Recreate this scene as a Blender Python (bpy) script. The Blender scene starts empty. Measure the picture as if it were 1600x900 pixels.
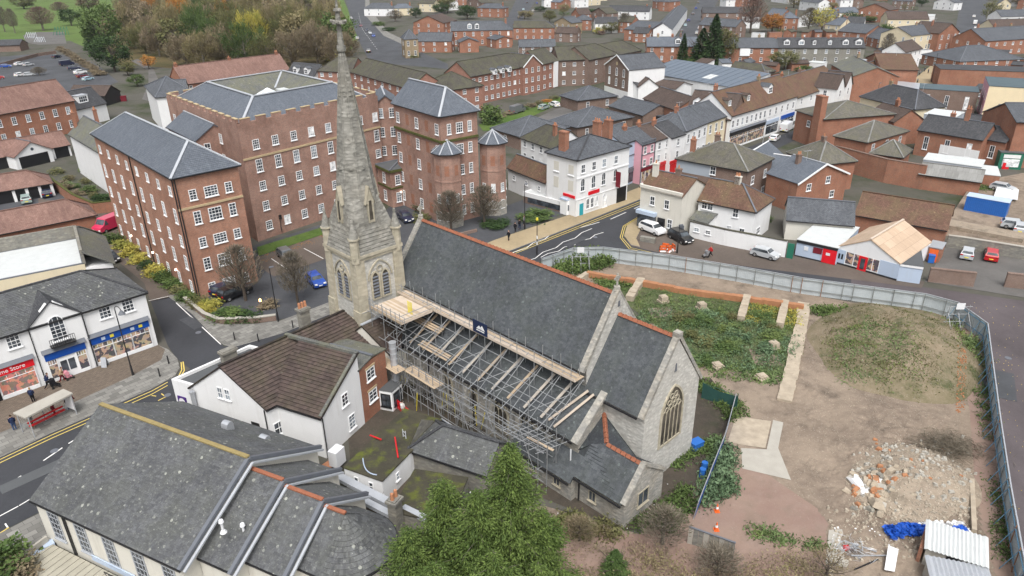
import bpy,math,random
import numpy as np
from mathutils import Vector,Matrix
random.seed(7);rng=np.random.default_rng(7)
sc=bpy.context.scene;col=sc.collection
V=Vector;R=math.radians
F=1115.0;TH=R(25.38);RO=R(.73);H=42.0
_U0=V((0,math.sin(TH),math.cos(TH)));FW=V((0,math.cos(TH),-math.sin(TH)));_R0=V((1,0,0))
RR=_R0*math.cos(RO)-_U0*math.sin(RO);UU=_U0*math.cos(RO)+_R0*math.sin(RO)
cd=bpy.data.cameras.new('drone_camera');cam=bpy.data.objects.new('drone_camera',cd);col.objects.link(cam)
cd.sensor_width=36;cd.lens=36*F/1600;cd.clip_start=.5;cd.clip_end=6000
cam.matrix_world=Matrix(((RR.x,UU.x,-FW.x,0),(RR.y,UU.y,-FW.y,0),(RR.z,UU.z,-FW.z,H),(0,0,0,1)))
sc.camera=cam
w=bpy.data.worlds.new('World');sc.world=w;w.use_nodes=True
wn=w.node_tree.nodes;wl=w.node_tree.links
sky=wn.new('ShaderNodeTexSky');sky.sky_type='NISHITA';sky.sun_disc=False
SUN_EL,SUN_AZ=R(58),R(176)
sky.sun_elevation=SUN_EL;sky.sun_rotation=SUN_AZ;sky.air_density=1.3;sky.dust_density=5;sky.ozone_density=1
hs=wn.new('ShaderNodeHueSaturation');hs.inputs['Saturation'].default_value=.28
bg=wn['Background'];bg.inputs['Strength'].default_value=.13
wl.new(sky.outputs[0],hs.inputs['Color']);wl.new(hs.outputs[0],bg.inputs['Color'])
ld=bpy.data.lights.new('sun','SUN');ld.energy=1.5;ld.angle=R(24);ld.color=(1,.97,.93)
sun=bpy.data.objects.new('sun',ld);col.objects.link(sun)
sd=V((math.sin(SUN_AZ)*math.cos(SUN_EL),math.cos(SUN_AZ)*math.cos(SUN_EL),math.sin(SUN_EL)))
sun.rotation_euler=sd.to_track_quat('Z','Y').to_euler();sun.location=(0,0,120)
sc.view_settings.view_transform='Standard';sc.view_settings.look='None';sc.view_settings.exposure=.66
sc.cycles.max_bounces=5;sc.cycles.diffuse_bounces=2;sc.cycles.transparent_max_bounces=4
sc.cycles.use_adaptive_sampling=True;sc.cycles.adaptive_threshold=.02
def ray(x,y):return FW*F+RR*(x-800)+UU*(450-y)
def G(x,y,z=0.0):
 r=ray(x,y);t=(z-H)/r.z;return V((r.x*t,r.y*t,z))
def onp(x,y,p,n):
 r=ray(x,y);o=V((0,0,H));t=(V(p)-o).dot(n)/r.dot(n);return o+r*t
def proj(p):
 q=V(p)-V((0,0,H));d=q.dot(FW);return 800+F*q.dot(RR)/d,450-F*q.dot(UU)/d
def ztop(b,ty):
 g=G(*b);lo,hi=0.,41.
 for _ in range(50):
  m=(lo+hi)/2
  if proj((g.x,g.y,m))[1]>ty:lo=m
  else:hi=m
 return lo
MATS={}
class NT:
 def __init__(s,name,rough=.85,spec=.3,metal=0.):
  s.m=bpy.data.materials.new(name);s.m.use_nodes=True;s.t=s.m.node_tree;s.n=s.t.nodes;s.l=s.t.links
  s.b=s.n['Principled BSDF'];s.b.inputs['Roughness'].default_value=rough
  s.b.inputs['Specular IOR Level'].default_value=spec;s.b.inputs['Metallic'].default_value=metal
  s.tc=s.n.new('ShaderNodeTexCoord');s.geo=s.n.new('ShaderNodeNewGeometry')
  MATS[name]=s.m
 def new(s,t,**k):
  o=s.n.new(t)
  for a,b in k.items():setattr(o,a,b)
  return o
 def noise(s,scale,detail=3,rough=.55,vec=None,stretch=None):
  o=s.n.new('ShaderNodeTexNoise');o.inputs['Scale'].default_value=scale;o.inputs['Detail'].default_value=detail
  o.inputs['Roughness'].default_value=rough
  v=vec or s.geo.outputs['Position']
  if stretch:
   mp=s.n.new('ShaderNodeMapping');mp.inputs['Scale'].default_value=stretch;s.l.new(v,mp.inputs[0]);v=mp.outputs[0]
  s.l.new(v,o.inputs['Vector']);return o.outputs['Fac']
 def ramp(s,fac,a,b):
  o=s.n.new('ShaderNodeMapRange');o.inputs[1].default_value=a;o.inputs[2].default_value=b
  s.l.new(fac,o.inputs[0]);return o.outputs[0]
 def math(s,op,a,b=None,c=None):
  o=s.n.new('ShaderNodeMath');o.operation=op
  for i,x in enumerate((a,b,c)):
   if x is None:continue
   if isinstance(x,(int,float)):o.inputs[i].default_value=x
   else:s.l.new(x,o.inputs[i])
  return o.outputs[0]
 def mix(s,fac,a,b,mode='MIX'):
  o=s.n.new('ShaderNodeMix');o.data_type='RGBA';o.blend_type=mode
  def put(sock,x):
   if isinstance(x,(int,float)):sock.default_value=x
   elif isinstance(x,(tuple,list)):sock.default_value=(*x[:3],1)
   else:s.l.new(x,sock)
  put(o.inputs[0],fac);put(o.inputs[6],a);put(o.inputs[7],b);return o.outputs[2]
 def attr(s):
  o=s.n.new('ShaderNodeAttribute');o.attribute_name='tv';return o.outputs['Fac']
 def out(s,c,bump=None,bs=.3,bd=.05):
  if isinstance(c,tuple):s.b.inputs['Base Color'].default_value=(*c,1)
  else:s.l.new(c,s.b.inputs['Base Color'])
  if bump is not None:
   o=s.n.new('ShaderNodeBump');o.inputs['Strength'].default_value=bs;o.inputs['Distance'].default_value=bd
   s.l.new(bump,o.inputs['Height']);s.l.new(o.outputs[0],s.b.inputs['Normal'])
  return s.m
def sc3(c,k):return tuple(min(1,x*k)for x in c)
def plain(name,c,rough=.6,spec=.4,metal=0.,var=.12,scale=1.2):
 t=NT(name,rough,spec,metal)
 n=t.noise(scale,4);return t.out(t.mix(n,sc3(c,1-var),sc3(c,1+var)))
def plaster(name,c,dirt=.25):
 t=NT(name,.9,.2)
 n=t.noise(.6,5,.6);s=t.noise(1.6,4,.6,stretch=(1,1,.12));f=t.noise(9,3)
 k=t.mix(t.ramp(n,.3,.75),sc3(c,.93),c)
 k=t.mix(t.math('MULTIPLY',t.ramp(s,.55,.85),dirt),k,sc3((.33,.31,.27),1))
 return t.out(k,f,.15,.02)
def brick(name,c1,c2,mortar=(.35,.3,.26),tone=.5):
 t=NT(name,.9,.2)
 b=t.new('ShaderNodeTexBrick');b.inputs['Scale'].default_value=1;b.inputs['Brick Width'].default_value=.24
 b.inputs['Row Height'].default_value=.085;b.inputs['Mortar Size'].default_value=.012
 b.inputs['Color1'].default_value=(*c1,1);b.inputs['Color2'].default_value=(*c2,1);b.inputs['Mortar'].default_value=(*mortar,1)
 t.l.new(t.tc.outputs['UV'],b.inputs['Vector'])
 n=t.noise(.35,5,.6);s=t.noise(1.3,4,.6,stretch=(1,1,.15));p=t.noise(2.2,5,.7)
 k=t.mix(t.math('MULTIPLY',t.ramp(n,.35,.7),tone),b.outputs['Color'],sc3(c2,.62))
 k=t.mix(t.math('MULTIPLY',t.ramp(s,.55,.8),.35),k,(.09,.07,.06))
 k=t.mix(t.math('MULTIPLY',t.ramp(p,.5,.8),.4),k,sc3(c1,1.45))
 return t.out(k,b.outputs['Fac'],.2,.01)
def roofing(name,c1,c2,lichen=(.3,.31,.26),la=.3,moss=None,ma=0.,tw=.3,th=.22,geo=False,rough=.7,stain=.5):
 t=NT(name,rough,.35)
 at=t.attr()
 if geo:
  base=t.mix(at,c1,c2);bump=None
 else:
  b=t.new('ShaderNodeTexBrick');b.inputs['Scale'].default_value=1;b.inputs['Brick Width'].default_value=tw
  b.inputs['Row Height'].default_value=th;b.inputs['Mortar Size'].default_value=.016;b.inputs['Mortar Smooth'].default_value=.3
  b.inputs['Color1'].default_value=(*c1,1);b.inputs['Color2'].default_value=(*c2,1);b.inputs['Mortar'].default_value=(*sc3(c1,.45),1)
  t.l.new(t.tc.outputs['UV'],b.inputs['Vector']);base=b.outputs['Color'];bump=b.outputs['Fac']
 n=t.noise(.28,5,.65);k=t.mix(t.math('MULTIPLY',t.ramp(n,.35,.7),stain),base,sc3(c1,.6))
 d=t.noise(1.1,5,.7,vec=t.tc.outputs['UV'],stretch=(1.6,.3,1));k=t.mix(t.math('MULTIPLY',t.ramp(d,.5,.75),.45),k,sc3(c2,1.35))
 l=t.noise(3.2,4,.7);l2=t.noise(.45,4,.6)
 k=t.mix(t.math('MULTIPLY',t.math('MULTIPLY',t.ramp(l,.6,.72),t.ramp(l2,.35,.65)),la),k,lichen)
 if la>.3:
  vo=t.new('ShaderNodeTexVoronoi');vo.inputs['Scale'].default_value=1.9;t.l.new(t.geo.outputs['Position'],vo.inputs['Vector']);rr_=t.new('ShaderNodeSeparateColor');t.l.new(vo.outputs['Color'],rr_.inputs[0])
  sp=t.math('MULTIPLY',t.math('LESS_THAN',vo.outputs['Distance'],t.math('MULTIPLY',rr_.outputs[0],.26)),t.ramp(l2,.42,.6));k=t.mix(t.math('MULTIPLY',sp,la),k,sc3(lichen,1.5))
  k=t.mix(t.math('MULTIPLY',t.ramp(t.noise(9,4,.8),.45,.7),.5),k,sc3(c1,.55));k=t.mix(t.math('MULTIPLY',t.ramp(t.noise(5,4,.8),.55,.72),.45*la+.1),k,lichen)
 if moss:k=t.mix(t.math('MULTIPLY',t.ramp(t.noise(.45,5,.7),.42,.62),ma),k,moss)
 return t.out(k,bump if bump is not None else t.noise(6,3),.35 if bump is not None else .2,.02)
def stonem(name,c,c2,sc_=3.2,yel=.3):
 t=NT(name,.9,.2)
 v=t.new('ShaderNodeTexVoronoi');v.inputs['Scale'].default_value=sc_
 mp=t.new('ShaderNodeMapping');mp.inputs['Scale'].default_value=(.8,.8,1.7);t.l.new(t.geo.outputs['Position'],mp.inputs[0]);t.l.new(mp.outputs[0],v.inputs['Vector'])
 sep=t.new('ShaderNodeSeparateColor');t.l.new(v.outputs['Color'],sep.inputs[0])
 k=t.mix(sep.outputs[0],c,c2)
 k=t.mix(t.math('MULTIPLY',t.ramp(t.noise(.5,5,.65),.45,.75),yel),k,(.36,.27,.14))
 k=t.mix(t.math('MULTIPLY',t.ramp(t.noise(1.2,4,.6,stretch=(1,1,.2)),.52,.8),.5),k,sc3(c2,.45))
 k=t.mix(t.math('MULTIPLY',t.ramp(v.outputs['Distance'],.05,.5),.35),k,sc3(c2,.55))
 return t.out(k,v.outputs['Distance'],.5,.06)
def M(n):return MATS[n]
SL1,SL2=(.068,.074,.086),(.115,.125,.14)
roofing('slate_tiles',(.04,.042,.047),(.125,.13,.138),la=.75,geo=True,moss=(.10,.105,.085),ma=.3,lichen=(.34,.35,.31))
roofing('slate_tiles_church',(.03,.034,.04),(.102,.112,.122),la=.4,geo=True,lichen=(.2,.23,.23),moss=(.06,.07,.055),ma=.3)
roofing('slate',SL1,SL2,la=.25)
roofing('slate_blue',(.095,.11,.135),(.135,.152,.178),la=.12,stain=.35)
roofing('slate_moss',(.11,.115,.11),(.17,.17,.16),la=.5,moss=(.15,.15,.09),ma=.6)
roofing('slate_dark',(.042,.044,.05),(.082,.083,.088),la=.2)
roofing('tiles_brown',(.065,.046,.038),(.11,.078,.065),la=.2)
roofing('tiles_rust',(.105,.053,.037),(.175,.095,.066),la=.4,lichen=(.3,.22,.12),moss=(.12,.10,.045),ma=.4)
roofing('tiles_red',(.19,.105,.085),(.27,.165,.135),la=.15,stain=.75)
roofing('tiles_mossy',(.055,.05,.042),(.095,.087,.072),la=.3,moss=(.09,.092,.045),ma=.5)
roofing('tiles_concrete',(.095,.09,.078),(.145,.135,.115),la=.3,tw=.34,th=.33,moss=(.125,.12,.065),ma=.4)
roofing('tiles_cottage',(.022,.016,.015),(.098,.070,.062),la=.25,geo=True,moss=(.09,.1,.03),ma=.15)
roofing('ply',(.42,.31,.22),(.5,.38,.28),la=.1,tw=2.4,th=1.2,stain=.15)
roofing('asbestos',(.2,.2,.19),(.26,.26,.25),la=.3,tw=1,th=2)
plaster('white',(.74,.745,.75));plaster('cream',(.66,.58,.42));plaster('offwhite',(.62,.6,.54),.5)
plaster('blue_wall',(.42,.5,.62));plaster('pink_wall',(.68,.36,.42));plaster('grey_wall',(.36,.4,.45));plaster('cream_bright',(.78,.66,.45))
brick('brick_mill',(.40,.185,.115),(.28,.13,.088),(.4,.3,.24),.6)
brick('brick_pink',(.37,.20,.15),(.25,.14,.11),(.4,.32,.27),.65)
brick('brick_red',(.34,.125,.07),(.26,.10,.062),(.33,.25,.19),.45)
brick('brick_flats',(.33,.145,.105),(.25,.11,.08),(.34,.25,.2),.4)
brick('brick_brown',(.2,.13,.10),(.16,.10,.075),(.26,.22,.2),.4)
brick('brick_buff',(.34,.26,.15),(.26,.2,.12),(.3,.25,.2),.4)
brick('brick_grey',(.24,.23,.2),(.18,.17,.15),(.3,.3,.27),.4)
stonem('flint',(.46,.44,.39),(.27,.265,.25));stonem('ashlar',(.52,.47,.37),(.40,.37,.29),1.4,.25)
stonem('spire_stone',(.37,.36,.325),(.19,.185,.165),2.2,.1);stonem('flint_white',(.62,.61,.57),(.45,.44,.41),3,.12)
stonem('rubble_wall',(.3,.29,.25),(.2,.195,.18),2.4,.2)
plain('frame_white',(.78,.79,.8),.5,var=.04);plain('lead',(.36,.38,.41),.5,.5,var=.15);plain('lead_dark',(.12,.13,.15),.55)
plain('gutter',(.02,.02,.022),.4);plain('ridge_red',(.27,.10,.055),.8,var=.35,scale=4);plain('ridge_ochre',(.26,.205,.09),.9,var=.35,scale=3)
plain('terracotta',(.42,.19,.10),.8,var=.25,scale=3);plain('black',(.012,.012,.014),.45);plain('rubber',(.015,.015,.015),.8)
plain('door_teal',(.02,.3,.36));plain('red_paint',(.5,.015,.02),.4);plain('red_sign',(.62,.01,.02),.4);plain('blue_sign',(.005,.06,.3),.4)
plain('blue_paint',(.02,.12,.42),.45);plain('green_paint',(.02,.14,.09),.5);plain('steel',(.42,.43,.45),.35,.5,.85,scale=6);plain('galv',(.48,.5,.53),.45,.5,.5,scale=3);plain('scaffold_tube',(.30,.31,.32),.5,.5,.4,scale=3)
plain('board',(.42,.33,.235),.8,var=.3,scale=1.5);plain('board_pale',(.52,.44,.36),.8,var=.2,scale=1.5);plain('board_grey',(.42,.38,.33),.8,var=.2)
plain('yellow',(.65,.55,.05),.5);plain('orange',(.7,.12,.02),.5);plain('moss_stuff',(.08,.085,.03),1,.1,var=.4,scale=2)
plain('bark',(.075,.06,.048),.95,var=.3,scale=5);plain('bark_grey',(.13,.115,.095),.95,var=.3);plain('skin',(.5,.3,.22),.6)
plain('timber_deck',(.34,.32,.26),.9,var=.25);plain('white_roof',(.5,.52,.52),.7,var=.12);plain('felt',(.08,.085,.09),.8,var=.2,scale=.6)
plain('felt_green',(.07,.10,.115),.8,var=.25,scale=.5);plain('concrete',(.36,.34,.3),.9,var=.2,scale=.9)
plain('limestone',(.36,.305,.235),.95,var=.45,scale=1.3);plain('metal_sheet',(.13,.16,.20),.4,.5,.2,var=.08);plain('tarp_blue',(.01,.08,.42),.6,var=.45)
plain('mesh_green',(.02,.07,.06),.9,var=.3,scale=2);plain('white_plastic',(.66,.67,.69),.4,var=.03);plain('string_course',(.42,.33,.2),.9,var=.2)
for nm,c in dict(navy=(.02,.03,.07),maroon=(.16,.02,.03),denim=(.05,.08,.16),blackcloth=(.015,.015,.018),tan=(.35,.25,.16),redcloth=(.4,.03,.03),greycloth=(.2,.2,.21),greencloth=(.04,.12,.08),whitecloth=(.6,.6,.58),hair=(.04,.025,.015),hair_fair=(.3,.2,.1),hivis=(.6,.6,.05)).items():plain(nm,c,.9,.1,var=.1)
def glassm(name,c,rough=.12):
 t=NT(name,rough,.6);n=t.noise(.9,2);return t.out(t.mix(t.ramp(n,.4,.6),c,sc3(c,2.6)))
glassm('glass',(.03,.035,.042));glassm('glass_sky',(.12,.14,.16));glassm('blind',(.4,.42,.44),.4);glassm('car_glass',(.03,.035,.04),.06);glassm('glass_church',(.03,.026,.02),.4);glassm('rooflight',(.5,.55,.58),.2)
def emis(name,c,s,c2=None):
 t=NT(name,.6);v=t.new('ShaderNodeTexVoronoi');v.inputs['Scale'].default_value=2.4;t.l.new(t.geo.outputs['Position'],v.inputs['Vector'])
 k=t.mix(t.math('GREATER_THAN',t.noise(1.5,2),.5),c,c2 or c);k=t.mix(.25,k,v.outputs['Color'],'MULTIPLY');t.l.new(k,t.b.inputs['Base Color']);t.l.new(k,t.b.inputs['Emission Color'])
 t.b.inputs['Emission Strength'].default_value=s;return t.m
emis('shop_display',(.30,.22,.16),.45,(.06,.055,.06));emis('shop_display_red',(.42,.17,.13),.45,(.16,.12,.10));emis('lamp_glow',(1,.85,.7),4)
t=NT('lamp_amber');t.b.inputs['Emission Color'].default_value=(1,.42,.08,1);t.b.inputs['Emission Strength'].default_value=6
def asphalt(name,c,patch=.25):
 t=NT(name,.85,.3);n=t.noise(.12,5,.6);f=t.noise(2.5,5,.7);s=t.noise(.5,4,.6,stretch=(1,.25,1))
 k=t.mix(t.ramp(n,.35,.7),sc3(c,1-patch),sc3(c,1+patch));k=t.mix(t.math('MULTIPLY',t.ramp(f,.4,.8),.35),k,sc3(c,1.5))
 k=t.mix(t.math('MULTIPLY',t.ramp(s,.5,.75),.3),k,sc3(c,.6));return t.out(k,t.noise(20,2),.2,.01)
asphalt('asphalt',(.062,.065,.072));asphalt('asphalt_new',(.042,.044,.05),.15);asphalt('asphalt_purple',(.085,.072,.076),.25);asphalt('asphalt_yard',(.11,.105,.10));asphalt('tarmac_brown',(.105,.085,.072),.2);asphalt('paving_yellow',(.3,.24,.15),.2)
def paving(name,c,bw,bh,m=.02,var=.3):
 t=NT(name,.85,.25);b=t.new('ShaderNodeTexBrick');b.inputs['Scale'].default_value=1;b.inputs['Brick Width'].default_value=bw;b.inputs['Row Height'].default_value=bh;b.inputs['Mortar Size'].default_value=m
 b.inputs['Color1'].default_value=(*sc3(c,1-var),1);b.inputs['Color2'].default_value=(*sc3(c,1+var),1);b.inputs['Mortar'].default_value=(*sc3(c,.5),1)
 mp=t.new('ShaderNodeMapping');mp.inputs['Rotation'].default_value=(0,0,R(-48));t.l.new(t.geo.outputs['Position'],mp.inputs[0]);t.l.new(mp.outputs[0],b.inputs['Vector'])
 k=t.mix(t.math('MULTIPLY',t.ramp(t.noise(.5,4),.4,.7),.4),b.outputs['Color'],sc3(c,.65));return t.out(k,b.outputs['Fac'],.3,.01)
paving('pavement_slabs',(.2,.195,.18),.9,.6);paving('pavement_brick',(.15,.12,.095),.3,.12,.01,.2)
plain('kerbstone',(.34,.33,.31),.85,var=.15,scale=3);plain('white_line',(.7,.7,.68),.7,var=.1,scale=3);plain('yellow_line',(.6,.46,.12),.7,var=.15,scale=3)
def groundm(name,cols,sc1=.08,sc2=.8,fine=(.5,.46,.4),fa=.35):
 t=NT(name,.95,.1);a=t.noise(sc1,6,.65);b=t.noise(sc2,5,.7);c=t.noise(sc1*2.6,5,.6)
 k=t.mix(t.ramp(a,.4,.6),cols[0],cols[1]);k=t.mix(t.ramp(c,.5,.68),k,cols[2]);k=t.mix(t.math('MULTIPLY',t.ramp(b,.45,.7),.5),k,cols[3])
 f=t.noise(7,3,.7);k=t.mix(t.math('MULTIPLY',t.ramp(f,.6,.72),fa),k,fine);return t.out(k,b,.6,.15)
groundm('earth',[(.18,.142,.112),(.25,.20,.155),(.125,.10,.08),(.30,.245,.19)],.12,1.1,(.5,.45,.38),.55)
groundm('earth_pink',[(.22,.15,.125),(.25,.18,.145),(.2,.15,.12),(.27,.2,.17)],.15,.5,fa=.15)
groundm('earth_dark',[(.055,.048,.04),(.075,.062,.05),(.05,.05,.035),(.09,.075,.06)],.2,1.5,(.2,.18,.15),.3)
groundm('mound',[(.21,.17,.12),(.15,.13,.08),(.07,.08,.038),(.25,.2,.145)],.16,1.2)
groundm('rubble_ground',[(.25,.205,.16),(.29,.24,.185),(.18,.15,.115),(.34,.29,.23)],.3,1.6,(.62,.57,.5),.8)
groundm('felt_moss',[(.05,.047,.036),(.07,.065,.045),(.10,.115,.025),(.045,.04,.034)],.35,1.2,(.14,.14,.09),.3)
groundm('weedy_ground',[(.06,.085,.035),(.10,.115,.055),(.05,.06,.03),(.13,.12,.08)],.2,1.2,(.14,.17,.08),.5)
groundm('grass',[(.06,.11,.025),(.09,.13,.035),(.05,.085,.025),(.10,.14,.04)],.1,.9,(.12,.15,.05),.3)
groundm('park',[(.085,.14,.035),(.10,.15,.045),(.07,.10,.03),(.11,.13,.05)],.02,.3,(.12,.15,.05),.1)
groundm('woodland_floor',[(.07,.06,.03),(.10,.08,.04),(.05,.06,.025),(.12,.09,.04)],.05,.5,(.15,.12,.06),.3)
groundm('town_ground',[(.075,.075,.06),(.095,.09,.08),(.04,.052,.024),(.11,.10,.085)],.03,.3,(.2,.19,.17),.3)
def leafm(name,c1,c2,c3=None):
 t=NT(name,.8,.25);a=t.attr();oi=t.new('ShaderNodeObjectInfo')
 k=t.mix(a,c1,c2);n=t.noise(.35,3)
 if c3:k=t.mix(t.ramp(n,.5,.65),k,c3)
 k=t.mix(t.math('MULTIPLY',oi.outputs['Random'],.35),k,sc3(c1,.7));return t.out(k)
leafm('leaf_conifer',(.018,.042,.011),(.175,.245,.06),(.085,.135,.03));leafm('leaf_dark',(.018,.04,.014),(.05,.09,.025));leafm('leaf_green',(.04,.075,.02),(.12,.17,.05))
leafm('leaf_weed',(.06,.10,.035),(.17,.23,.09),(.15,.19,.05));leafm('leaf_gold',(.15,.125,.06),(.34,.29,.16),(.22,.2,.09));leafm('leaf_brown',(.13,.10,.065),(.28,.225,.145),(.19,.165,.10))
leafm('leaf_orange',(.3,.12,.03),(.45,.22,.05));leafm('leaf_yellow',(.3,.26,.05),(.5,.45,.1),(.2,.22,.05));leafm('twig',(.10,.085,.06),(.22,.19,.15));leafm('leaf_olive',(.08,.09,.03),(.17,.17,.07),(.12,.1,.05))
leafm('leaf_purple',(.12,.08,.07),(.22,.15,.12));leafm('leaf_bluegreen',(.045,.085,.042),(.17,.25,.135),(.12,.18,.06))
def finish(name,vs,fs,mats,mi=None,parent=None,kind=None,uv=True,tv=None,smooth=False,origin=None):
 """vs: list of world points. The object's origin is put at `origin` (or its parent's)."""
 org=V(origin)if origin is not None else(V(parent['_o'])if parent is not None and '_o' in parent.keys()else V((0,0,0)))
 me=bpy.data.meshes.new(name)
 me.from_pydata([tuple(V(p)-org)for p in vs],[],fs)
 for m in(mats if isinstance(mats,(list,tuple))else[mats]):me.materials.append(MATS[m]if isinstance(m,str)else m)
 if mi is not None:me.polygons.foreach_set('material_index',mi)
 if uv:add_uv(me,org)
 if tv is not None:
  a=me.attributes.new('tv','FLOAT','FACE');a.data.foreach_set('value',tv)
 if smooth:me.polygons.foreach_set('use_smooth',[True]*len(me.polygons))
 me.update()
 o=bpy.data.objects.new(name,me);col.objects.link(o)
 if parent is not None:
  o.parent=parent
  if '_o' in parent.keys():o.location=org-V(parent['_o'])
  else:o.location=org
 else:o.location=org
 o['_o']=tuple(org)
 if kind:o['kind']=kind
 return o
def add_uv(me,org):
 n=len(me.loops)
 if n==0:return
 uvl=me.uv_layers.new(name='UVMap')
 co=np.empty(len(me.vertices)*3);me.vertices.foreach_get('co',co);co=co.reshape(-1,3)+np.array(org)
 li=np.empty(n,int);me.loops.foreach_get('vertex_index',li)
 np_=len(me.polygons);nrm=np.empty(np_*3);me.polygons.foreach_get('normal',nrm);nrm=nrm.reshape(-1,3)
 lt=np.empty(np_,int);me.polygons.foreach_get('loop_total',lt);nl=np.repeat(nrm,lt,axis=0)
 flat=np.abs(nl[:,2])>.995
 eu=np.stack([-nl[:,1],nl[:,0],np.zeros(len(nl))],1);L=np.linalg.norm(eu,axis=1);L[L==0]=1;eu/=L[:,None]
 eu[flat]=(.7071,.7071,0);ev=np.cross(nl,eu);ev[flat]=(-.7071,.7071,0)
 p=co[li];out=np.stack([(p*eu).sum(1),(p*ev).sum(1)],1);uvl.data.foreach_set('uv',out.ravel())
class MB:
 def __init__(s):s.v=[];s.f=[];s.mi=[];s.tv=[]
 def poly(s,pts,m=0,tv=0.):
  i=len(s.v);s.v+=[V(p)for p in pts];s.f.append(tuple(range(i,i+len(pts))));s.mi.append(m);s.tv.append(tv)
 def hexa(s,b,t,m=0,tv=0.):
  i=len(s.v);n=len(b);s.v+=[V(p)for p in b]+[V(p)for p in t]
  s.f.append(tuple(i+k for k in reversed(range(n))));s.f.append(tuple(i+n+k for k in range(n)))
  for k in range(n):j=(k+1)%n;s.f.append((i+k,i+j,i+n+j,i+n+k))
  s.mi+=[m]*(n+2);s.tv+=[tv]*(n+2)
 def box(s,c,sx,sy,z0,z1,ang=0.,m=0,tv=0.):
  a=V((math.cos(ang),math.sin(ang),0));b=V((-a.y,a.x,0));c=V((c[0],c[1],0))
  q=[c-a*sx/2-b*sy/2,c+a*sx/2-b*sy/2,c+a*sx/2+b*sy/2,c-a*sx/2+b*sy/2]
  s.hexa([p+V((0,0,z0))for p in q],[p+V((0,0,z1))for p in q],m,tv)
 def bar(s,p,q,w_,h_=None,m=0,up=V((0,0,1)),tv=0.):
  p,q=V(p),V(q);h_=h_ or w_;d=(q-p).normalized();x=d.cross(up)
  if x.length<1e-4:x=d.cross(V((1,0,0)))
  x.normalize();y=x.cross(d).normalized();x=x*w_/2;y=y*h_/2
  s.hexa([p-x-y,p+x-y,p+x+y,p-x+y][::-1],[q-x-y,q+x-y,q+x+y,q-x+y][::-1],m,tv)
 def tube(s,p,q,r,r2=None,n=6,m=0,tv=0.):
  p,q=V(p),V(q);r2=r if r2 is None else r2;d=(q-p).normalized();x=d.orthogonal().normalized();y=d.cross(x)
  A=[p+(x*math.cos(2*math.pi*k/n)+y*math.sin(2*math.pi*k/n))*r for k in range(n)]
  B_=[q+(x*math.cos(2*math.pi*k/n)+y*math.sin(2*math.pi*k/n))*r2 for k in range(n)]
  s.hexa(A,B_,m,tv)
 def slab(s,pts,th,m=0):
  n=nrm(pts);n=n if n.z>0 else-n
  P_=[V(p)for p in pts]
  if nrm(P_).z<0:P_=P_[::-1]
  s.hexa([p-n*th for p in P_],P_,m)
 def build(s,name,mats,parent=None,**k):
  k.setdefault('tv',s.tv if any(s.tv)else None)
  return finish(name,s.v,s.f,mats,s.mi if isinstance(mats,(list,tuple))and len(mats)>1 else None,parent,**k)
def nrm(pts):
 n=V((0,0,0));k=len(pts)
 for i in range(k):n+=V(pts[i]).cross(V(pts[(i+1)%k]))
 return n.normalized()
def clip(poly,ax,val,keep_ge):
 out=[];n=len(poly)
 for i in range(n):
  a,b=poly[i],poly[(i+1)%n];da,db=a[ax]-val,b[ax]-val
  if not keep_ge:da,db=-da,-db
  if da>=0:out.append(a)
  if da*db<0:t=da/(da-db);out.append((a[0]+(b[0]-a[0])*t,a[1]+(b[1]-a[1])*t))
 return out
def tiles(mb,pts,tw,th,lift=.03,m=0,jit=.008):
 P_=[V(p)for p in pts];n=nrm(P_)
 if n.z<0:n=-n
 eu=V((-n.y,n.x,0)).normalized();ev=n.cross(eu)
 if ev.z<0:ev=-ev
 o=P_[0];q=[((p-o).dot(eu),(p-o).dot(ev))for p in P_]
 v0=min(a[1]for a in q);v1=max(a[1]for a in q);k=0;y=v0
 while y<v1-.02:
  strip=clip(clip(q,1,y,True),1,y+th,False)
  if len(strip)>=3:
   u0=min(a[0]for a in strip);u1=max(a[0]for a in strip)
   x=(math.floor(u0/tw)-(.5 if k%2 else 0))*tw
   while x<u1:
    c=strip if(x<=u0 and x+tw>=u1)else clip(clip(strip,0,x,True),0,x+tw,False)
    if len(c)>=3:
     j=random.random();dz=j*jit
     t3=[o+eu*a+ev*b+n*(lift*(1-(b-y)/th)+dz)for a,b in c]
     if nrm(t3).dot(n)<0:t3=t3[::-1];c=c[::-1]
     mb.poly(t3,m,.42+j*.58)
     for i in range(len(c)):
      a,b=c[i],c[(i+1)%len(c)]
      if abs(a[1]-y)<1e-4 and abs(b[1]-y)<1e-4 and abs(a[0]-b[0])>.02:
       A,B_=o+eu*a[0]+ev*a[1],o+eu*b[0]+ev*b[1]
       mb.poly([A,B_,B_+n*(lift+dz),A+n*(lift+dz)],m,.001)  # riser faces take the darkest tone: shadow line under each course, painted in
    x+=tw
  y+=th;k+=1
def thing(name,label,cat,loc=(0,0,0),group=None,kind=None):
 o=bpy.data.objects.new(name,None);col.objects.link(o);o.location=loc;o.empty_display_size=.5
 o['label']=label;o['category']=cat;o['_o']=tuple(loc)
 if group:o['group']=group
 if kind:o['kind']=kind
 return o
def tag(o,label,cat,group=None):
 o['label']=label;o['category']=cat
 if group:o['group']=group
 return o
def struct(o):o['kind']='structure';return o
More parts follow.
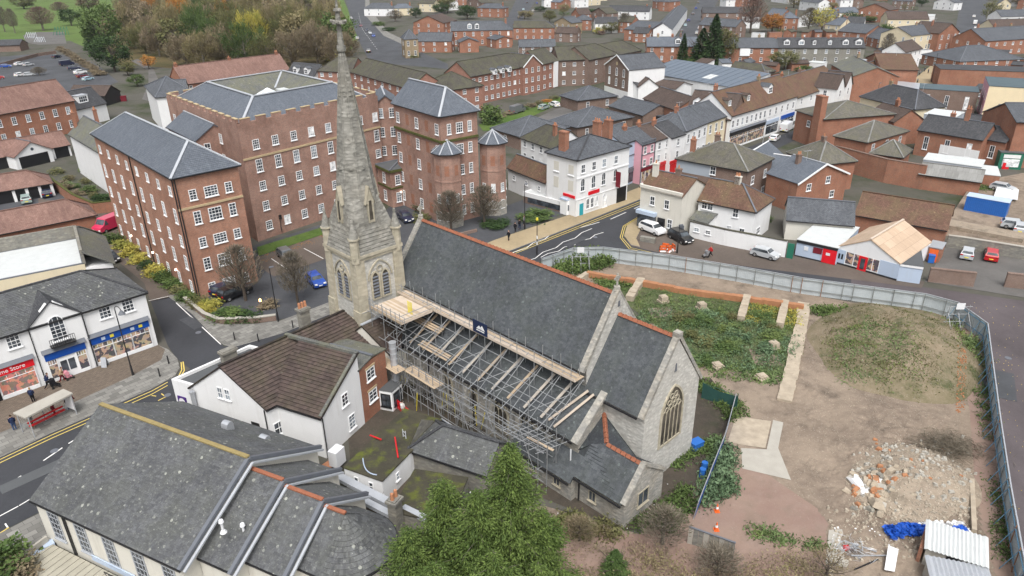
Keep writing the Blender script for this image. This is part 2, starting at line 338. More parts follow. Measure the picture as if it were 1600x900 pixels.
def copytree(root,loc,rz=0.,label=None,group=None,scale=None,matmap=None):
 r=root.copy();col.objects.link(r);r.location=loc;r.rotation_euler=(0,0,rz)
 if scale:r.scale=scale if isinstance(scale,(tuple,list))else(scale,)*3
 if label:r['label']=label
 if group:r['group']=group
 def rec(src,dst):
  for ch in list(KIDS.get(src.name,[])):
   c=ch.copy();col.objects.link(c);c.parent=dst
   KIDS.setdefault(dst.name,[]).append(c)
   rec(ch,c)
 rec(root,r)
 return r
KIDS={}
def kid(child,parent):KIDS.setdefault(parent.name,[]).append(child);return child
_wc={}
def win_mesh(w_,h_,nx,ny,style,frame,depth=.07):
 key=(round(w_,2),round(h_,2),nx,ny,style,frame)
 if key in _wc:return _wc[key]
 mb=MB();fw=.09 if w_>.7 else .06
 arch=style=='arch';hh=h_-w_/2 if arch else h_
 def rb(x0,x1,z0,z1,y0,y1):mb.hexa([V((x0,y0,z0)),V((x1,y0,z0)),V((x1,y1,z0)),V((x0,y1,z0))],[V((x0,y0,z1)),V((x1,y0,z1)),V((x1,y1,z1)),V((x0,y1,z1))])
 rb(-w_/2,-w_/2+fw,0,hh,-depth,.0);rb(w_/2-fw,w_/2,0,hh,-depth,.0);rb(-w_/2+fw,w_/2-fw,0,fw,-depth,0)
 if arch:
  for k in range(6):
   a0,a1=math.pi*k/6,math.pi*(k+1)/6;r=w_/2
   q=[V((math.cos(a)*rr,0,hh+math.sin(a)*rr))for a,rr in((a0,r),(a1,r),(a1,r-fw),(a0,r-fw))]
   mb.hexa([p+V((0,-depth,0))for p in q],q)
 else:rb(-w_/2+fw,w_/2-fw,h_-fw,h_,-depth,0)
 bw=.045
 for i in range(1,nx):x=-w_/2+w_*i/nx;rb(x-bw/2,x+bw/2,fw,h_-fw-(.02 if arch else 0),-depth*.7,0)
 for j in range(1,ny):z=hh*j/ny;b2=bw*(1.6 if j*2==ny else 1);rb(-w_/2+fw,w_/2-fw,z-b2/2,z+b2/2,-depth*.72,0)
 rb(-w_/2-.08,w_/2+.08,-.1,-.0,-depth-.07,0)
 me=bpy.data.meshes.new('window');me.from_pydata(mb.v,[],mb.f);me.materials.append(MATS[frame])
 g=bpy.data.meshes.new('pane');e=fw*.5
 pts=[(-w_/2+e,-.02,e),(w_/2-e,-.02,e),(w_/2-e,-.02,hh-(0 if arch else e)),(-w_/2+e,-.02,hh-(0 if arch else e))]
 if arch:
  pts=pts[:2]+[(math.cos(math.pi*k/8)*(w_/2-e),-.02,hh+math.sin(math.pi*k/8)*(w_/2-e))for k in range(9)]
 g.from_pydata(pts,[],[tuple(range(len(pts)))])
 _wc[key]=(me,g);return _wc[key]
_gm={}
def gl(mesh,mat):
 k=(mesh.name,mat)
 if k not in _gm:
  m=mesh.copy();m.name='pane';m.materials.append(MATS[mat]);_gm[k]=m
 return _gm[k]
def win(root,p,ang,w_=1.,h_=1.5,nx=2,ny=2,style='rect',frame='frame_white',glass=None,small=False,name='window'):
 me,g=win_mesh(w_,h_,nx,ny,style,frame)
 ro=V(root['_o'])
 o=bpy.data.objects.new(name,me);col.objects.link(o);o.parent=root;o.location=V(p)-ro;o.rotation_euler=(0,0,ang);o['_o']=tuple(p)
 r=random.random();glass=glass or('glass' if r<.76 else 'glass_sky' if r<.93 else 'blind')
 q=bpy.data.objects.new('pane',gl(g,glass));col.objects.link(q);q.parent=o
 kid(o,root);kid(q,o);return o
FOOT=[];AREAS=[]
class Bld:
 def __init__(s,name,label,cat,p1,p2,h,W=None,p3=None,base=0.,xyz=None,group=None,bang=None):
  A,B_=(G(*p1,h),G(*p2,h))if xyz is None else(V(xyz[0]),V(xyz[1]))
  A.z=B_.z=0;s.A=A;s.a=(B_-A).normalized();s.L=(B_-A).length;s.b=V((-s.a.y,s.a.x,0))if bang is None else V((math.cos(R(bang)),math.sin(R(bang)),0));s.bang=math.atan2(s.b.y,s.b.x)
  if p3:s.W=(lambda q:(V((q.x,q.y,0))-B_).dot(s.b))(G(*p3,h))
  else:s.W=W
  s.h=h;s.z0=base;s.root=thing(name,label,cat,(A.x,A.y,base),group);s.ang=math.atan2(s.a.y,s.a.x)
  FOOT.append(s)
 def P(s,u,v,z=0.):r=s.A+s.a*u+s.b*v;return V((r.x,r.y,z))
 def face(s,i):
  return[(s.P(0,0),s.ang,s.L),(s.P(s.L,0),s.bang,s.W),(s.P(s.L,s.W),s.ang+math.pi,s.L),(s.P(0,s.W),s.bang+math.pi,s.W)][i]
 def fp(s,i,t,z,out=0.):
  p,a,L=s.face(i);d=V((math.cos(a),math.sin(a),0));n=V((d.y,-d.x,0));r=p+d*t+n*out;return V((r.x,r.y,z))
 def fpx(s,i,x,y):
  p,a,L=s.face(i);d=V((math.cos(a),math.sin(a),0));n=V((d.y,-d.x,0));q=onp(x,y,p,n);return(q-p).dot(d),q.z
 def visible(s,i):
  p,a,L=s.face(i);d=V((math.cos(a),math.sin(a),0));n=V((d.y,-d.x,0));return n.dot(V((0,0,0))-p-d*L/2)>0
 def walls(s,mat,gable=None,rise=0.,name='wall',off=0.,split=True):
  mb=MB();h=s.h;W,L=s.W,s.L;P=s.P;z0=s.z0
  if gable=='s':
   mb.poly([P(0,0,z0),P(L,0,z0),P(L,0,h),P(0,0,h)]);mb.poly([P(L,W,z0),P(0,W,z0),P(0,W,h),P(L,W,h)])
   mb.poly([P(L,0,z0),P(L,W,z0),P(L,W,h),P(L,W/2,h+rise),P(L,0,h)]);mb.poly([P(0,W,z0),P(0,0,z0),P(0,0,h),P(0,W/2,h+rise),P(0,W,h)])
  elif gable=='t':
   mb.poly([P(0,0,z0),P(L,0,z0),P(L,0,h),P(L/2,0,h+rise),P(0,0,h)]);mb.poly([P(L,W,z0),P(0,W,z0),P(0,W,h),P(L/2,W,h+rise),P(L,W,h)])
   mb.poly([P(L,0,z0),P(L,W,z0),P(L,W,h),P(L,0,h)]);mb.poly([P(0,W,z0),P(0,0,z0),P(0,0,h),P(0,W,h)])
  elif gable=='l':
   mb.poly([P(0,0,z0),P(L,0,z0),P(L,0,h),P(0,0,h)]);mb.poly([P(L,W,z0),P(0,W,z0),P(0,W,h+rise),P(L,W,h+rise)])
   mb.poly([P(L,0,z0),P(L,W,z0),P(L,W,h+rise),P(L,0,h)]);mb.poly([P(0,W,z0),P(0,0,z0),P(0,0,h),P(0,W,h+rise)])
  else:
   mb.hexa([P(0,0,z0),P(L,0,z0),P(L,W,z0),P(0,W,z0)],[P(0,0,h),P(L,0,h),P(L,W,h),P(0,W,h)])
  return kid(mb.build(name,mat,s.root),s.root)
 def roof(s,kind,mat,rise,ov=.3,hl=1,hr=1,tile=None,ridge='lead_dark',ridge_w=.28,verge=None,inset=None,gut=True,name='roof'):
  h,W,L,P=s.h,s.W,s.L,s.P;e=ov;polys=[];ridges=[]
  if kind=='t':
   hw=L/2;i=inset if inset is not None else min(hw,W/2)
   y0=-e if not hr else None
   dz=rise*e/hw
   r0=(hw,i if hl else-e);r1=(hw,W-i if hr else W+e)
   Z=h+rise
   polys.append([P(-e,-e,h-dz),P(r0[0],r0[1],Z),P(r1[0],r1[1],Z),P(-e,W+e,h-dz)])
   polys.append([P(L+e,-e,h-dz),P(L+e,W+e,h-dz),P(r1[0],r1[1],Z),P(r0[0],r0[1],Z)])
   if hl:polys.append([P(-e,-e,h-dz),P(L+e,-e,h-dz),P(r0[0],r0[1],Z)])
   if hr:polys.append([P(L+e,W+e,h-dz),P(-e,W+e,h-dz),P(r1[0],r1[1],Z)])
   ridges.append((P(*r0,Z),P(*r1,Z)))
   if hl:ridges+=[(P(-e,-e,h-dz),P(*r0,Z)),(P(L+e,-e,h-dz),P(*r0,Z))]
   if hr:ridges+=[(P(-e,W+e,h-dz),P(*r1,Z)),(P(L+e,W+e,h-dz),P(*r1,Z))]
   eaves=[(P(-e,-e,h-dz),P(-e,W+e,h-dz)),(P(L+e,-e,h-dz),P(L+e,W+e,h-dz))]+([(P(-e,-e,h-dz),P(L+e,-e,h-dz))]if hl else[])
  elif kind=='s':
   hw=W/2;i=inset if inset is not None else min(hw,L/2);dz=rise*e/hw;Z=h+rise
   r0=(i if hl else-e*.6,hw);r1=(L-i if hr else L+e*.6,hw);x0=-e if hl else-e*.6;x1=L+e if hr else L+e*.6
   polys.append([P(x0,-e,h-dz),P(x1,-e,h-dz),P(*r1,Z),P(*r0,Z)])
   polys.append([P(x1,W+e,h-dz),P(x0,W+e,h-dz),P(*r0,Z),P(*r1,Z)])
   if hl:polys.append([P(-e,W+e,h-dz),P(-e,-e,h-dz),P(*r0,Z)])
   if hr:polys.append([P(L+e,-e,h-dz),P(L+e,W+e,h-dz),P(*r1,Z)])
   ridges.append((P(*r0,Z),P(*r1,Z)))
   if hl:ridges+=[(P(-e,-e,h-dz),P(*r0,Z)),(P(-e,W+e,h-dz),P(*r0,Z))]
   if hr:ridges+=[(P(L+e,-e,h-dz),P(*r1,Z)),(P(L+e,W+e,h-dz),P(*r1,Z))]
   eaves=[(P(x0,-e,h-dz),P(x1,-e,h-dz)),(P(x0,W+e,h-dz),P(x1,W+e,h-dz))]+([(P(L+e,-e,h-dz),P(L+e,W+e,h-dz))]if hr else[])+([(P(-e,-e,h-dz),P(-e,W+e,h-dz))]if hl else[])
  elif kind=='l':
   dz=rise*e/W
   polys.append([P(-e,-e,h-dz),P(L+e,-e,h-dz),P(L+e,W+e,h+rise+dz),P(-e,W+e,h+rise+dz)]);eaves=[(P(-e,-e,h-dz),P(L+e,-e,h-dz))]
  else:
   pr=rise or .01
   mb=MB();q=.2 if rise else-.08;mb.slab([P(q,q,h+.05),P(L-q,q,h+.05),P(L-q,W-q,h+.05),P(q,W-q,h+.05)],.12);o=kid(mb.build(name,mat,s.root),s.root)
   if rise:
    m2=MB()
    for q in(((0,0),(L,0)),((L,0),(L,W)),((L,W),(0,W)),((0,W),(0,0))):
     (a,b),(c,d)=q;v1=V((c-a,d-b,0)).normalized();nn=V((-v1.y,v1.x,0))*.28
     m2.hexa([P(a,b,h-.02),P(c-v1.x*.28,d-v1.y*.28,h-.02),P(c-v1.x*.28+nn.x,d-v1.y*.28+nn.y,h-.02),P(a+nn.x,b+nn.y,h-.02)],[P(a,b,h+rise),P(c-v1.x*.28,d-v1.y*.28,h+rise),P(c-v1.x*.28+nn.x,d-v1.y*.28+nn.y,h+rise),P(a+nn.x,b+nn.y,h+rise)])
    kid(m2.build('parapet',ridge,s.root),s.root)
   return o
  mb=MB()
  for q in polys:mb.slab([p+V((0,0,.06))for p in q],.14)
  o=kid(mb.build(name,mat,s.root),s.root);s.polys=polys;s.roof_o=o
  if tile:
   mt=MB()
   for q in polys:
    if nrm(q).dot(V((0,0,H))-q[0])*(1 if nrm(q).z>0 else-1)>0:tiles(mt,[p+V((0,0,.075))for p in q],*tile)
   kid(mt.build('roof_tile_courses',mat,s.root,kind='stuff'),s.root)
  mr=MB()
  for a,b in ridges:mr.bar(a+V((0,0,.13)),b+V((0,0,.13)),ridge_w,.12)
  if ridges:kid(mr.build('ridge_capping',ridge,s.root),s.root)
  if gut:
   mg=MB()
   for a,b in eaves:mg.bar(a+V((0,0,-.04)),b+V((0,0,-.04)),.14,.12)
   kid(mg.build('gutter','gutter',s.root),s.root)
  return o
 def grid(s,i,ncol,zs,w_=1.,h_=1.5,m0=None,m1=None,nx=2,ny=2,**k):
  p,a,L=s.face(i);m0=.5*L/ncol if m0 is None else m0;m1=m0 if m1 is None else m1
  for c in range(ncol):
   t=L/2 if ncol==1 else m0+(L-m0-m1)*c/(ncol-1)
   for z in zs:win(s.root,s.fp(i,t,z,.005),a,w_,h_,nx,ny,**k)
 def auto(s,ncf,ncs,nfl,w_=1.,h_=None,**k):
  fh=(s.h-s.z0)/nfl;h_=h_ or fh*.5;zs=[s.z0+fh*(j+.28)for j in range(nfl)]
  for i,n in((0,ncf),(1,ncs),(3,ncs)):
   if n and s.visible(i):s.grid(i,n,zs,w_,h_,**k)
 def chimney(s,u,v,top,sx=.9,sy=.6,z0=None,mat='brick_red',pots=2,tall=None):
  mb=MB();c=s.P(u,v);z0=s.h*.6 if z0 is None else z0;mb.box(c,sx,sy,z0,top,s.ang);mb.box(c,sx+.16,sy+.16,top-.22,top-.08,s.ang)
  o=kid(mb.build('chimney',mat,s.root),s.root)
  for k in range(pots):
   m2=MB();q=c+s.a*((k-(pots-1)/2)*sx/max(pots,1));m2.tube(V((q.x,q.y,top)),V((q.x,q.y,top+.5)),.15,.11,7);kid(m2.build('chimney_pot','terracotta',o),o)
 def dormer(s,i,t,z,w_,h_,roofm,wallm='frame_white',depth=2.,pitched=True,nx=2,ny=2):
  p,a,L=s.face(i);d=V((math.cos(a),math.sin(a),0));n=V((d.y,-d.x,0))
  run={0:s.W/2,1:s.L/2}.get(i,s.W/2)if not hasattr(s,'run')else s.run
  back=(z-s.h)/s.rise*run
  c=p+d*t-n*back;c.z=0;mb=MB()
  q0,q1=c-d*w_/2,c+d*w_/2;zz=V((0,0,1))
  mb.hexa([q0+zz*z,q1+zz*z,q1-n*depth+zz*z,q0-n*depth+zz*z],[q0+zz*(z+h_),q1+zz*(z+h_),q1-n*depth+zz*(z+h_),q0-n*depth+zz*(z+h_)])
  o=kid(mb.build('dormer',wallm,s.root),s.root);m2=MB();e=.15
  if pitched:
   rz=zz*(z+h_+w_*.38)
   m2.slab([q0-d*e+n*e+zz*(z+h_),c+n*e+rz,c-n*(depth+.6)+rz,q0-d*e-n*(depth+.6)+zz*(z+h_)],.06);m2.slab([q1+d*e+n*e+zz*(z+h_),q1+d*e-n*(depth+.6)+zz*(z+h_),c-n*(depth+.6)+rz,c+n*e+rz],.06)
   mg=MB();mg.poly([q0+zz*(z+h_),q1+zz*(z+h_),c+rz]);kid(mg.build('dormer_gable',wallm,o),o)
  else:m2.slab([q0-d*e+n*e+zz*(z+h_+.05),q1+d*e+n*e+zz*(z+h_+.05),q1+d*e-n*(depth+.4)+zz*(z+h_+.12),q0-d*e-n*(depth+.4)+zz*(z+h_+.12)],.08)
  kid(m2.build('dormer_roof',roofm,o),o)
  win(s.root,V((c.x+n.x*.02,c.y+n.y*.02,z+.12)),a,w_*.8,h_*.82,nx,ny)
def quick(name,label,cat,p1,p2,h,W,roof,rm,wm,rise,nf=0,ns=0,nfl=2,hl=0,hr=0,chim=(),p3=None,ov=.3,ridge='lead_dark',tile=None,base=0.,w_=1.,frame='frame_white',ridge_w=.25,parapet=.0,group=None,wh=None,nx=2,ny=2,inset=None,gut=True,chm='brick_red'):
 b=Bld(name,label,cat,p1,p2,h,W,p3,base,group=group)
 gab=roof if roof in('s','t','l')else None
 if roof=='s' and hl and hr:gab=None
 if roof=='t' and hl and hr:gab=None
 b.walls(wm,gab if not(hl or hr)else None,rise)
 if gab and(hl or hr):
  mb=MB()
  if roof=='s':
   u=0 if not hl else b.L;mb.poly([b.P(u,0,h),b.P(u,b.W,h),b.P(u,b.W/2,h+rise)])
  else:
   v=0 if not hl else b.W;mb.poly([b.P(0,v,h),b.P(b.L,v,h),b.P(b.L/2,v,h+rise)])
  kid(mb.build('gable_wall',wm,b.root),b.root)
 b.rise=rise;b.roof(roof,rm,rise if roof!='f' else parapet,ov,hl,hr,tile,ridge,ridge_w,inset=inset,gut=gut)
 if nf and not ns and b.W>5:ns=max(1,int(b.W/6))
 if nf or ns:b.auto(nf,ns,nfl,w_,wh,frame=frame,nx=nx,ny=ny)
 for c in chim:
  u,v,t=c[:3];b.chimney(u*b.L,v*b.W,h+rise+t if t<5 else t,pots=c[3]if len(c)>3 else 2,mat=chm)
 return b
def sheet(name,px,z,mat,thick=0.,kerb=None,world=False):
 pts=[(V((p[0],p[1],z))if world else G(p[0],p[1],z))for p in px]
 if nrm(pts).z<0:pts=pts[::-1]
 import mathutils.geometry as mg
 if name not in('ground','park_grass','woodland_floor'):AREAS.append(np.array([(p.x,p.y)for p in pts]))
 tri=mg.tessellate_polygon([pts]);vs=list(pts);fs=[]
 for t_ in tri:
  a,b,c=[pts[i]for i in t_]
  fs.append(tuple(t_)if(b-a).cross(c-a).z>0 else tuple(reversed(t_)))
 mi=[0]*len(fs);n=len(pts)
 if thick:
  vs+=[p-V((0,0,thick))for p in pts]
  for k in range(n):j=(k+1)%n;fs.append((k,n+k,n+j,j));mi.append(1)
 o=finish(name,vs,fs,[mat,kerb or 'kerbstone'],mi,None,'structure')
 return o
def strip(name,px,wd,z,mat,kind='structure',dash=None,world=False,mb=None):
 P_=[(V(p)if world else G(*p,z))for p in px];own=mb is None;mb=mb or MB()
 pos=0.
 for a,b in zip(P_,P_[1:]):
  L=(b-a).length;d=(b-a)/L;n=V((-d.y,d.x,0))*wd/2
  if not dash:mb.poly([a-n,b-n,b+n,a+n]);continue
  x=0
  while x<L:
   y=min(x+dash[0],L);mb.poly([a+d*x-n,a+d*y-n,a+d*y+n,a+d*x+n]);x+=dash[0]+dash[1]
 for i,f in enumerate(mb.f):
  if nrm([mb.v[k]for k in f]).z<0:mb.f[i]=tuple(reversed(f))
 if own:return mb.build(name,mat,None,kind=kind)
S=2600
sheet('ground',[(-S,-200),(S,-200),(S,2*S),(-S,2*S)],0,'town_ground',world=True)
sheet('park_grass',[(-420,75),(110,64),(190,98),(330,110),(530,108),(560,60),(548,25),(520,-40),(-420,-40)],.02,'park')
sheet('woodland_floor',[(150,60),(190,100),(330,112),(530,108),(556,50),(530,12),(330,10),(160,20)],.04,'woodland_floor')
sheet('park_path',[(205,95),(232,110),(232,130),(222,155),(240,160),(250,130),(240,108),(215,92)],.06,'asphalt_yard')
sheet('car_park',[(-90,96),(60,84),(110,86),(150,100),(185,128),(150,140),(-90,150)],.06,'asphalt')
sheet('playground_surface',[(36,55),(60,50),(100,50),(104,68),(60,70),(40,66)],.05,'asphalt_yard')
far_k=[(-80,757),(0,714),(80,676),(237,607),(300,575),(352,541),(480,505),(560,470),(700,425),(800,391),(865,366),(1000,312),(1085,268),(1150,237),(1250,200),(1330,160)]
near_k=[(1350,168),(1262,210),(1100,285),(1003,335),(978,352),(973,372),(940,392),(905,395),(845,408),(760,445),(640,495),(500,560),(380,620),(280,685),(62,800),(0,832),(-80,875)]
sheet('main_road',far_k+near_k,.03,'asphalt_new')
sheet('side_road',[(973,370),(990,385),(1060,400),(1180,416),(1440,448),(1600,470),(1750,490),(1990,700),(1990,1100),(1700,1100),(1598,880),(1565,690),(1540,512),(1440,488),(1250,452),(950,394),(906,399)],.036,'asphalt_purple')
sheet('junction_asphalt',[(905,396),(973,368),(985,384),(1060,400),(1180,416),(1330,436),(1330,470),(1250,454),(950,398)],.042,'asphalt_new')
sheet('side_street',[(298,577),(276,560),(262,540),(235,470),(275,462),(335,528),(355,545)],.036,'asphalt_new')
sheet('service_lane',[(235,471),(225,442),(120,355),(60,330),(60,310),(150,325),(185,345),(276,463)],.036,'tarmac_brown')
sheet('mill_forecourt',[(300,468),(400,382),(497,352),(600,330),(640,300),(790,322),(850,300),(905,325),(780,372),(700,408),(560,455),(480,490),(420,503),(330,505)],.02,'asphalt')
sheet('parking_bay',[(392,408),(500,366),(522,400),(428,432)],.045,'tarmac_brown')
sheet('mill_lawn',[(402,386),(500,356),(505,366),(404,400)],.09,'grass')
sheet('forecourt_right',[(985,384),(1005,345),(1080,350),(1240,395),(1445,440),(1440,450),(1180,418),(1060,402)],.05,'tarmac_brown')
sheet('courtyard',[(-60,300),(-60,335),(100,318),(100,285),(60,270)],.03,'asphalt')
sheet('upper_road',[(540,0),(538,-20),(566,-20),(570,0),(571,22),(600,55),(700,100),(700,108),(578,97),(560,62),(548,30)],.05,'asphalt')
sheet('far_street',[(796,60),(838,0),(845,-20),(812,-20),(806,0),(778,60)],.05,'asphalt')
sheet('far_street',[(1058,55),(1092,0),(1100,-20),(1130,-20),(1122,0),(1092,62),(1085,75),(1050,72)],.05,'asphalt')
sheet('high_street',[(1250,200),(1330,160),(1420,130),(1470,90),(1495,60),(1496,40),(1550,40),(1545,62),(1510,110),(1460,130),(1350,172)],.055,'paving_yellow')
sheet('high_street_road',[(1490,62),(1499,12),(1500,-20),(1545,-20),(1540,40),(1532,60),(1515,92),(1500,92)],.075,'asphalt')
sheet('yard',[(1445,440),(1470,400),(1478,378),(1600,396),(1700,410),(1720,470),(1600,465)],.05,'asphalt_yard')
sheet('yard_upper',[(1477,368),(1490,330),(1520,285),(1600,270),(1720,290),(1720,395),(1600,385)],.9,'earth',.9,'rubble_wall')
sheet('car_yard',[(790,205),(870,170),(905,160),(880,190),(850,210),(800,220)],.04,'asphalt_yard')
sheet('flats_lawn',[(748,195),(790,180),(880,150),(960,140),(960,148),(880,160),(790,200),(755,205)],.05,'grass')
sheet('pavement',[(-80,745),(-60,640),(0,627),(247,539),(263,546),(277,560),(281,574),(274,586),(237,606),(80,675),(0,713)],.13,'pavement_slabs',.1)
sheet('pavement_brickwork',[(-80,705),(-60,640),(0,627),(247,539),(258,546),(252,562),(200,590),(90,640),(0,676)],.136,'pavement_brick')
sheet('pavement',[(262,462),(283,458),(312,487),(345,506),(400,506),(440,500),(520,470),(545,478),(440,520),(366,541),(350,538),(333,525),(300,490)],.13,'pavement_slabs',.1)
sheet('pavement',[(700,424),(700,408),(745,386),(775,374),(900,332),(1000,292),(1085,256),(1085,267),(1000,311),(865,365),(800,390)],.13,'paving_yellow',.1)
sheet('pavement',[(1005,336),(980,352),(975,368),(986,382),(1000,385),(994,372),(1004,352)],.13,'paving_yellow',.1)
sheet('pavement',[(-80,960),(-80,877),(0,833),(62,801),(90,855),(40,900),(0,930)],.13,'pavement_slabs',.1)
sheet('pavement',[(570,-20),(576,-20),(578,14),(606,50),(640,66),(636,72),(600,56),(571,24)],.13,'pavement_slabs',.1)
mb=MB()
for off in(0,5):strip('',[(-80,761+off),(0,718+off),(80,680+off),(237,611+off),(262,597+off)],.12,.045,'yellow_line',mb=mb)
strip('',[(276+2,590),(284,578),(283,566)],.12,.046,'x',mb=mb);strip('',[(280,592),(288,579),(286,565)],.12,.046,'x',mb=mb)
strip('',[(237,606+12),(244,610+9)],.12,.05,'x',mb=mb);strip('',[(252,615),(259,620),(247,626)],.12,.05,'x',mb=mb)
for off in(0,3):strip('',[(760,413+off),(800,395+off),(865,369+off),(1000,315+off)],.12,.045,'x',mb=mb);strip('',[(1003-off,337),(977-off,353),(972-off,371),(986-off,387+off*.5),(1060,404+off),(1180,420+off)],.1,.05,'x',mb=mb)
strip('',[(-5,836),(14,824)],.12,.05,'x',mb=mb)
mb.build('yellow_road_lines','yellow_line',None,kind='structure')
mb=MB()
strip('',[(-60,795),(0,766),(107,693),(200,635)],.14,.045,'x',dash=(2.,2.2),mb=mb)
strip('',[(-20,818),(2,805),(30,790),(50,778)],.12,.045,'x',dash=(1.3,1.6),mb=mb)
strip('',[(905,356),(955,342),(1000,322)],.15,.045,'x',dash=(4.5,2.5),mb=mb)
def zig(a,b,n,amp):
 amp*=.75
 A,B_=G(*a,.047),G(*b,.047);d=(B_-A)/n;nn=V((-d.y,d.x,0)).normalized()*amp
 return[A+d*k+nn*(1 if k%2 else-1)*(0 if k in(0,n)else 1)for k in range(n+1)]
for a,b in(((790,402),(902,347)),((800,420),(925,357)),((845,402),(943,363))):strip('',zig(a,b,8,.35),.13,.047,'x',world=True,mb=mb)
strip('',[(8,818),(12,824)],.12,.05,'x',mb=mb);strip('',[(275,473),(345,538)],.12,.05,'x',mb=mb);strip('',[(232,470),(275,460)],.1,.05,'x',mb=mb)
for q in(((424,404),(448,420)),((475,388),(505,404)),((505,376),(530,388))):strip('',q,.12,.055,'x',mb=mb)
strip('',[(560,20),(566,45),(590,78)],.15,.06,'x',dash=(4,5),mb=mb)
mb.build('white_road_lines','white_line',None,kind='structure')
for k,(x,y,w_,d_)in enumerate(((900,378,5,1.2),(60,740,6,1.4),(180,672,2.5,1),(1120,428,6,1.2),(1560,600,3,6),(1340,462,5,1.5),(300,505,1.4,4),(700,405,5,2))):
 g=G(x,y);m_=MB();m_.box(g,w_,d_,.03,.056+.001*k,R(48 if x<1000 else-30));m_.build('tarmac_patch',('asphalt','felt')[k%2],None,kind='structure')
for x,y in((930,371),(85,705),(262,618),(1420,472),(1575,560),(310,520),(1260,440)):m_=MB();g=G(x,y);m_.tube(g+V((0,0,.03)),g+V((0,0,.066)),.35,.35,12);m_.build('manhole_cover','lead_dark',None,kind='structure')
mb=MB()
for k in range(5):strip('',[(1498+k*9,52),(1502+k*9,57)],1.2,.09,'x',mb=mb)
mb.build('zebra_crossing','white_line',None,kind='structure')
sheet('site_ground',[(850,432),(905,402),(950,400),(1250,458),(1440,492),(1540,520),(1562,690),(1597,900),(1680,1100),(500,1100),(590,880),(700,800),(850,790),(1000,835),(1085,715),(1100,640),(1000,480)],.02,'earth')
sheet('churchyard_ground',[(590,700),(700,720),(980,830),(1065,805),(1150,640),(1110,590),(1090,590),(1000,600),(600,560),(540,640),(560,860),(640,1000),(700,1000),(700,800)],.028,'earth_dark')
sheet('pink_ground',[(1130,720),(1190,735),(1300,810),(1290,830),(1300,900),(1000,1000),(850,900),(880,830),(1010,835),(1080,800)],.036,'earth_pink')
sheet('concrete_pad',[(1150,650),(1205,658),(1196,700),(1160,695),(1137,690)],.05,'limestone');sheet('concrete_pad',[(1208,656),(1224,660),(1216,700),(1236,750),(1160,732),(1158,700),(1198,702)],.055,'concrete')
sheet('concrete_pad',[(1295,828),(1325,826),(1345,890),(1290,880)],.1,'concrete',.08)
sheet('concrete_pad',[(1310,850),(1440,840),(1500,900),(1480,1000),(1290,1000),(1290,890)],.05,'limestone')
sheet('site_verge',[(1470,500),(1540,520),(1562,690),(1597,900),(1680,1050),(1560,1050),(1530,850),(1515,640),(1500,560)],.03,'groundless' if False else 'earth_pink')
sheet('wet_earth',[(940,440),(1255,476),(1235,590),(1090,570),(1040,520),(985,480)],.03,'weedy_ground')
def footing(px,wd,h,mat='limestone',name='wall_footing',lab=None):
 P_=[G(*p,h)for p in px];mb=MB()
 for a,b in zip(P_,P_[1:]):
  n=max(1,int((b-a).length/1.1));d=(b-a)/n
  for k in range(n):
   w2=wd*random.uniform(.88,1.1);q0,q1=a+d*(k-.03),a+d*(k+1.03);s_=V((-d.y,d.x,0)).normalized()*w2/2;hh=h*random.uniform(.9,1.05)-h
   mb.hexa([p-V((0,0,h-.0))for p in(q0-s_,q1-s_,q1+s_,q0+s_)],[p+V((0,0,hh))for p in(q0-s_,q1-s_,q1+s_,q0+s_)])
 o=mb.build(name,mat,None);tag(o,lab,'footing');return o
plain('brick_footing',(.34,.16,.08),.9,var=.3,scale=2)
footing([(1256,472),(1254,500),(1243,545),(1238,575),(1226,624)],1.5,.3,lab='long pale crumbling concrete strip running down beside the weeds')
footing([(1168,460),(1158,494)],.9,.8,lab='short pale footing with square foot, middle of the weed bed');footing([(1228,468),(1219,504)],.9,.8,lab='short pale footing nearest the long concrete strip')
footing([(1002,434),(984,462)],1.0,.8,lab='pale buttress footing beside the church gable cross')
footing([(918,424),(990,436),(1080,452),(1160,462),(1256,476)],.7,.8,'brick_footing',lab='long orange brick retaining footing below the grey hoarding')
footing([(918,424),(903,434)],.8,.8,lab='short return footing at the west corner of the weed bed')
for k,(x,y,d)in enumerate(((1036,472,'square concrete pier base closest to the church gable'),(1096,483,'square concrete pier base in the middle of the weeds'),(1208,545,'square concrete pier base beside the long concrete strip'),(1120,574,'square concrete pier base below the blue green weeds'),(1190,592,'low broken pier base on bare earth below the weeds'))):
 mb=MB();g=G(x,y,0);mb.box(g,1.25,1.2,0,.3,R(24));mb.box(g,.95,.9,.3,.9 if k<3 else .5,R(18));mb.box(g+V((.02,.02,0)),.7,.6,.9 if k<3 else .5,.96 if k<3 else .56,R(26))
 tag(mb.build('pier_base','limestone',None),d,'pier base','old pier bases on the building site')
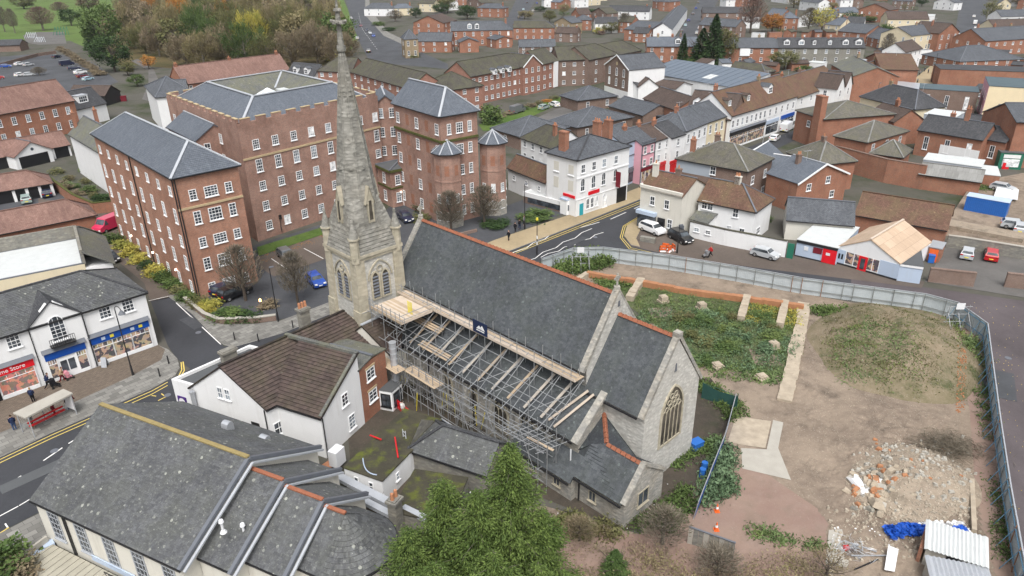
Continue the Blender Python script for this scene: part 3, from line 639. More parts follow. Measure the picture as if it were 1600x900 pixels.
def mound(name,px,hgt,mat,lab,seed=0,n=46,pw=1.6):
 P_=[G(*p)for p in px];c=sum(P_,V((0,0,0)))/len(P_);K=64
 an=sorted([(math.atan2(p.y-c.y,p.x-c.x),(p-c).length)for p in P_]);r_=random.Random(seed)
 A=[a for a,_ in an];Rr=[b for _,b in an]
 th=np.linspace(-math.pi,math.pi,K,endpoint=False);rad=np.interp(th,np.array(A+[A[0]+2*math.pi]if False else[A[-1]-2*math.pi]+A+[A[0]+2*math.pi]),np.array([Rr[-1]]+Rr+[Rr[0]]))
 from mathutils import noise as nz
 vs=[V((c.x,c.y,hgt+.02))];fs=[];rows=n//2
 for j in range(1,rows+1):
  f=j/rows
  for k in range(K):
   x=c.x+math.cos(th[k])*rad[k]*f;y=c.y+math.sin(th[k])*rad[k]*f
   base=(0.5+.5*math.cos(math.pi*f))**(1/pw)
   q=nz.fractal(V((x*.35,y*.35,seed)),.9,2.1,5)*.45+nz.noise(V((x*.13,y*.13,seed+3)))*.5
   vs.append(V((x,y,max(hgt*base*(1+.55*q)+.22*nz.noise(V((x*2,y*2,0)))*min(1,base*3),0)if f<1 else-.02)))
 for k in range(K):fs.append((0,1+k,1+(k+1)%K))
 for j in range(rows-1):
  for k in range(K):a=1+j*K+k;b=1+j*K+(k+1)%K;fs.append((a,a+K,b+K,b))
 o=finish(name,vs,fs,mat,smooth=True,kind='structure');return o
mound('spoil_heap',[(1292,492),(1340,472),(1400,478),(1470,490),(1510,540),(1525,605),(1495,632),(1420,628),(1330,606),(1280,560)],2.8,'mound','',3,pw=1.9)
mound('rubble_bank',[(1340,710),(1400,690),(1470,700),(1520,740),(1525,800),(1450,830),(1370,820),(1320,760)],1.5,'rubble_ground','',9)
mound('gravel_spread',[(1230,640),(1300,610),(1420,625),(1500,640),(1505,690),(1420,700),(1340,720),(1240,740)],.5,'earth','',5)
def relief(name,px,step,amp,mat,seed):
 from mathutils import noise as nz
 P_=[(G(*p).x,G(*p).y)for p in px];xs=[p[0]for p in P_];ys=[p[1]for p in P_];nx_=int((max(xs)-min(xs))/step)+1;ny2=int((max(ys)-min(ys))/step)+1;idx={};vs=[];fs=[];A=np.array(P_);Bn=np.roll(A,-1,0)
 def edge(x,y):
  d=Bn-A;t_=np.clip(((np.array([x,y])-A)*d).sum(1)/(d*d).sum(1),0,1);return float(np.min(np.linalg.norm(A+d*t_[:,None]-[x,y],axis=1)))
 def ins(x,y):
  c=False;j=len(P_)-1
  for i in range(len(P_)):
   if(P_[i][1]>y)!=(P_[j][1]>y)and x<(P_[j][0]-P_[i][0])*(y-P_[i][1])/(P_[j][1]-P_[i][1]+1e-9)+P_[i][0]:c=not c
   j=i
  return c
 for i in range(nx_):
  for j in range(ny2):
   x,y=min(xs)+i*step,min(ys)+j*step
   if ins(x,y):
    e=min(1,edge(x,y)/2.5);z=.022+e*(.03+amp*(max(0,nz.fractal(V((x*.3,y*.3,seed)),.8,2.2,4)+.45)+.5*abs(nz.noise(V((x*1.7,y*1.7,seed))))+.35*abs(nz.noise(V((x*.16+y*.1,y*1.1-x*.9,4))))));idx[i,j]=len(vs);vs.append(V((x,y,z)))
 for(i,j)in idx:
  if all(k in idx for k in((i+1,j),(i,j+1),(i+1,j+1))):fs.append((idx[i,j],idx[i+1,j],idx[i+1,j+1],idx[i,j+1]))
 return finish(name,vs,fs,mat,smooth=False,kind='structure')
relief('rough_ground',[(1245,560),(1275,500),(1300,610),(1420,632),(1500,635),(1515,690),(1545,850),(1580,960),(1290,960),(1300,830),(1240,760),(1230,680),(1232,620)],.33,.26,'earth',5)
relief('rough_ground',[(880,850),(1010,842),(1080,830),(1180,850),(1290,860),(1290,1000),(860,1000)],.4,.2,'earth_pink',8)
CO=V((16.32,53.11,0));CA=R(-45.7);cu=V((math.cos(CA),math.sin(CA),0));cv=V((-math.sin(CA),math.cos(CA),0))
def C(u,v,z=0.):r=CO+cu*u+cv*v;return V((r.x,r.y,z))
church=thing('stone_church','long stone church with grey slate roofs and orange ridge tiles, behind the scaffold','church',C(-16,-6,0))
def cb(name,mat,fn,parent=church,**k):
 mb=MB();fn(mb);return kid(mb.build(name,mat,parent,**k),parent)
def quadbox(mb,u0,u1,v0,v1,z0,z1):mb.hexa([C(u0,v0,z0),C(u1,v0,z0),C(u1,v1,z0),C(u0,v1,z0)],[C(u0,v0,z1),C(u1,v0,z1),C(u1,v1,z1),C(u0,v1,z1)])
def gab(mb,u0,u1,v0,v1,h,top):
 vm=(v0+v1)/2
 mb.poly([C(u0,v0,0),C(u1,v0,0),C(u1,v0,h),C(u0,v0,h)]);mb.poly([C(u1,v1,0),C(u0,v1,0),C(u0,v1,h),C(u1,v1,h)])
 mb.poly([C(u1,v0,0),C(u1,v1,0),C(u1,v1,h),C(u1,vm,top),C(u1,v0,h)]);mb.poly([C(u0,v1,0),C(u0,v0,0),C(u0,v0,h),C(u0,vm,top),C(u0,v1,h)])
cb('wall','flint_white',lambda m:gab(m,-6.2,0,-8,0,7.9,13.35))
cb('wall','flint',lambda m:gab(m,-33.4,-6.2,-8,0,9.65,15.1))
cb('wall','flint_white',lambda m:(gab(m,-6.75,-6.15,-8.0,0.0,9.6,15.55),None))
def aisle(m):
 m.poly([C(-30,-11.3,0),C(-4.1,-11.3,0),C(-4.1,-11.3,5),C(-30,-11.3,5)]);m.poly([C(-4.1,-11.3,0),C(-4.1,-8,0),C(-4.1,-8,7.8),C(-4.1,-11.3,5)])
 m.poly([C(-30,-8,0),C(-30,-11.3,0),C(-30,-11.3,5),C(-30,-8,7.8)])
cb('wall','flint',aisle)
def rslope(name,mat,pts,tile,th=.14):
 cb(name,mat,lambda m:m.slab(pts,th));n=nrm(pts);n=n if n.z>0 else-n
 cb(name+'_slates',mat,lambda m:tiles(m,[p+n*.01 for p in pts],*tile),kind='stuff')
ST='slate_tiles_church'
rslope('roof',ST,[C(-33.3,-8.35,9.35),C(-6.75,-8.35,9.35),C(-6.75,-4,15.2),C(-33.3,-4,15.2)],(.32,.21))
cb('roof',ST,lambda m:m.slab([C(-6.75,.35,9.35),C(-33.3,.35,9.35),C(-33.3,-4,15.2),C(-6.75,-4,15.2)],.14))
rslope('roof',ST,[C(-6.2,-8.3,7.65),C(-.35,-8.3,7.65),C(-.35,-4,13.4),C(-6.2,-4,13.4)],(.32,.21))
cb('roof',ST,lambda m:m.slab([C(-.35,.3,7.65),C(-6.2,.3,7.65),C(-6.2,-4,13.4),C(-.35,-4,13.4)],.14))
rslope('roof',ST,[C(-30,-11.6,4.85),C(-4.4,-11.6,4.85),C(-4.4,-8.0,7.85),C(-30,-8.0,7.85)],(.32,.21))
def coping(pts,w_,h_=.3,mat='flint'):
 for a,b in zip(pts,pts[1:]):cb('coping',mat,lambda m:m.bar(a,b,w_,h_))
coping([C(-.15,-8.35,7.7),C(-.15,-4,13.75),C(-.15,.35,7.7)],.5);coping([C(-6.45,-8.4,9.4),C(-6.45,-4,15.65),C(-6.45,.4,9.4)],.55)
coping([C(-33.5,-8.4,9.4),C(-33.5,-4,15.4),C(-33.5,.4,9.4)],.6);coping([C(-4.2,-11.75,4.95),C(-4.2,-7.9,8.15)],.65)
rt=MB();rt.hexa([V((-.24,-.2,-.08)),V((.24,-.2,-.08)),V((.24,.2,-.08)),V((-.24,.2,-.08))],[V((-.235,-.05,.13)),V((.235,-.05,.13)),V((.235,.05,.13)),V((-.235,.05,.13))])
rt.hexa([V((-.1,-.03,.13)),V((.1,-.03,.13)),V((.1,.03,.13)),V((-.1,.03,.13))],[V((-.05,-.02,.2)),V((.05,-.02,.2)),V((.05,.02,.2)),V((-.05,.02,.2))])
rtm=bpy.data.meshes.new('ridge_tile');rtm.from_pydata(rt.v,[],rt.f);rtm.materials.append(M('ridge_red'))
def ridge_tiles(root,a,b,step=.5,mesh=rtm,sc_=1.):
 d=b-a;n=int(d.length/step);ang=math.atan2(d.y,d.x);pit=-math.asin(d.z/d.length)
 for k in range(n):
  p=a+d*(k+.5)/n;o=bpy.data.objects.new('ridge_tile',mesh);col.objects.link(o);o.parent=root;o.location=p-V(root['_o']);o.rotation_euler=(0,pit,ang);o.scale=(step/.5*sc_,sc_,sc_);kid(o,root)
ridge_tiles(church,C(-33.3,-4,15.27),C(-6.8,-4,15.27));ridge_tiles(church,C(-6.1,-4,13.48),C(-.5,-4,13.48))
def cross(u,v,z,s=1.):
 def f(m):
  m.bar(C(u,v,z-.3),C(u,v,z+1.2*s),.16*s,.16*s);m.bar(C(u,v-.38*s,z+.75*s),C(u,v+.38*s,z+.75*s),.14*s,.14*s)
  for k in range(10):
   a0,a1=2*math.pi*k/10,2*math.pi*(k+1)/10;r=.26*s;m.bar(C(u,v+math.cos(a0)*r,z+.75*s+math.sin(a0)*r),C(u,v+math.cos(a1)*r,z+.75*s+math.sin(a1)*r),.08*s)
  m.bar(C(u,v,z-.4),C(u,v,z),.5*s,.5*s)
 cb('gable_cross','flint',f)
cross(-33.5,-4,15.8);cross(-6.45,-4,16.0)
cb('gable_stone','flint',lambda m:quadbox(m,-.45,.15,-4.3,-3.7,13.5,14.0))
for k in range(7):
 u_=-29+k*3.6
 if u_<-5:cb('buttress','flint',lambda m:m.hexa([C(u_-.3,-12.1,0),C(u_+.3,-12.1,0),C(u_+.3,-11.3,0),C(u_-.3,-11.3,0)],[C(u_-.3,-11.5,4.2),C(u_+.3,-11.5,4.2),C(u_+.3,-11.3,4.3),C(u_-.3,-11.3,4.3)]))
for a_,b_ in((C(-30,-11.72,4.75),C(-4.5,-11.72,4.75)),(C(-33,-8.45,9.25),C(-6.9,-8.45,9.25)),(C(-6,-8.42,7.55),C(-.5,-8.42,7.55))):cb('gutter','gutter',lambda m:m.bar(a_,b_,.16,.14))
for u_ in(-24,-17.2,-10.5):cb('downpipe','gutter',lambda m:m.tube(C(u_,-11.42,0),C(u_,-11.42,4.8),.07))
def lancet_window(root,Pf,tc,z0,w_,zs,n,stone='ashlar',glass='glass_church',cusps=True,depth=.12):
 """Pf(t, z, out) -> point on a wall; pointed arch of width w_, springing at zs."""
 def arch(r_out,k=9):
  W2=w_/2+r_out;R_=w_+r_out*1.0;pts=[]
  for j in range(k+1):
   a=math.radians(60)*j/k;pts.append((tc-w_/2+R_*math.cos(a),zs+R_*math.sin(a)))
  left=[(2*tc-x,z)for x,z in reversed(pts[:-1])]
  return[(tc+w_/2+r_out,z0-r_out)]+pts+left+[(tc-w_/2-r_out,z0-r_out)]
 inn,outr=arch(0),arch(.2)
 mb=MB();i0=len(mb.v);mb.poly([Pf(t_,z_,.03)for t_,z_ in[(tc+w_/2,z0)]+inn[1:-1]+[(tc-w_/2,z0)]])
 pane=mb.build('window_glass',glass,root);kid(pane,root)
 ms=MB();m_=len(inn)
 for j in range(m_):
  a,b=inn[j],inn[(j+1)%m_];c,d=outr[(j+1)%m_],outr[j]
  ms.hexa([Pf(*a,0),Pf(*b,0),Pf(*c,0),Pf(*d,0)],[Pf(*a,depth),Pf(*b,depth),Pf(*c,depth),Pf(*d,depth)])
 kid(ms.build('window_surround',stone,root),root)
 mt=MB();bw=.05+.006*w_
 def bar2(a,b):mt.bar(Pf(*a,.07),Pf(*b,.07),bw,bw,up=V((0,0,1))if abs(a[0]-b[0])>.01 else cu)
 lw=w_/n
 for j in range(1,n):bar2((tc-w_/2+lw*j,z0),(tc-w_/2+lw*j,zs+lw*.4))
 for j in range(n):
  x0=tc-w_/2+lw*j
  for s_ in(0,1):
   prev=None
   for q in range(4):
    a=math.radians(60)*q/3;x=x0+lw*math.cos(a)if s_==0 else x0+lw-lw*math.cos(a);z=zs+lw*.1+lw*math.sin(a)
    if prev:bar2(prev,(x,z))
    prev=(x,z)
 if cusps and n>=2:
  lv=1;zz=zs+lw*1.0
  cs=[(tc,zz+lw*.3)]if n==2 else[(tc-lw/2,zz+.1*lw),(tc+lw/2,zz+.1*lw),(tc,zz+lw*.95)]if n<5 else[(tc-lw*1.5,zz),(tc-lw*.5,zz+.1),(tc+lw*.5,zz+.1),(tc+lw*1.5,zz),(tc-lw,zz+lw*.95),(tc,zz+lw*1.05),(tc+lw,zz+lw*.95),(tc-lw*.5,zz+lw*1.9),(tc+lw*.5,zz+lw*1.9)]
  for cx,cz in cs:
   r_=lw*.42;prev=None
   for q in range(9):
    a=2*math.pi*q/8;p=(cx+r_*math.cos(a),cz+r_*math.sin(a))
    if prev:bar2(prev,p)
    prev=p
 kid(mt.build('window_tracery',stone,root),root)
lancet_window(church,lambda t_,z_,o:C(o,t_,z_),-4.0,3.4,3.0,6.3,5)
cb('vent','lead_dark',lambda m:m.hexa([C(.0,-4.2,10.3),C(.0,-3.85,10.3),C(.03,-3.85,10.3),C(.03,-4.2,10.3)],[C(.0,-4.1,11.1),C(.0,-3.95,11.1),C(.03,-3.95,11.1),C(.03,-4.1,11.1)]))
cb('vent','lead_dark',lambda m:m.hexa([C(-6.14,-4.15,14.2),C(-6.14,-3.85,14.2),C(-6.1,-3.85,14.2),C(-6.1,-4.15,14.2)],[C(-6.14,-4.1,14.7),C(-6.14,-3.9,14.7),C(-6.1,-3.9,14.7),C(-6.1,-4.1,14.7)]))
for k in range(4):tq=onp((738,783,700,828)[k],640,C(0,-11.3),-cv);lancet_window(church,lambda t_,z_,o:C(t_,-11.3-o,z_),(tq-CO).dot(cu),1.35,1.7,3.2,3)
for u_ in(-26,-21.3,-16.5,-11.8,-8.2):
 for k in(-.55,0,.55):cb('clerestory_light','glass_church',lambda m:m.hexa([C(u_+k-.2,-8.0,8.35),C(u_+k+.2,-8.0,8.35),C(u_+k+.2,-8.03,8.35),C(u_+k-.2,-8.03,8.35)][::-1],[C(u_+k-.2,-8.0,8.95),C(u_+k+.2,-8.0,8.95),C(u_+k+.2,-8.03,8.95),C(u_+k-.2,-8.03,8.95)][::-1]))
vs_=thing('vestry','low stone vestry with L shaped slate roof at the foot of the church gable','vestry',C(-1,-11,0))
def vw(m):
 m.poly([C(1.65,-12.3,0),C(1.65,-7.1,0),C(1.65,-7.1,2.9),C(1.65,-10.05,5.0),C(1.65,-12.3,2.65)])
 m.poly([C(-3.4,-12.3,0),C(1.65,-12.3,0),C(1.65,-12.3,2.65),C(-3.4,-12.3,2.65)]);m.poly([C(-3.4,-12.9,0),C(-3.4,-12.3,0),C(-3.4,-12.3,2.65),C(-3.4,-12.9,2.1)])
 m.poly([C(-10.5,-12.9,0),C(-3.4,-12.9,0),C(-3.4,-12.9,2.1),C(-10.5,-12.9,2.1)]);m.poly([C(-10.5,-11.3,0),C(-10.5,-12.9,0),C(-10.5,-12.9,2.1),C(-10.5,-11.3,3.7)])
 m.poly([C(1.65,-7.1,0),C(-.1,-7.1,0),C(-.1,-7.1,2.9),C(1.65,-7.1,2.9)])
cb('wall','flint',vw,vs_)
vp=[[C(-3.4,-12.6,2.45),C(1.5,-12.6,2.45),C(1.5,-10.05,5.0),C(-2.3,-10.05,5.0),C(-3.4,-10.5,4.6)],[C(-10.5,-13.1,1.95),C(-3.4,-13.1,1.95),C(-3.4,-10.5,4.55),C(-4.1,-9.9,5.1),C(-5,-11.3,3.72),C(-10.5,-11.3,3.72)],[C(-4.1,-8.0,6.1),C(-4.1,-11.3,4.1),C(-3.4,-10.5,4.6),C(-2.1,-10.05,5.05)],[C(-4.1,-8.0,6.1),C(-2.1,-10.05,5.05),C(1.5,-10.05,5.0),C(1.5,-7.0,2.95),C(-.2,-7.95,3.3)]]
def vr(m):
 for q in vp:m.slab(q,.12)
cb('roof',ST,vr,vs_)
def vt(m):
 for q in(vp[0],[C(-10.5,-13.1,1.95),C(-3.4,-13.1,1.95),C(-3.4,-11.3,3.72),C(-10.5,-11.3,3.72)]):tiles(m,[p+V((0,0,.02))for p in q],.42,.27)
cb('roof_slates',ST,vt,vs_,kind='stuff')
ridge_tiles(vs_,C(-2.1,-10.05,5.1),C(1.4,-10.05,5.06),.45);ridge_tiles(vs_,C(-4.05,-8.05,6.2),C(-2.15,-10.0,5.12),.45)
cb('coping','flint',lambda m:(m.bar(C(1.6,-12.5,2.55),C(1.6,-10.05,5.2),.5,.25),m.bar(C(1.6,-10.05,5.2),C(1.6,-7.0,2.95),.5,.25)),vs_)
cb('gutter','gutter',lambda m:m.bar(C(-3.4,-12.72,2.32),C(1.5,-12.72,2.32),.14,.12),vs_);cb('gutter','gutter',lambda m:m.bar(C(-10.5,-13.22,1.85),C(-3.5,-13.22,1.85),.14,.12),vs_)
for u_,v_,z_ in((-3.0,-12.38,2.4),(-9.5,-13.0,1.9)):cb('downpipe','gutter',lambda m:m.tube(C(u_,v_,0),C(u_,v_,z_),.07),vs_)
for u_,v_ in((-1.6,-12.3),(-5.0,-12.9),(-8.0,-12.9)):win(vs_,C(u_,v_-.01,.75),CA,1.2 if u_<-6 else .8,1.1,2,1,frame='ashlar',glass='glass')
win(vs_,C(1.66,-9.9,1.0),CA+math.pi/2,1.5,1.5,2,1,frame='ashlar',glass='glass')
cb('vent_pipe','white_plastic',lambda m:m.tube(C(-4.4,-11.9,3.1),C(-4.4,-11.9,4.3),.06),vs_)
TS=5.4;tu1,tv0=-31.6,-13.9;tu0,tv1=tu1-TS,tv0+TS;TZ=14.2
tower=thing('church_tower','square pale stone tower with corner pinnacles and tall tapering octagonal spire','tower',C((tu0+tu1)/2,(tv0+tv1)/2,0))
tc_=((tu0+tu1)/2,(tv0+tv1)/2)
cb('tower_wall','flint_white',lambda m:quadbox(m,tu0,tu1,tv0,tv1,0,TZ),tower)
cb('cornice','ashlar',lambda m:(quadbox(m,tu0-.16,tu1+.16,tv0-.16,tv1+.16,TZ-.55,TZ-.2),quadbox(m,tu0-.28,tu1+.28,tv0-.28,tv1+.28,TZ-.2,TZ+.12)),tower)
cb('string_course','ashlar',lambda m:(quadbox(m,tu0-.1,tu1+.1,tv0-.1,tv1+.1,6.6,6.85)),tower)
for(a,b)in((tu0,tv0),(tu1,tv0),(tu1,tv1),(tu0,tv1)):
 su=1 if a>tc_[0]else-1;sv=1 if b>tc_[1]else-1
 def but(m):
  for z0,z1,e in((0,4.2,.75),(4.2,8.2,.5),(8.2,TZ-.5,.28)):
   m.hexa([C(a-su*.9,b-sv*.9,z0),C(a+su*e,b-sv*.9,z0),C(a+su*e,b+sv*e,z0),C(a-su*.9,b+sv*e,z0)][::(1 if su*sv>0 else-1)],[C(a-su*.9,b-sv*.9,z1),C(a+su*(e-.1),b-sv*.9,z1),C(a+su*(e-.1),b+sv*(e-.1),z1),C(a-su*.9,b+sv*(e-.1),z1)][::(1 if su*sv>0 else-1)])
 cb('buttress','ashlar',but,tower)
 o_=C(a-su*.15,b-sv*.15)
 def pin(m):
  m.tube(V((o_.x,o_.y,TZ-.6)),V((o_.x,o_.y,TZ+1.9)),.5,.46,8);m.tube(V((o_.x,o_.y,TZ+1.9)),V((o_.x,o_.y,TZ+2.05)),.62,.6,8)
 cb('pinnacle_shaft','ashlar',pin,tower)
 cb('pinnacle_cap','spire_stone',lambda m:(m.tube(V((o_.x,o_.y,TZ+2.05)),V((o_.x,o_.y,TZ+3.7)),.52,.08,8),m.tube(V((o_.x,o_.y,TZ+3.65)),V((o_.x,o_.y,TZ+3.95)),.17,.12,6)),tower)
TIP=35.6;s0=TS/2+.12
def oct_at(z):
 f=(z-TZ)/(TIP-.6-TZ);r=max(.12,2.5*(1-f)**.95)
 return r
def spire(m):
 N=64;zs_=[TZ+.1+(TIP-1.6-TZ)*k/N for k in range(N+1)]
 R8=lambda z,ex=0:[(tc_[0]+math.cos(R(22.5+45*k))*(oct_at(z)+ex)/math.cos(R(22.5)),tc_[1]+math.sin(R(22.5+45*k))*(oct_at(z)+ex)/math.cos(R(22.5)))for k in range(8)]
 for a,b in zip(zs_,zs_[1:]):
  A=R8(a,.03*random.random());B_=R8(b,0)
  for k in range(8):
   j=(k+1)%8;m.poly([C(*A[k],a),C(*A[j],a),C(*B_[j],b),C(*B_[k],b)],0,random.random())
 m.poly([C(*p,zs_[-1])for p in R8(zs_[-1])])
cb('spire','spire_stone',spire,tower)
def broach(m):
 zb=TZ+5.4
 for k in(bk_,):
  sa,sb=((1,1),(-1,1),(-1,-1),(1,-1))[k];n=12
  for q in range(n):
   f0,f1=q/n,(q+1)/n
   def ring(f):
    z=TZ+.1+(zb-TZ)*f;r=oct_at(z);e=s0*(1-f)+(r/math.cos(R(22.5))*math.cos(R(45)))*f;t8=r*math.tan(R(22.5))
    return(tc_[0]+sa*e,tc_[1]+sb*e),(tc_[0]+sa*(r+.02),tc_[1]+sb*t8*(1-.0)),(tc_[0]+sa*t8,tc_[1]+sb*(r+.02)),z
   (c0,a0,b0,z0),(c1,a1,b1,z1)=ring(f0),ring(f1)
   st=1 if sa*sb>0 else-1
   for A_,B2,A2,B3 in((a0,c0,c1,a1),(c0,b0,b1,c1)):m.poly([C(*A_,z0),C(*B2,z0),C(*A2,z1),C(*B3,z1)][::st])
for bk_ in range(4):cb('broach','spire_stone',broach,tower)
plain('mossy_step',(.15,.145,.11),.95,var=.5,scale=2)
def skirt(m):
 for k in range(4):
  d=R(90*k);ca,sa=math.cos(d),math.sin(d)
  for q in range(7):
   f0=q/7;z=TZ+.12+f0*2.6;e=s0+.1-(q*.085)-.03*q*.5;r=oct_at(z+2.6/7);
   hw=s0*(1-.08*q)
   def X(o_,t_):return(tc_[0]+o_*ca-t_*sa,tc_[1]+o_*sa+t_*ca)
   m.hexa([C(*X(r-.3,-hw),z),C(*X(e,-hw),z),C(*X(e,hw),z),C(*X(r-.3,hw),z)],[C(*X(r-.3,-hw),z+.37),C(*X(e-.1,-hw),z+.3),C(*X(e-.1,hw),z+.3),C(*X(r-.3,hw),z+.37)],0,random.random())
cb('spire_skirt','spire_stone',skirt,tower)
for z_,e_ in((22.6,.1),(29.6,.08),(30.0,.06)):cb('spire_band','spire_stone',lambda m:m.tube(C(*tc_,z_),C(*tc_,z_+.3),(oct_at(z_)+e_)*1.05,(oct_at(z_)+e_*.6)*1.05,8),tower)
def ribs(m):
 for k in range(8):
  pr=None
  for q in range(12):
   z=TZ+(TIP-1.8-TZ)*q/11;r=oct_at(z)/math.cos(R(22.5));p=C(tc_[0]+math.cos(R(22.5+45*k))*r,tc_[1]+math.sin(R(22.5+45*k))*r,z)
   if pr is not None:m.tube(pr,p,.1,.09,5)
   pr=p
cb('spire_rib','spire_stone',ribs,tower)
def fin(m):
 z=TIP-1.8;c=C(*tc_)
 for a,b,r1,r2 in((-.2,.3,.42,.42),(.3,.6,.3,.3),(.6,2.2,.3,.2),(2.2,2.5,.62,.55),(2.5,3.3,.25,.2),(3.3,3.55,.4,.3),(3.55,5.0,.13,.08),(5.0,5.2,.22,.16),(5.2,6.2,.06,.04)):
  m.tube(V((c.x,c.y,z+a)),V((c.x,c.y,z+b)),r1,r2,8)
 for k in range(4):
  a=R(90*k);m.tube(V((c.x,c.y,z+2.35)),V((c.x+.75*math.cos(a),c.y+.75*math.sin(a),z+2.45)),.13,.16,5);m.tube(V((c.x,c.y,z+5.7)),V((c.x+.3*math.cos(a),c.y+.3*math.sin(a),z+5.7)),.04,.04,4)
cb('finial','spire_stone',fin,tower)
for k in range(4):
 d=R(90*k);ca,sa=math.cos(d),math.sin(d);zb=TZ+3.0;r=oct_at(zb)
 def X(o_,t_,z):return C(tc_[0]+o_*ca-t_*sa,tc_[1]+o_*sa+t_*ca,z)
 r-=.1
 lu=cb('lucarne','ashlar',lambda m:(m.hexa([X(r-.9,-.32,zb),X(r+.18,-.32,zb),X(r+.18,.32,zb),X(r-.9,.32,zb)],[X(r-1.2,-.32,zb+2.0),X(r+.18,-.32,zb+2.0),X(r+.18,.32,zb+2.0),X(r-1.2,.32,zb+2.0)]),m.poly([X(r+.18,-.5,zb+2),X(r+.18,.5,zb+2),X(r+.18,0,zb+3.7)]),m.poly([X(r+.25,.55,zb+1.9),X(r-1.6,.5,zb+1.9),X(r-1.3,0,zb+3.8),X(r+.25,0,zb+3.8)]),m.poly([X(r-1.6,-.5,zb+1.9),X(r+.25,-.55,zb+1.9),X(r+.25,0,zb+3.8),X(r-1.3,0,zb+3.8)])),tower)
 cb('louvre','glass_church',lambda m:m.hexa([X(r+.17,-.2,zb+.3),X(r+.21,-.2,zb+.3),X(r+.21,.2,zb+.3),X(r+.17,.2,zb+.3)],[X(r+.17,-.14,zb+2.3),X(r+.21,-.14,zb+2.3),X(r+.21,.14,zb+2.3),X(r+.17,.14,zb+2.3)]),lu)
 for s_ in(-1,1):cb('lucarne_shaft','ashlar',lambda m:m.tube(X(r+.25,s_*.3,zb),X(r+.25,s_*.3,zb+2),.05),lu)
for s_ in(0,1):
 Pf=(lambda t_,z_,o:C(tu1+o,t_,z_))if s_==0 else(lambda t_,z_,o:C(t_,tv0-o,z_))
 cc=tc_[1]if s_==0 else tc_[0]
 for e in(-.62,.62):lancet_window(tower,Pf,cc+e,9.1,.78,11.3,1,cusps=False)
 lancet_window(tower,Pf,cc,9.0,2.15,11.7,2,glass='glass_church')if False else None
 lv=MB()
 for e in(-.62,.62):
  for q in range(7):lv.hexa([Pf(cc+e-.36,9.2+q*.36,.04),Pf(cc+e+.36,9.2+q*.36,.04),Pf(cc+e+.36,9.2+q*.36,.13),Pf(cc+e-.36,9.2+q*.36,.13)],[Pf(cc+e-.36,9.38+q*.36,.03),Pf(cc+e+.36,9.38+q*.36,.03),Pf(cc+e+.36,9.3+q*.36,.13),Pf(cc+e-.36,9.3+q*.36,.13)])
 kid(lv.build('louvres','lead_dark',tower),tower)
 def hood(m):
  prev=None
  for q in range(-8,9):
   a=R(60)*(1-abs(q)/8);x=(1.35 if q>=0 else-1.35);
   W_=2.9;px_=cc+(-W_/2+W_*math.cos(R(60)*(1-q/8))if q>=0 else W_/2-W_*math.cos(R(60)*(1+q/8)));pz=11.3+W_*math.sin(a)*.8
   p=Pf(px_,pz,.08)
   if prev is not None:m.bar(prev,p,.14,.14)
   prev=p
 cb('hood_mould','ashlar',hood,tower)
 ms=MB();r_=.33
 for q in range(8):ms.bar(Pf(cc+r_*math.cos(math.pi*q/4),12.35+r_*math.sin(math.pi*q/4),.08),Pf(cc+r_*math.cos(math.pi*(q+1)/4),12.35+r_*math.sin(math.pi*(q+1)/4),.08),.1)
 kid(ms.build('tracery_ring','ashlar',tower),tower)
 lancet_window(tower,Pf,cc+(.3 if s_ else 0),3.6,.8,5.0,1,cusps=False)
scaf=thing('scaffolding','steel tube scaffold with timber boards over the church aisle roof','scaffold',C(-18,-12,0))
unit=bpy.data.meshes.new('pole');_m=MB();_m.tube(V((0,0,0)),V((0,0,1)),.037,n=5);unit.from_pydata(_m.v,[],_m.f);unit.materials.append(M('scaffold_tube'))
unity=unit.copy();unity.materials.clear();unity.materials.append(M('yellow'))
def pole(a,b,mesh=unit,root=scaf,name='pole',r=1.):
 a,b=V(a),V(b);d=b-a;o=bpy.data.objects.new(name,mesh);col.objects.link(o);o.parent=root
 o.location=a-V(root['_o']);o.rotation_mode='QUATERNION';o.rotation_quaternion=d.to_track_quat('Z','Y');o.scale=(r,r,d.length);kid(o,root)
us=[-30.2+2.15*k for k in range(12)]
for k,u_ in enumerate(us):
 pole(C(u_,-12.55,0),C(u_,-12.55,6.6+random.uniform(0,.7)));pole(C(u_,-13.6,0),C(u_,-13.6,4.9+random.uniform(0,.9)+(4.9 if k<3 else 0)))
 pole(C(u_,-9.6,6.6),C(u_,-9.6,10.2+random.uniform(0,.5)));pole(C(u_,-8.5,7.6),C(u_,-8.5,10.3))
 pole(C(u_,-13.8,6.15),C(u_,-8.3,8.4));pole(C(u_+.25,-12.8,5.6),C(u_+.9,-9.0,9.3),r=.9)
 if k%2:pole(C(u_,-12.6,.3),C(u_+2.1,-12.6,6.2),r=.9);pole(C(u_,-13.7,1),C(u_-2.,-13.7,5),r=.9)
 if k<11:pole(C(u_+1.1,-11.3,5.7),C(u_+1.1,-11.3,8.6),r=.9)if k%3==0 else pole(C(u_,-12.4,6.3),C(u_+2.15,-9.4,7.6),r=.85)
 for z in(2.,4.):pole(C(u_,-13.8,z),C(u_,-12.3,z))
 pole(C(u_+1.05,-12.5,0),C(u_+1.05,-12.5,6.2));pole(C(u_+1.0,-13.62,0),C(u_+1.1,-13.62,5.0));pole(C(u_,-13.65,.2),C(u_+1.1,-13.65,4.6),r=.8)if k%3==0 else None
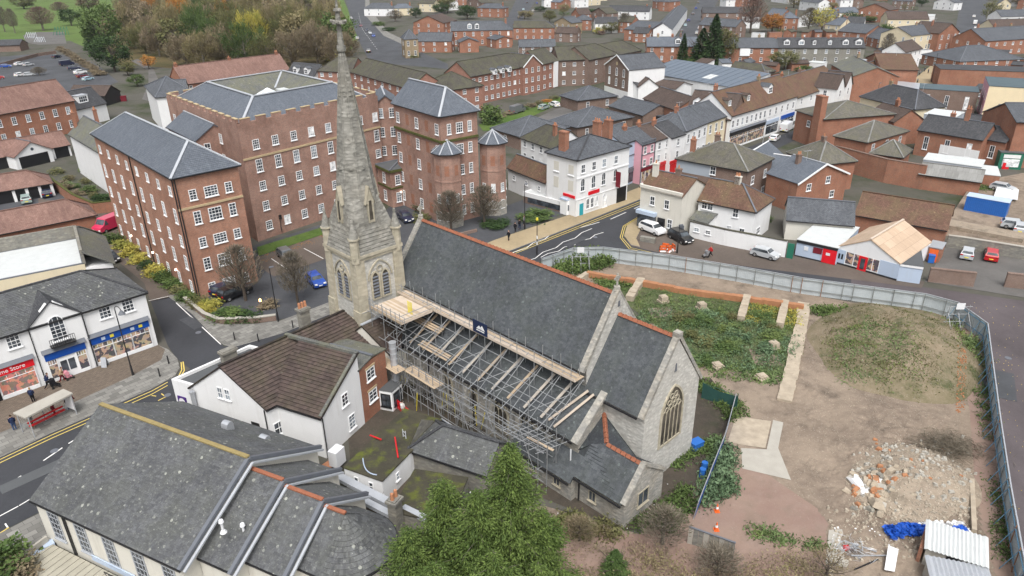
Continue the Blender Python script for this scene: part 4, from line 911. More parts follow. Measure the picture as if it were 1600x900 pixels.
for v_,z_ in((-12.5,1),(-12.5,3),(-12.5,5),(-13.62,1),(-13.62,3),(-13.62,4.8),(-12.55,2),(-12.55,4),(-12.55,5.9),(-13.6,2),(-13.6,4),(-11.6,7.0),(-10.7,7.35),(-9.6,7.8),(-9.6,9.6),(-9.6,10.1),(-8.6,8.8),(-12.0,6.6)):
 for j in range(4):pole(C(-30.6+6.1*j,v_,z_),C(-30.6+6.1*(j+1)+.3,v_,z_+random.uniform(-.04,.04)))
for z_ in(2,4,6,8.5):
 pole(C(-31,-13.6,z_),C(-24.5,-13.6,z_));pole(C(-30.6,-14.4,z_),C(-30.6,-8.4,z_))if z_>8 else pole(C(-30.6,-14.8,z_),C(-30.6,-11.6,z_))
for k in range(6):pole(C(-30.3+1.1*k,-14.6,0),C(-30.3+1.1*k,-14.6,4.6));pole(C(-30.3+1.1*k,-14.6,1.5),C(-29.3+1.1*k,-13.6,4.3),r=.9)
for k in range(9):pole(C(-30.4+.75*k,-13.6,8.7),C(-30.4+.75*k,-13.6,10.+.2*(k%2)),r=.9)
for z_ in(9.4,9.9):pole(C(-30.6,-13.55,z_),C(-24.6,-13.55,z_));pole(C(-25,-13.6,z_),C(-25,-9.6,z_))
for k in range(7):pole(C(-10.5+.7*k,-14.2,4.2-.02*k),C(-8.8+.7*k,-11.2,4.9));pole(C(-11,-14.2+.4*k,4.4),C(-5.5,-14.0+.42*k,4.5))if k<5 else None
def board(a,b,w_=.23,th=.05,mat='board',root=scaf,up=V((0,0,1))):
 m=MB();m.bar(a,b,w_,th,up=up);kid(m.build('scaffold_board',mat,root),root)
for j in range(6):
 for q in range(5):
  a0=-31.0+4.15*j;board(C(a0+.03,-9.45+.25*q,9.02),C(a0+4.1,-9.45+.25*q,9.02),mat=random.choice(['board_pale','board_pale','board']))
 board(C(-31+4.15*j,-9.62,9.2),C(-31+4.15*(j+1)-.05,-9.62,9.2),.04,.25,'board_pale')
for q in range(20):board(C(-30.4,-13.4+.24*q-.0,8.96),C(-25.1,-13.4+.24*q,8.96),mat=random.choice(['board_pale','board_pale','board']))
board(C(-30.5,-13.55,9.1),C(-25,-13.55,9.1),.04,.3,'board');board(C(-25.0,-13.55,9.1),C(-25.0,-9.7,9.1),.04,.3,'board_pale')
for q in range(5):board(C(-29.4,-14.9+.25*q,4.15),C(-24.6,-14.9+.25*q,4.15));board(C(-24.9,-13.8+.25*q,4.0),C(-20.,-13.8+.25*q,4.0))
for q in range(3):board(C(-27.4,-10.2+.25*q,7.3+.1*q),C(-23.4,-10.2+.25*q,7.3+.1*q));board(C(-24.6,-12.0+.25*q,6.3+.1*q),C(-20.2,-12.0+.25*q,6.3+.1*q),w_=.24)
for k in range(10):
 u_=-26.5+2.05*k;board(C(u_,-11.7,5.5+.1),C(u_+.7,-8.5,7.95),.28,.05,random.choice(['board_grey','board','board_grey']))
board(C(-7.5,-11.3,5.4),C(-5.6,-8.4,7.9),.28,.05,'board_pale');board(C(-6.6,-11.6,5.3),C(-4.9,-8.5,7.9),.26,.05,'board_pale')
board(C(-7.8,-13.6,4.7),C(-5.0,-13.4,4.7),.25,.05,'board')
m_=MB();m_.hexa([C(-18.8,-9.72,9.2),C(-16.8,-9.72,9.2),C(-16.8,-9.68,9.2),C(-18.8,-9.68,9.2)],[C(-18.8,-9.72,10.5),C(-16.8,-9.72,10.5),C(-16.8,-9.68,10.5),C(-18.8,-9.68,10.5)])
tag(m_.build('scaffold_banner','navy',None),'dark banner with a pale mountain emblem tied to the scaffold rail','banner')
m2=MB()
for pts in([(-18.3,9.7),(-17.9,10.1),(-17.5,9.7)],[(-17.9,9.7),(-17.5,10.2),(-17.1,9.7)]):m2.poly([C(p[0],-9.735,p[1])for p in pts])
m2.hexa([C(-18.3,-9.74,9.5),C(-17.2,-9.74,9.5),C(-17.2,-9.73,9.5),C(-18.3,-9.73,9.5)],[C(-18.3,-9.74,9.6),C(-17.2,-9.74,9.6),C(-17.2,-9.73,9.6),C(-18.3,-9.73,9.6)])
b_=bpy.data.objects['scaffold_banner'];kid(m2.build('banner_emblem','white',b_),b_)
for k,(x,y)in enumerate(((611,613),(622,612),(632,605),(651,642),(690,640),(700,645),(712,652),(726,657),(745,665),(752,672),(770,682))):
 g=G(x,y);pole(g,g+cu*random.uniform(-.5,.9)+V((0,0,2.3)),unity,name='yellow_prop',r=1.2)
for k in range(4):pole(C(-26.6+.2*k,-11.5,9.0),C(-26.6+.2*k,-11.5,10.3),unity,name='yellow_prop',r=1.3)
def wall_piece(name,a,b,h,th,mat,label,cat,rails=True):
 d=(b-a).normalized();n=max(2,int((b-a).length/1.));t=thing(name,label,cat,a)
 for k in range(n):
  p,q=a+(b-a)*(k/n)+d*.02,a+(b-a)*((k+1)/n)-d*.02;m=MB()
  m.bar(p+V((0,0,.15)),q+V((0,0,.15)),th*1.5,.3);m.bar(p+V((0,0,h-.12)),q+V((0,0,h-.12)),th,.24);m.bar(p+V((0,0,h*.55)),q+V((0,0,h*.55)),th,.16);m.bar(p+V((0,0,.3)),p+V((0,0,h)),th,th);m.bar(q+V((0,0,.3)),q+V((0,0,h)),th,th)
  kid(m.build('barrier_section',mat,t),t)
wall_piece('site_barrier',G(613,630),G(652,664),1.0,.12,'red_paint','red plastic barrier on the ground under the church scaffold','barrier')
m=MB();g=G(660,668);m.hexa([g+V((-.7,-.4,.1)),g+V((.6,-.5,.1)),g+V((.7,.5,.1)),g+V((-.6,.5,.1))],[g+V((-.7,-.4,.16)),g+V((.6,-.5,.16)),g+V((.7,.5,.5)),g+V((-.6,.5,.5))]);tag(m.build('timber_board','board',None),'brown sheet of board lying by the end of the red barrier','board')
t=thing('rubbish_skip','grey open topped skip between the scaffold and the low slate roof','skip',G(700,690))
m=MB();g=G(700,688);d=cu;e=cv
def bx3(m,c,a,b,sx,sy,z0,z1,fl=0.):m.hexa([c+a*s_*(sx/2-fl)+b*t_*(sy/2-fl)+V((0,0,z0))for s_,t_ in((-1,-1),(1,-1),(1,1),(-1,1))],[c+a*s_*sx/2+b*t_*sy/2+V((0,0,z1))for s_,t_ in((-1,-1),(1,-1),(1,1),(-1,1))])
g.z=0;bx3(m,g,d,e,3.4,1.5,.05,1.2,.25);kid(m.build('skip_body','metal_sheet',t),t)
m=MB();bx3(m,g,d,e,3.2,1.3,1.2,1.215);kid(m.build('skip_load','black',t),t)
m=MB()
for s_ in(-1,1):m.bar(g-d*1.7+e*s_*.75+V((0,0,1.2)),g+d*1.7+e*s_*.75+V((0,0,1.2)),.12,.1)
for s_ in(-1,1):m.bar(g+d*s_*1.7-e*.75+V((0,0,1.2)),g+d*s_*1.7+e*.75+V((0,0,1.2)),.12,.1)
kid(m.build('skip_rim','galv',t),t)
W1=Bld('brick_mill','tall brick mill block nearest the shops, with white sash windows and hipped slate roof','building',(145,207),(268.7,276),17.0,p3=(368.7,255))
W1.rise=3.;W1.walls('brick_mill');W1.roof('s','slate_blue',3.,.35,1,1,ridge='lead',ridge_w=.35,tile=(.5,.3))
for k,yy in enumerate((240,300,356,412,470)):
 z=13.6-3.25*k
 for c in range(8):t_,_=2.+c*4.5,0;win(W1.root,W1.fp(0,1.9+c*(W1.L-3.8)/7,z+(.5 if k==0 else 0),.005),W1.ang,.95,1.25 if k==0 else 1.95 if k in(1,3)else 1.6,2,4 if k else 2)
 for f,w_,n_ in((.24,.95,2),(.52,1.75,4),(.8,.95,2)):win(W1.root,W1.fp(1,W1.W*f,z-.1,.005),W1.bang,w_,1.75 if k in(1,3)else 1.4,n_,4)
m=MB();m.bar(W1.fp(1,-.1,12.6,.05),W1.fp(1,W1.W,12.6,.05),.14,.28);kid(m.build('string_course','string_course',W1.root),W1.root)
for i,t_ in((0,.1),(0,17),(1,.12)):
 m=MB();m.tube(W1.fp(i,W1.L-.15 if t_==.1 else t_,.1,.1),W1.fp(i,W1.L-.15 if t_==.1 else t_,16.8,.1),.08);kid(m.build('downpipe','gutter',W1.root),W1.root)
m=MB();m.slab([W1.P(12,1.6,18.12),W1.P(12.9,1.6,18.12),W1.P(12.9,2.6,18.8),W1.P(12,2.6,18.8)],.05);kid(m.build('rooflight','rooflight',W1.root),W1.root)
W2=Bld('brick_mill','largest brick mill block with battlemented parapet and roof lightwell behind the spire','building',(372,199),(590,154),18.4,W=31.5,bang=131.5)
W2.walls('brick_pink')
def battlement(B,i,h,rail='brick_red',n=None):
 p,a,L=B.face(i);m=MB();d=V((math.cos(a),math.sin(a),0));q=V((-d.y,d.x,0));n=n or int(L/2.6);m.bar(p+q*.2+V((0,0,h+.25)),p+d*L+q*.2+V((0,0,h+.25)),.42,.5)
 for k in range(n):
  c=p+d*(L*(k+.5)/n)+q*.2;m.bar(c-d*L/n*.29+V((0,0,h+.78)),c+d*L/n*.29+V((0,0,h+.78)),.42,.56);
 kid(m.build('battlement','brick_pink',B.root,kind='stuff'),B.root)
 m=MB()
 for k in range(n):c=p+d*(L*(k+.5)/n)+q*.2;m.bar(c-d*L/n*.31+V((0,0,h+1.1)),c+d*L/n*.31+V((0,0,h+1.1)),.5,.1)
 kid(m.build('battlement_coping','string_course',B.root,kind='stuff'),B.root)
for i in range(4):battlement(W2,i,18.4)
def ringroof(B,h,i1,r,i2,r2,mat):
 L,W,P=B.L,B.W,B.P;o=[(0.5,.5),(L-.5,.5),(L-.5,W-.5),(.5,W-.5)];m1=[(i1,i1),(L-i1,i1),(L-i1,W-i1),(i1,W-i1)];inn=[(i2,i2),(L-i2,i2),(L-i2,W-i2),(i2,W-i2)]
 m=MB();k2=MB();k3=MB()
 for k in range(4):
  j=(k+1)%4;a=[P(*o[k],h),P(*o[j],h),P(*m1[j],h+r),P(*m1[k],h+r)];m.slab(a,.15);b=[P(*m1[k],h+r),P(*m1[j],h+r),P(*inn[j],h+r2),P(*inn[k],h+r2)];k3.slab(b,.15)
  k2.bar(P(*m1[k],h+r+.08),P(*m1[j],h+r+.08),.5,.12);k2.bar(P(*o[k],h+.1),P(*m1[k],h+r+.08),.4,.12);k2.bar(P(*m1[k],h+r+.05),P(*inn[k],h+r2+.05),.35,.1)
 k3.slab([P(*q,h+r2)for q in inn],.1)
 kid(m.build('roof',mat,B.root),B.root);kid(k3.build('inner_roof','slate_moss',B.root),B.root);kid(k2.build('ridge_capping','lead',B.root),B.root)
ringroof(W2,18.2,6.0,3.1,10,.9,'slate_blue')
m=MB();c=W2.P(W2.L/2-1,W2.W/2-1);z=19.15
for q in(((-2.6,-1.8),(2.6,-1.8)),((2.6,-1.8),(2.6,1.8)),((2.6,1.8),(-2.6,1.8)),((-2.6,1.8),(-2.6,-1.8))):
 (a,b),(c_,d_)=q;m.poly([W2.P(W2.L/2-1+a,W2.W/2-1+b,z),W2.P(W2.L/2-1+c_,W2.W/2-1+d_,z),W2.P(W2.L/2-1,W2.W/2-1,z+1.5)])
kid(m.build('rooflight','rooflight',W2.root),W2.root)
m=MB();m.slab([W2.P(W2.L/2+2.6,W2.W/2+1,z+.3),W2.P(W2.L/2+4.4,W2.W/2+1,z+.3),W2.P(W2.L/2+4.4,W2.W/2+3,z+.3),W2.P(W2.L/2+2.6,W2.W/2+3,z+.3)],.3);kid(m.build('rooflight','white_roof',W2.root),W2.root)
c0=W2.fpx(0,429.5,217)[0];c1=W2.fpx(0,486,205)[0];step=(c1-c0)/2
for k in range(5):
 for c in range(-2,9):
  t_=c0+step*c
  if .8<t_<W2.L-.6:win(W2.root,W2.fp(0,t_,14.6-3.3*k-(.3 if k==1 else 0),.005),W2.ang,1.15,1.5 if k!=1 else 2.0,3,4)
for k in range(5):
 for c in range(4):win(W2.root,W2.fp(3,2.5+c*7,14.6-3.3*k,.005),W2.bang+math.pi,1.1,1.5,3,4)
m=MB();m.bar(W2.fp(0,-.1,13.4,.05),W2.fp(0,W2.L,13.4,.05),.14,.3);kid(m.build('string_course','string_course',W2.root),W2.root)
def lamp_glow(root,p):m=MB();m.tube(p,p+V((0,0,.22)),.14,.14,7);kid(m.build('wall_lamp','lamp_glow',root),root)
for x,y in((436,338),):t_,z_=W2.fpx(0,x,y);m=MB();m.box(W2.fp(0,t_,0,.3),.35,.3,z_-.4,z_+.3,W2.ang);m.tube(W2.fp(0,t_,z_-2.6,.12),W2.fp(0,t_,z_-.4,.12),.06);kid(m.build('wall_box','gutter',W2.root),W2.root)
for x,y in((207,369),(241,395),(277,422)):t_,z_=W1.fpx(0,x,y);lamp_glow(W1.root,W1.fp(0,t_,z_,.2))
lk=quick('link_block','small slate roofed brick block between the two brick mills','building',(262,197),(306,219),15.6,None,'s','slate_blue','brick_pink',2.0,p3=(362,207),ridge='lead',ns=2,nfl=5,wh=1.5)
W3=Bld('brick_mill','brick mill wing with hipped slate roof running out towards the twin turrets','building',(614,158),(687,179),18.6,p3=(747,170))
W3.rise=3.3;W3.walls('brick_pink');W3.roof('s','slate_blue',3.3,.4,0,1,ridge='lead',ridge_w=.38,inset=3.4)
for k in range(5):
 z=15.2-3.5*k
 for c in range(5):
  t_=1.3+c*(W3.L-2.4)/4
  if c%2==0:win(W3.root,W3.fp(0,t_,z,.005),W3.ang,1.0,1.75,2,4)
  else:
   m=MB();m.hexa([W3.fp(0,t_-.5,z,.03),W3.fp(0,t_+.5,z,.03),W3.fp(0,t_+.5,z,0),W3.fp(0,t_-.5,z,0)],[W3.fp(0,t_-.5,z+1.8,.03),W3.fp(0,t_+.5,z+1.8,.03),W3.fp(0,t_+.5,z+1.8,0),W3.fp(0,t_-.5,z+1.8,0)]);kid(m.build('blind_window','brick_red',W3.root),W3.root)
 for f in(.22,.5,.78):win(W3.root,W3.fp(1,W3.W*f,z,.005),W3.bang,1.3 if f==.5 else .75,1.7,3 if f==.5 else 2,4)
for z_ in(14.2,):
 for i,L_ in((0,W3.L),(1,W3.W)):m=MB();m.bar(W3.fp(i,0,z_,.12),W3.fp(i,L_,z_,.12),.3,.35);kid(m.build('string_course','moss_stuff',W3.root),W3.root)
gb=quick('mill_gable_bay','narrow brick bay with low gable between battlements and turret wing','building',(584,163),(620,161),17.2,9,'t','slate_blue','brick_pink',1.5,nf=2,nfl=5,ridge='lead',wh=1.7,nx=2,ny=4)
an=Bld('mill_annex','two storey brick annex with dark flat lantern roof beside the parked car','building',(589,257),(609,266),7.0,p3=(652,251));an.walls('brick_pink');an.roof('s','felt',.8,.25,1,1,gut=False,ridge='lead_dark')
an.grid(0,1,[.9,4.2],1.0,1.9,nx=2,ny=4);an.grid(1,3,[.9,4.1],1.0,1.8,nx=2,ny=4,m0=1.4)
m=MB()
for i,L_ in((0,an.L),(1,an.W)):m.bar(an.fp(i,-.1,6.75,.15),an.fp(i,L_+.1,6.75,.15),.35,.45);m.bar(an.fp(i,0,3.6,.08),an.fp(i,L_,3.6,.08),.2,.25)
kid(m.build('cornice','moss_stuff',an.root),an.root)
t_,z_=an.fpx(1,634,312);m=MB();m.box(an.fp(1,t_,0,.03),1.0,.1,0,2.4,an.bang);kid(m.build('door','frame_white',an.root),an.root);lamp_glow(an.root,an.fp(1,t_-.9,2.6,.2))
def turret(px,ez,r,lab,rr=1.9):
 h=ztop(px,ez);g=G(*px);t=thing('octagonal_turret',lab,'turret',g,'octagonal stair turrets on the mill');z=V((0,0,1))
 def ring(r_,z_):return[V((g.x+math.cos(R(22.5+45*k)+.8)*r_,g.y+math.sin(R(22.5+45*k)+.8)*r_,z_))for k in range(8)]
 m=MB();m.hexa(ring(r,0),ring(r,h));kid(m.build('wall','brick_pink',t),t)
 m=MB();e=ring(r+.4,h-.05);ap=V((g.x,g.y,h+rr))
 for k in range(8):m.slab([e[k],e[(k+1)%8],ap],.1)
 kid(m.build('roof','slate_blue',t),t);m=MB()
 for k in range(8):m.bar(e[k]+z*.08,ap+z*.08,.2,.08)
 kid(m.build('ridge_capping','lead',t),t);m=MB()
 for k in range(8):m.bar(e[k]-z*.05,e[(k+1)%8]-z*.05,.15,.15)
 kid(m.build('gutter','gutter',t),t)
 m=MB();m.hexa(ring(r+.08,h*.62),ring(r+.08,h*.62+.25));kid(m.build('string_course','brick_pink',t),t);m=MB();m.hexa(ring(r+.1,0),ring(r+.1,2.6));kid(m.build('plinth','flint',t),t)
 q=ring(r,0)
 for k in range(8):
  a,b=q[k],q[(k+1)%8];n=((a+b)/2-g).normalized()
  if n.dot(V((0,0,0))-g)>0:
   for zz in(1.3,4.3,8.9):
    if zz>8:m=MB();c=(a+b)/2+n*.02;d=(b-a).normalized();m.hexa([c-d*.38+z*zz,c+d*.38+z*zz,c+d*.38+z*zz-n*.04,c-d*.38+z*zz-n*.04],[c-d*.38+z*(zz+1.7),c+d*.38+z*(zz+1.7),c+d*.38+z*(zz+1.7)-n*.04,c-d*.38+z*(zz+1.7)-n*.04]);kid(m.build('blind_window','brick_red',t),t)
    else:win(t,(a+b)/2+n*.01+z*zz,math.atan2((b-a).y,(b-a).x),.75,1.5,2,4)
turret((704,350),236,2.3,'nearer brick turret with eight sided slate cap, left of its twin');turret((772,331),220,2.35,'farther brick turret with eight sided slate cap, right of its twin')
E1=R(-25.4)
Q_=G(416,640,4.5);ex=V((math.cos(R(-24.4)),math.sin(R(-24.4)),0));ny_=V((ex.y,-ex.x,0))
ap1=onp(343.8,573,Q_,ny_);hw=(Q_-ap1).dot(ex);zr=ap1.z
A_=Q_-ex*2*hw
ct=Bld('white_cottage','white rendered cottage with dark brown tiled L shaped roof in front of the spire','house',None,None,4.5,W=14.0,xyz=(A_,Q_),bang=50)
ct.walls('white','t',zr-4.5);ct.rise=zr-4.5;ct.roof('t','tiles_cottage',zr-4.5,.12,0,0,tile=(.32,.36,.08),ridge='tiles_cottage',ridge_w=.3)
K_=G(501,653,4.5);J_=K_-V((math.cos(R(-26)),math.sin(R(-26)),0))*6.6
c2=Bld.__new__(Bld);c2.A=V((J_.x,J_.y,0));c2.a=(K_-J_).normalized();c2.L=6.6;c2.b=V((math.cos(R(64)),math.sin(R(64)),0));c2.bang=R(64);c2.ang=math.atan2(c2.a.y,c2.a.x);c2.h=4.5;c2.z0=0;c2.root=ct.root
c2.W=5.85;c2.rise=zr-4.5;c2.walls('white','l',c2.rise);c2.roof('l','tiles_cottage',c2.rise,.12,0,0,tile=(.32,.36,.08));m=MB();m.bar(c2.P(-2,5.85,zr+.1),c2.P(6.7,5.85,zr+.1),.4,.3);m.bar(c2.P(6.55,0,4.6),c2.P(6.55,5.85,zr+.15),.3,.2);kid(m.build('ridge_capping','slate_moss',ct.root),ct.root)
win(ct.root,c2.fp(1,3.4,3.7,.01),c2.bang,.95,1.35,2,3);win(ct.root,c2.fp(1,4.0,.7,.01),c2.bang,1.0,1.6,2,4)
for dx in(-.45,.45):t_,z_=ct.fpx(0,350,615);win(ct.root,ct.fp(0,t_+dx,z_-.6,.01),ct.ang,.62,1.2,2,2)
p,q=G(430,668,2.2),G(438,664,2.2);win(ct.root,ct.fp(1,.9,1.3,.01),ct.bang,1.1,1.4,2,2)
m=MB();m.hexa([ct.fp(0,hw*2-2.2,2.0,.02),ct.fp(0,hw*2-1.2,2.0,.02),ct.fp(0,hw*2-1.2,2.0,-.0),ct.fp(0,hw*2-2.2,2.0,0)],[ct.fp(0,hw*2-2.2,2.6,.02),ct.fp(0,hw*2-1.2,2.6,.02),ct.fp(0,hw*2-1.2,2.6,0),ct.fp(0,hw*2-2.2,2.6,0)]);kid(m.build('vent_grille','gutter',ct.root),ct.root)
m=MB();m.tube(ct.fp(0,.6,1.5,.35),ct.fp(0,.6,4.2,.35),.2,n=9);m.tube(ct.fp(0,.6,4.2,.35),ct.fp(0,.6,4.4,.35),.26,n=9);kid(m.build('flue_pipe','galv',ct.root),ct.root)
for p in(c2.fp(1,.1,0,.1),c2.fp(0,.3,0,.1),ct.fp(0,hw*2-.2,0,.1)):m=MB();m.tube(V((p.x,p.y,.1)),V((p.x,p.y,4.4)),.06);kid(m.build('downpipe','gutter',ct.root),ct.root)
PL=onp(268.7,597,Q_,ny_);pl=Bld('parapet_block','low white parapet block with round purple sign on the end of the cottage','building',None,None,PL.z,W=8.5,xyz=(PL,A_+ex*.6),bang=50)
pl.walls('white');pl.roof('f','felt',.35,ridge='white')
t_,z_=pl.fpx(0,286,626);sg=thing('round_sign','purple square sign with white disc on the white parapet wall','sign',pl.fp(0,t_,z_-.5,.05))
m=MB();m.hexa([pl.fp(0,t_-.55,z_-.6,.1),pl.fp(0,t_+.55,z_-.6,.1),pl.fp(0,t_+.55,z_-.6,.02),pl.fp(0,t_-.55,z_-.6,.02)],[pl.fp(0,t_-.55,z_+.5,.1),pl.fp(0,t_+.55,z_+.5,.1),pl.fp(0,t_+.55,z_+.5,.02),pl.fp(0,t_-.55,z_+.5,.02)]);plain('purple',(.06,.02,.16));kid(m.build('sign_board','purple',sg),sg)
m=MB();m.poly([pl.fp(0,t_+.4*math.cos(math.pi*k/8),z_-.05+.4*math.sin(math.pi*k/8),.11)for k in range(16)]);kid(m.build('sign_disc','white',sg),sg)
def stack(px,ty,sx,sy,mat,lab,pots,ang,zb=0.,name='chimney_stack',potmat='terracotta'):
 h=ztop(px,ty);g=G(*px);t=thing(name,lab,'chimney',g);m=MB();m.box(g,sx,sy,zb,h,ang);m.box(g,sx+.25,sy+.25,h-.35,h-.1,ang);kid(m.build('stack',mat,t),t);a=V((math.cos(ang),math.sin(ang),0))
 for k in range(pots):m=MB();q=g+a*((k-(pots-1)/2)*sx/pots);m.tube(V((q.x,q.y,h-.1)),V((q.x,q.y,h+.6)),.17,.13,8);kid(m.build('chimney_pot',potmat,t),t)
stack((487,575),480,1.1,.8,'rubble_wall','pale stone chimney with cluster of buff pots beside the tower',3,R(50));stack((372,625),545,1.5,.7,'rubble_wall','stone chimney overgrown with moss at the cottage roof edge',0,R(50))
stack((622,838),778,.9,.75,'rubble_wall','tall thin rendered chimney standing by the rounded hall roof',2,R(64));
br=Bld('brick_house','narrow red brick house end with stone lintels squeezed behind the white cottage','house',None,None,6.2,W=4.2,xyz=(c2.fp(1,5.9,0)-c2.a*5,c2.fp(1,5.9,0)),bang=64);br.walls('brick_red')
br.rise=.35;br.roof('s','slate_moss',.35,.15,0,0)
for z_ in(4.2,1.7):win(br.root,br.fp(1,1.6,z_,.01),br.bang,1.3,1.3,2,3);m=MB();m.bar(br.fp(1,.85,z_+1.42,.03),br.fp(1,2.35,z_+1.42,.03),.08,.2);kid(m.build('lintel','string_course',br.root),br.root)
m=MB();q=[br.fp(1,2.6,0,0),br.fp(1,2.8,0,1.4),br.fp(1,4.6,0,1.4),br.fp(1,4.9,0,0)];m.hexa([p for p in q],[p+V((0,0,2.3))for p in q]);kid(m.build('bay','frame_white',br.root),br.root);m=MB();m.slab([p+V((0,0,2.35))for p in q],.1);kid(m.build('bay_roof','felt',br.root),br.root)
for a,b in((q[0],q[1]),(q[1],q[2]),(q[2],q[3])):d=(b-a);c=(a+b)/2;n=V((d.y,-d.x,0)).normalized();win(br.root,c+n*.01+V((0,0,.5)),math.atan2(d.y,d.x),d.length*.75,1.5,2,2,frame='black')
fl=thing('metal_flue','tall shiny ribbed steel extraction flue on the red brick wall','flue',br.fp(1,4.9,0,.5));c=br.fp(1,4.9,0,.5)
for k in range(8):m=MB();m.tube(c+V((0,0,1.8+k*.62)),c+V((0,0,2.38+k*.62)),.36,n=12);m.tube(c+V((0,0,2.38+k*.62)),c+V((0,0,2.42+k*.62)),.4,n=12);kid(m.build('flue_section','galv',fl),fl)
m=MB();m.tube(c+V((0,0,1.8)),c+V((.4,-.5,1.2)),.36,n=10);m.tube(c+V((.4,-.5,1.2)),c+V((.1,-.9,.4)),.34,n=10);kid(m.build('flue_bend','galv',fl),fl)
m=MB();b3=Bld('rear_cottage','brown tiled cottage roof with lead verge right at the foot of the tower','house',None,None,4.6,W=5.6,xyz=(ct.P(hw*1.0,13.2),ct.P(hw*1.0+6.0,13.2)),bang=50);b3.walls('offwhite','t',2.6);b3.roof('t','tiles_cottage',2.6,.1,0,0,tile=(.3,.33,.05),ridge='lead',ridge_w=.3)
m=MB();m.bar(b3.P(3,5.7,7.4),b3.P(6.2,5.7,4.7),.5,.12);kid(m.build('lead_verge','lead',b3.root),b3.root)
fo=Bld('flat_roofed_outbuilding','white outbuilding with mossy flat roof between cottage and stepped hall roof','outbuilding',(537.5,730),(597,751),2.5,p3=(637,705));fo.walls('white');fo.roof('f','felt_moss',0)
fo.W=fo.W;fo.grid(0,2,[1.0],.45,.9,m0=1.2,nx=1,ny=2);fo.grid(1,1,[1.0],.45,.8,nx=1,ny=2)
f2=Bld('flat_roofed_outbuilding','mossy green flat roof against the white cottage gable','outbuilding',None,None,2.3,W=5.4,xyz=(fo.P(-.2,fo.W),fo.P(fo.L-.1,fo.W)),bang=64);f2.walls('white');f2.roof('f','felt_moss',0)
for k,(a,b)in enumerate((((617,683),(622,715)),((578,680),(596,687)))):m=MB();m.bar(G(*a,2.66),G(*b,2.66),.12,.08);tag(m.build('red_strip','red_paint',None),('red timber strip lying along the right edge of the mossy flat roof','red timber strip lying across the top of the mossy flat roof')[k],'strip')
m=MB();pr=None
for k in range(9):p=G(567+k*2.8-(6*math.sin(k*.38)),716+26*math.sin(k*.19),2.66);(m.tube(pr,p,.05,n=5)if pr is not None else None);pr=p
tag(m.build('hose','blue_wall',None),'curved pale blue hose lying on the mossy flat roof','hose')
lo=thing('roof_ladder','aluminium ladder leaning at the corner of the mossy flat roof','ladder',G(636,690,0));
for s_ in(-.2,.2):m=MB();m.bar(G(637,725,0)+cu*s_,G(631,672,3.0)+cu*s_,.07);kid(m.build('ladder_rail','galv',lo),lo)
for k in range(9):f=(k+.5)/9;c=G(637,725,0).lerp(G(631,672,3.0),f);m=MB();m.bar(c-cu*.2,c+cu*.2,.05);kid(m.build('rung','galv',lo),lo)
cr=Bld('slate_roofed_corridor','low building with mottled slate gabled roof between the mossy roof and church','outbuilding',(638,702),(760,742),2.2,W=4.6);cr.walls('rubble_wall','s',1.7);cr.rise=1.7;cr.roof('s','slate_tiles',1.7,.15,1,0,tile=(.34,.22),ridge='slate_dark')
lf=Bld('flat_roofed_outbuilding','dark brown felted low roof beside the big conifer','outbuilding',(612,800),(700,815),1.9,W=5.2);lf.walls('rubble_wall');lf.roof('f','felt_moss',0)
for k,(a,b,w_)in enumerate((((524,742),(612,788),.7),((560,778),(614,806),.55),((630,793),(668,812),.5))):
 m=MB();m.bar(G(*a,1.8),G(*b,1.8),w_,.35);tag(m.build('duct','lead',None),('upper pale grey roof duct between outbuilding and hall','lower grey roof duct beside the rounded roof','short pale duct right of the thin chimney')[k],'duct')
m=MB();m.box(G(530,738,0),1.2,.9,1.0,2.6,R(64));tag(m.build('plant_box','white_plastic',None),'white box unit at the upper end of the roof ducts','box')
m=MB();m.bar(G(505,732,.9),G(535,712,.9),.9,.1);tag(m.build('terracotta_slab','terracotta',None),'pink tiled sill strip beside the cottage wall','slab')
hl_=Bld('stepped_hall','rendered hall with big slate roof stepping down to a rounded end, bottom left','hall',(52,778),(283,885),4.5,W=14.0)
hl_.walls('offwhite','s',4.1);hl_.rise=4.1;hl_.roof('s','slate_tiles',4.1,.25,0,0,tile=(.34,.22),ridge='ridge_ochre',ridge_w=.34)
for s0_,s1_,ins,hr_,mt in((15.85,19.0,1.35,7.6,0),(19.0,22.5,2.6,7.1,0),(22.5,24.4,3.8,6.6,1)):
 h2=Bld.__new__(Bld);h2.A=hl_.P(s0_,ins);h2.a=hl_.a;h2.b=hl_.b;h2.bang=hl_.bang;h2.ang=hl_.ang;h2.L=s1_-s0_;h2.W=14.0-2*ins;h2.h=4.3-.15*ins/1.3;h2.z0=0;h2.root=hl_.root;h2.rise=hr_-h2.h
 h2.walls('offwhite','s',h2.rise-.05);h2.roof('s','slate_tiles',h2.rise,.1,0,0,tile=(.34,.22),ridge='ridge_red',ridge_w=.3)
def hall_par(s_,ins,h,top,w_=.28):
 m=MB();P=hl_.P
 for e in(0,1):
  a,b=(ins,7)if e==0 else(14-ins,7);m.bar(P(s_,a-(.3 if e==0 else-.3),h),P(s_,b,top+.06),w_,.3)
 kid(m.build('parapet_gable','lead_dark',hl_.root),hl_.root);m=MB()
 for e in(0,1):
  a,b=(ins,7)if e==0 else(14-ins,7);m.bar(P(s_+.32,a-(.2 if e==0 else-.2),h-.15),P(s_+.32,b,top-.22),.2,.14)
 kid(m.build('lead_flashing','lead',hl_.root),hl_.root)
hall_par(15.95,0,4.5,8.5);hall_par(19.05,1.35,4.2,7.5);hall_par(22.55,2.6,4.0,7.0)
m=MB();m2=MB();P=hl_.P;n_=14
def ap(r,a,z):return P(24.4+r*math.sin(a),7-r*math.cos(a),z)
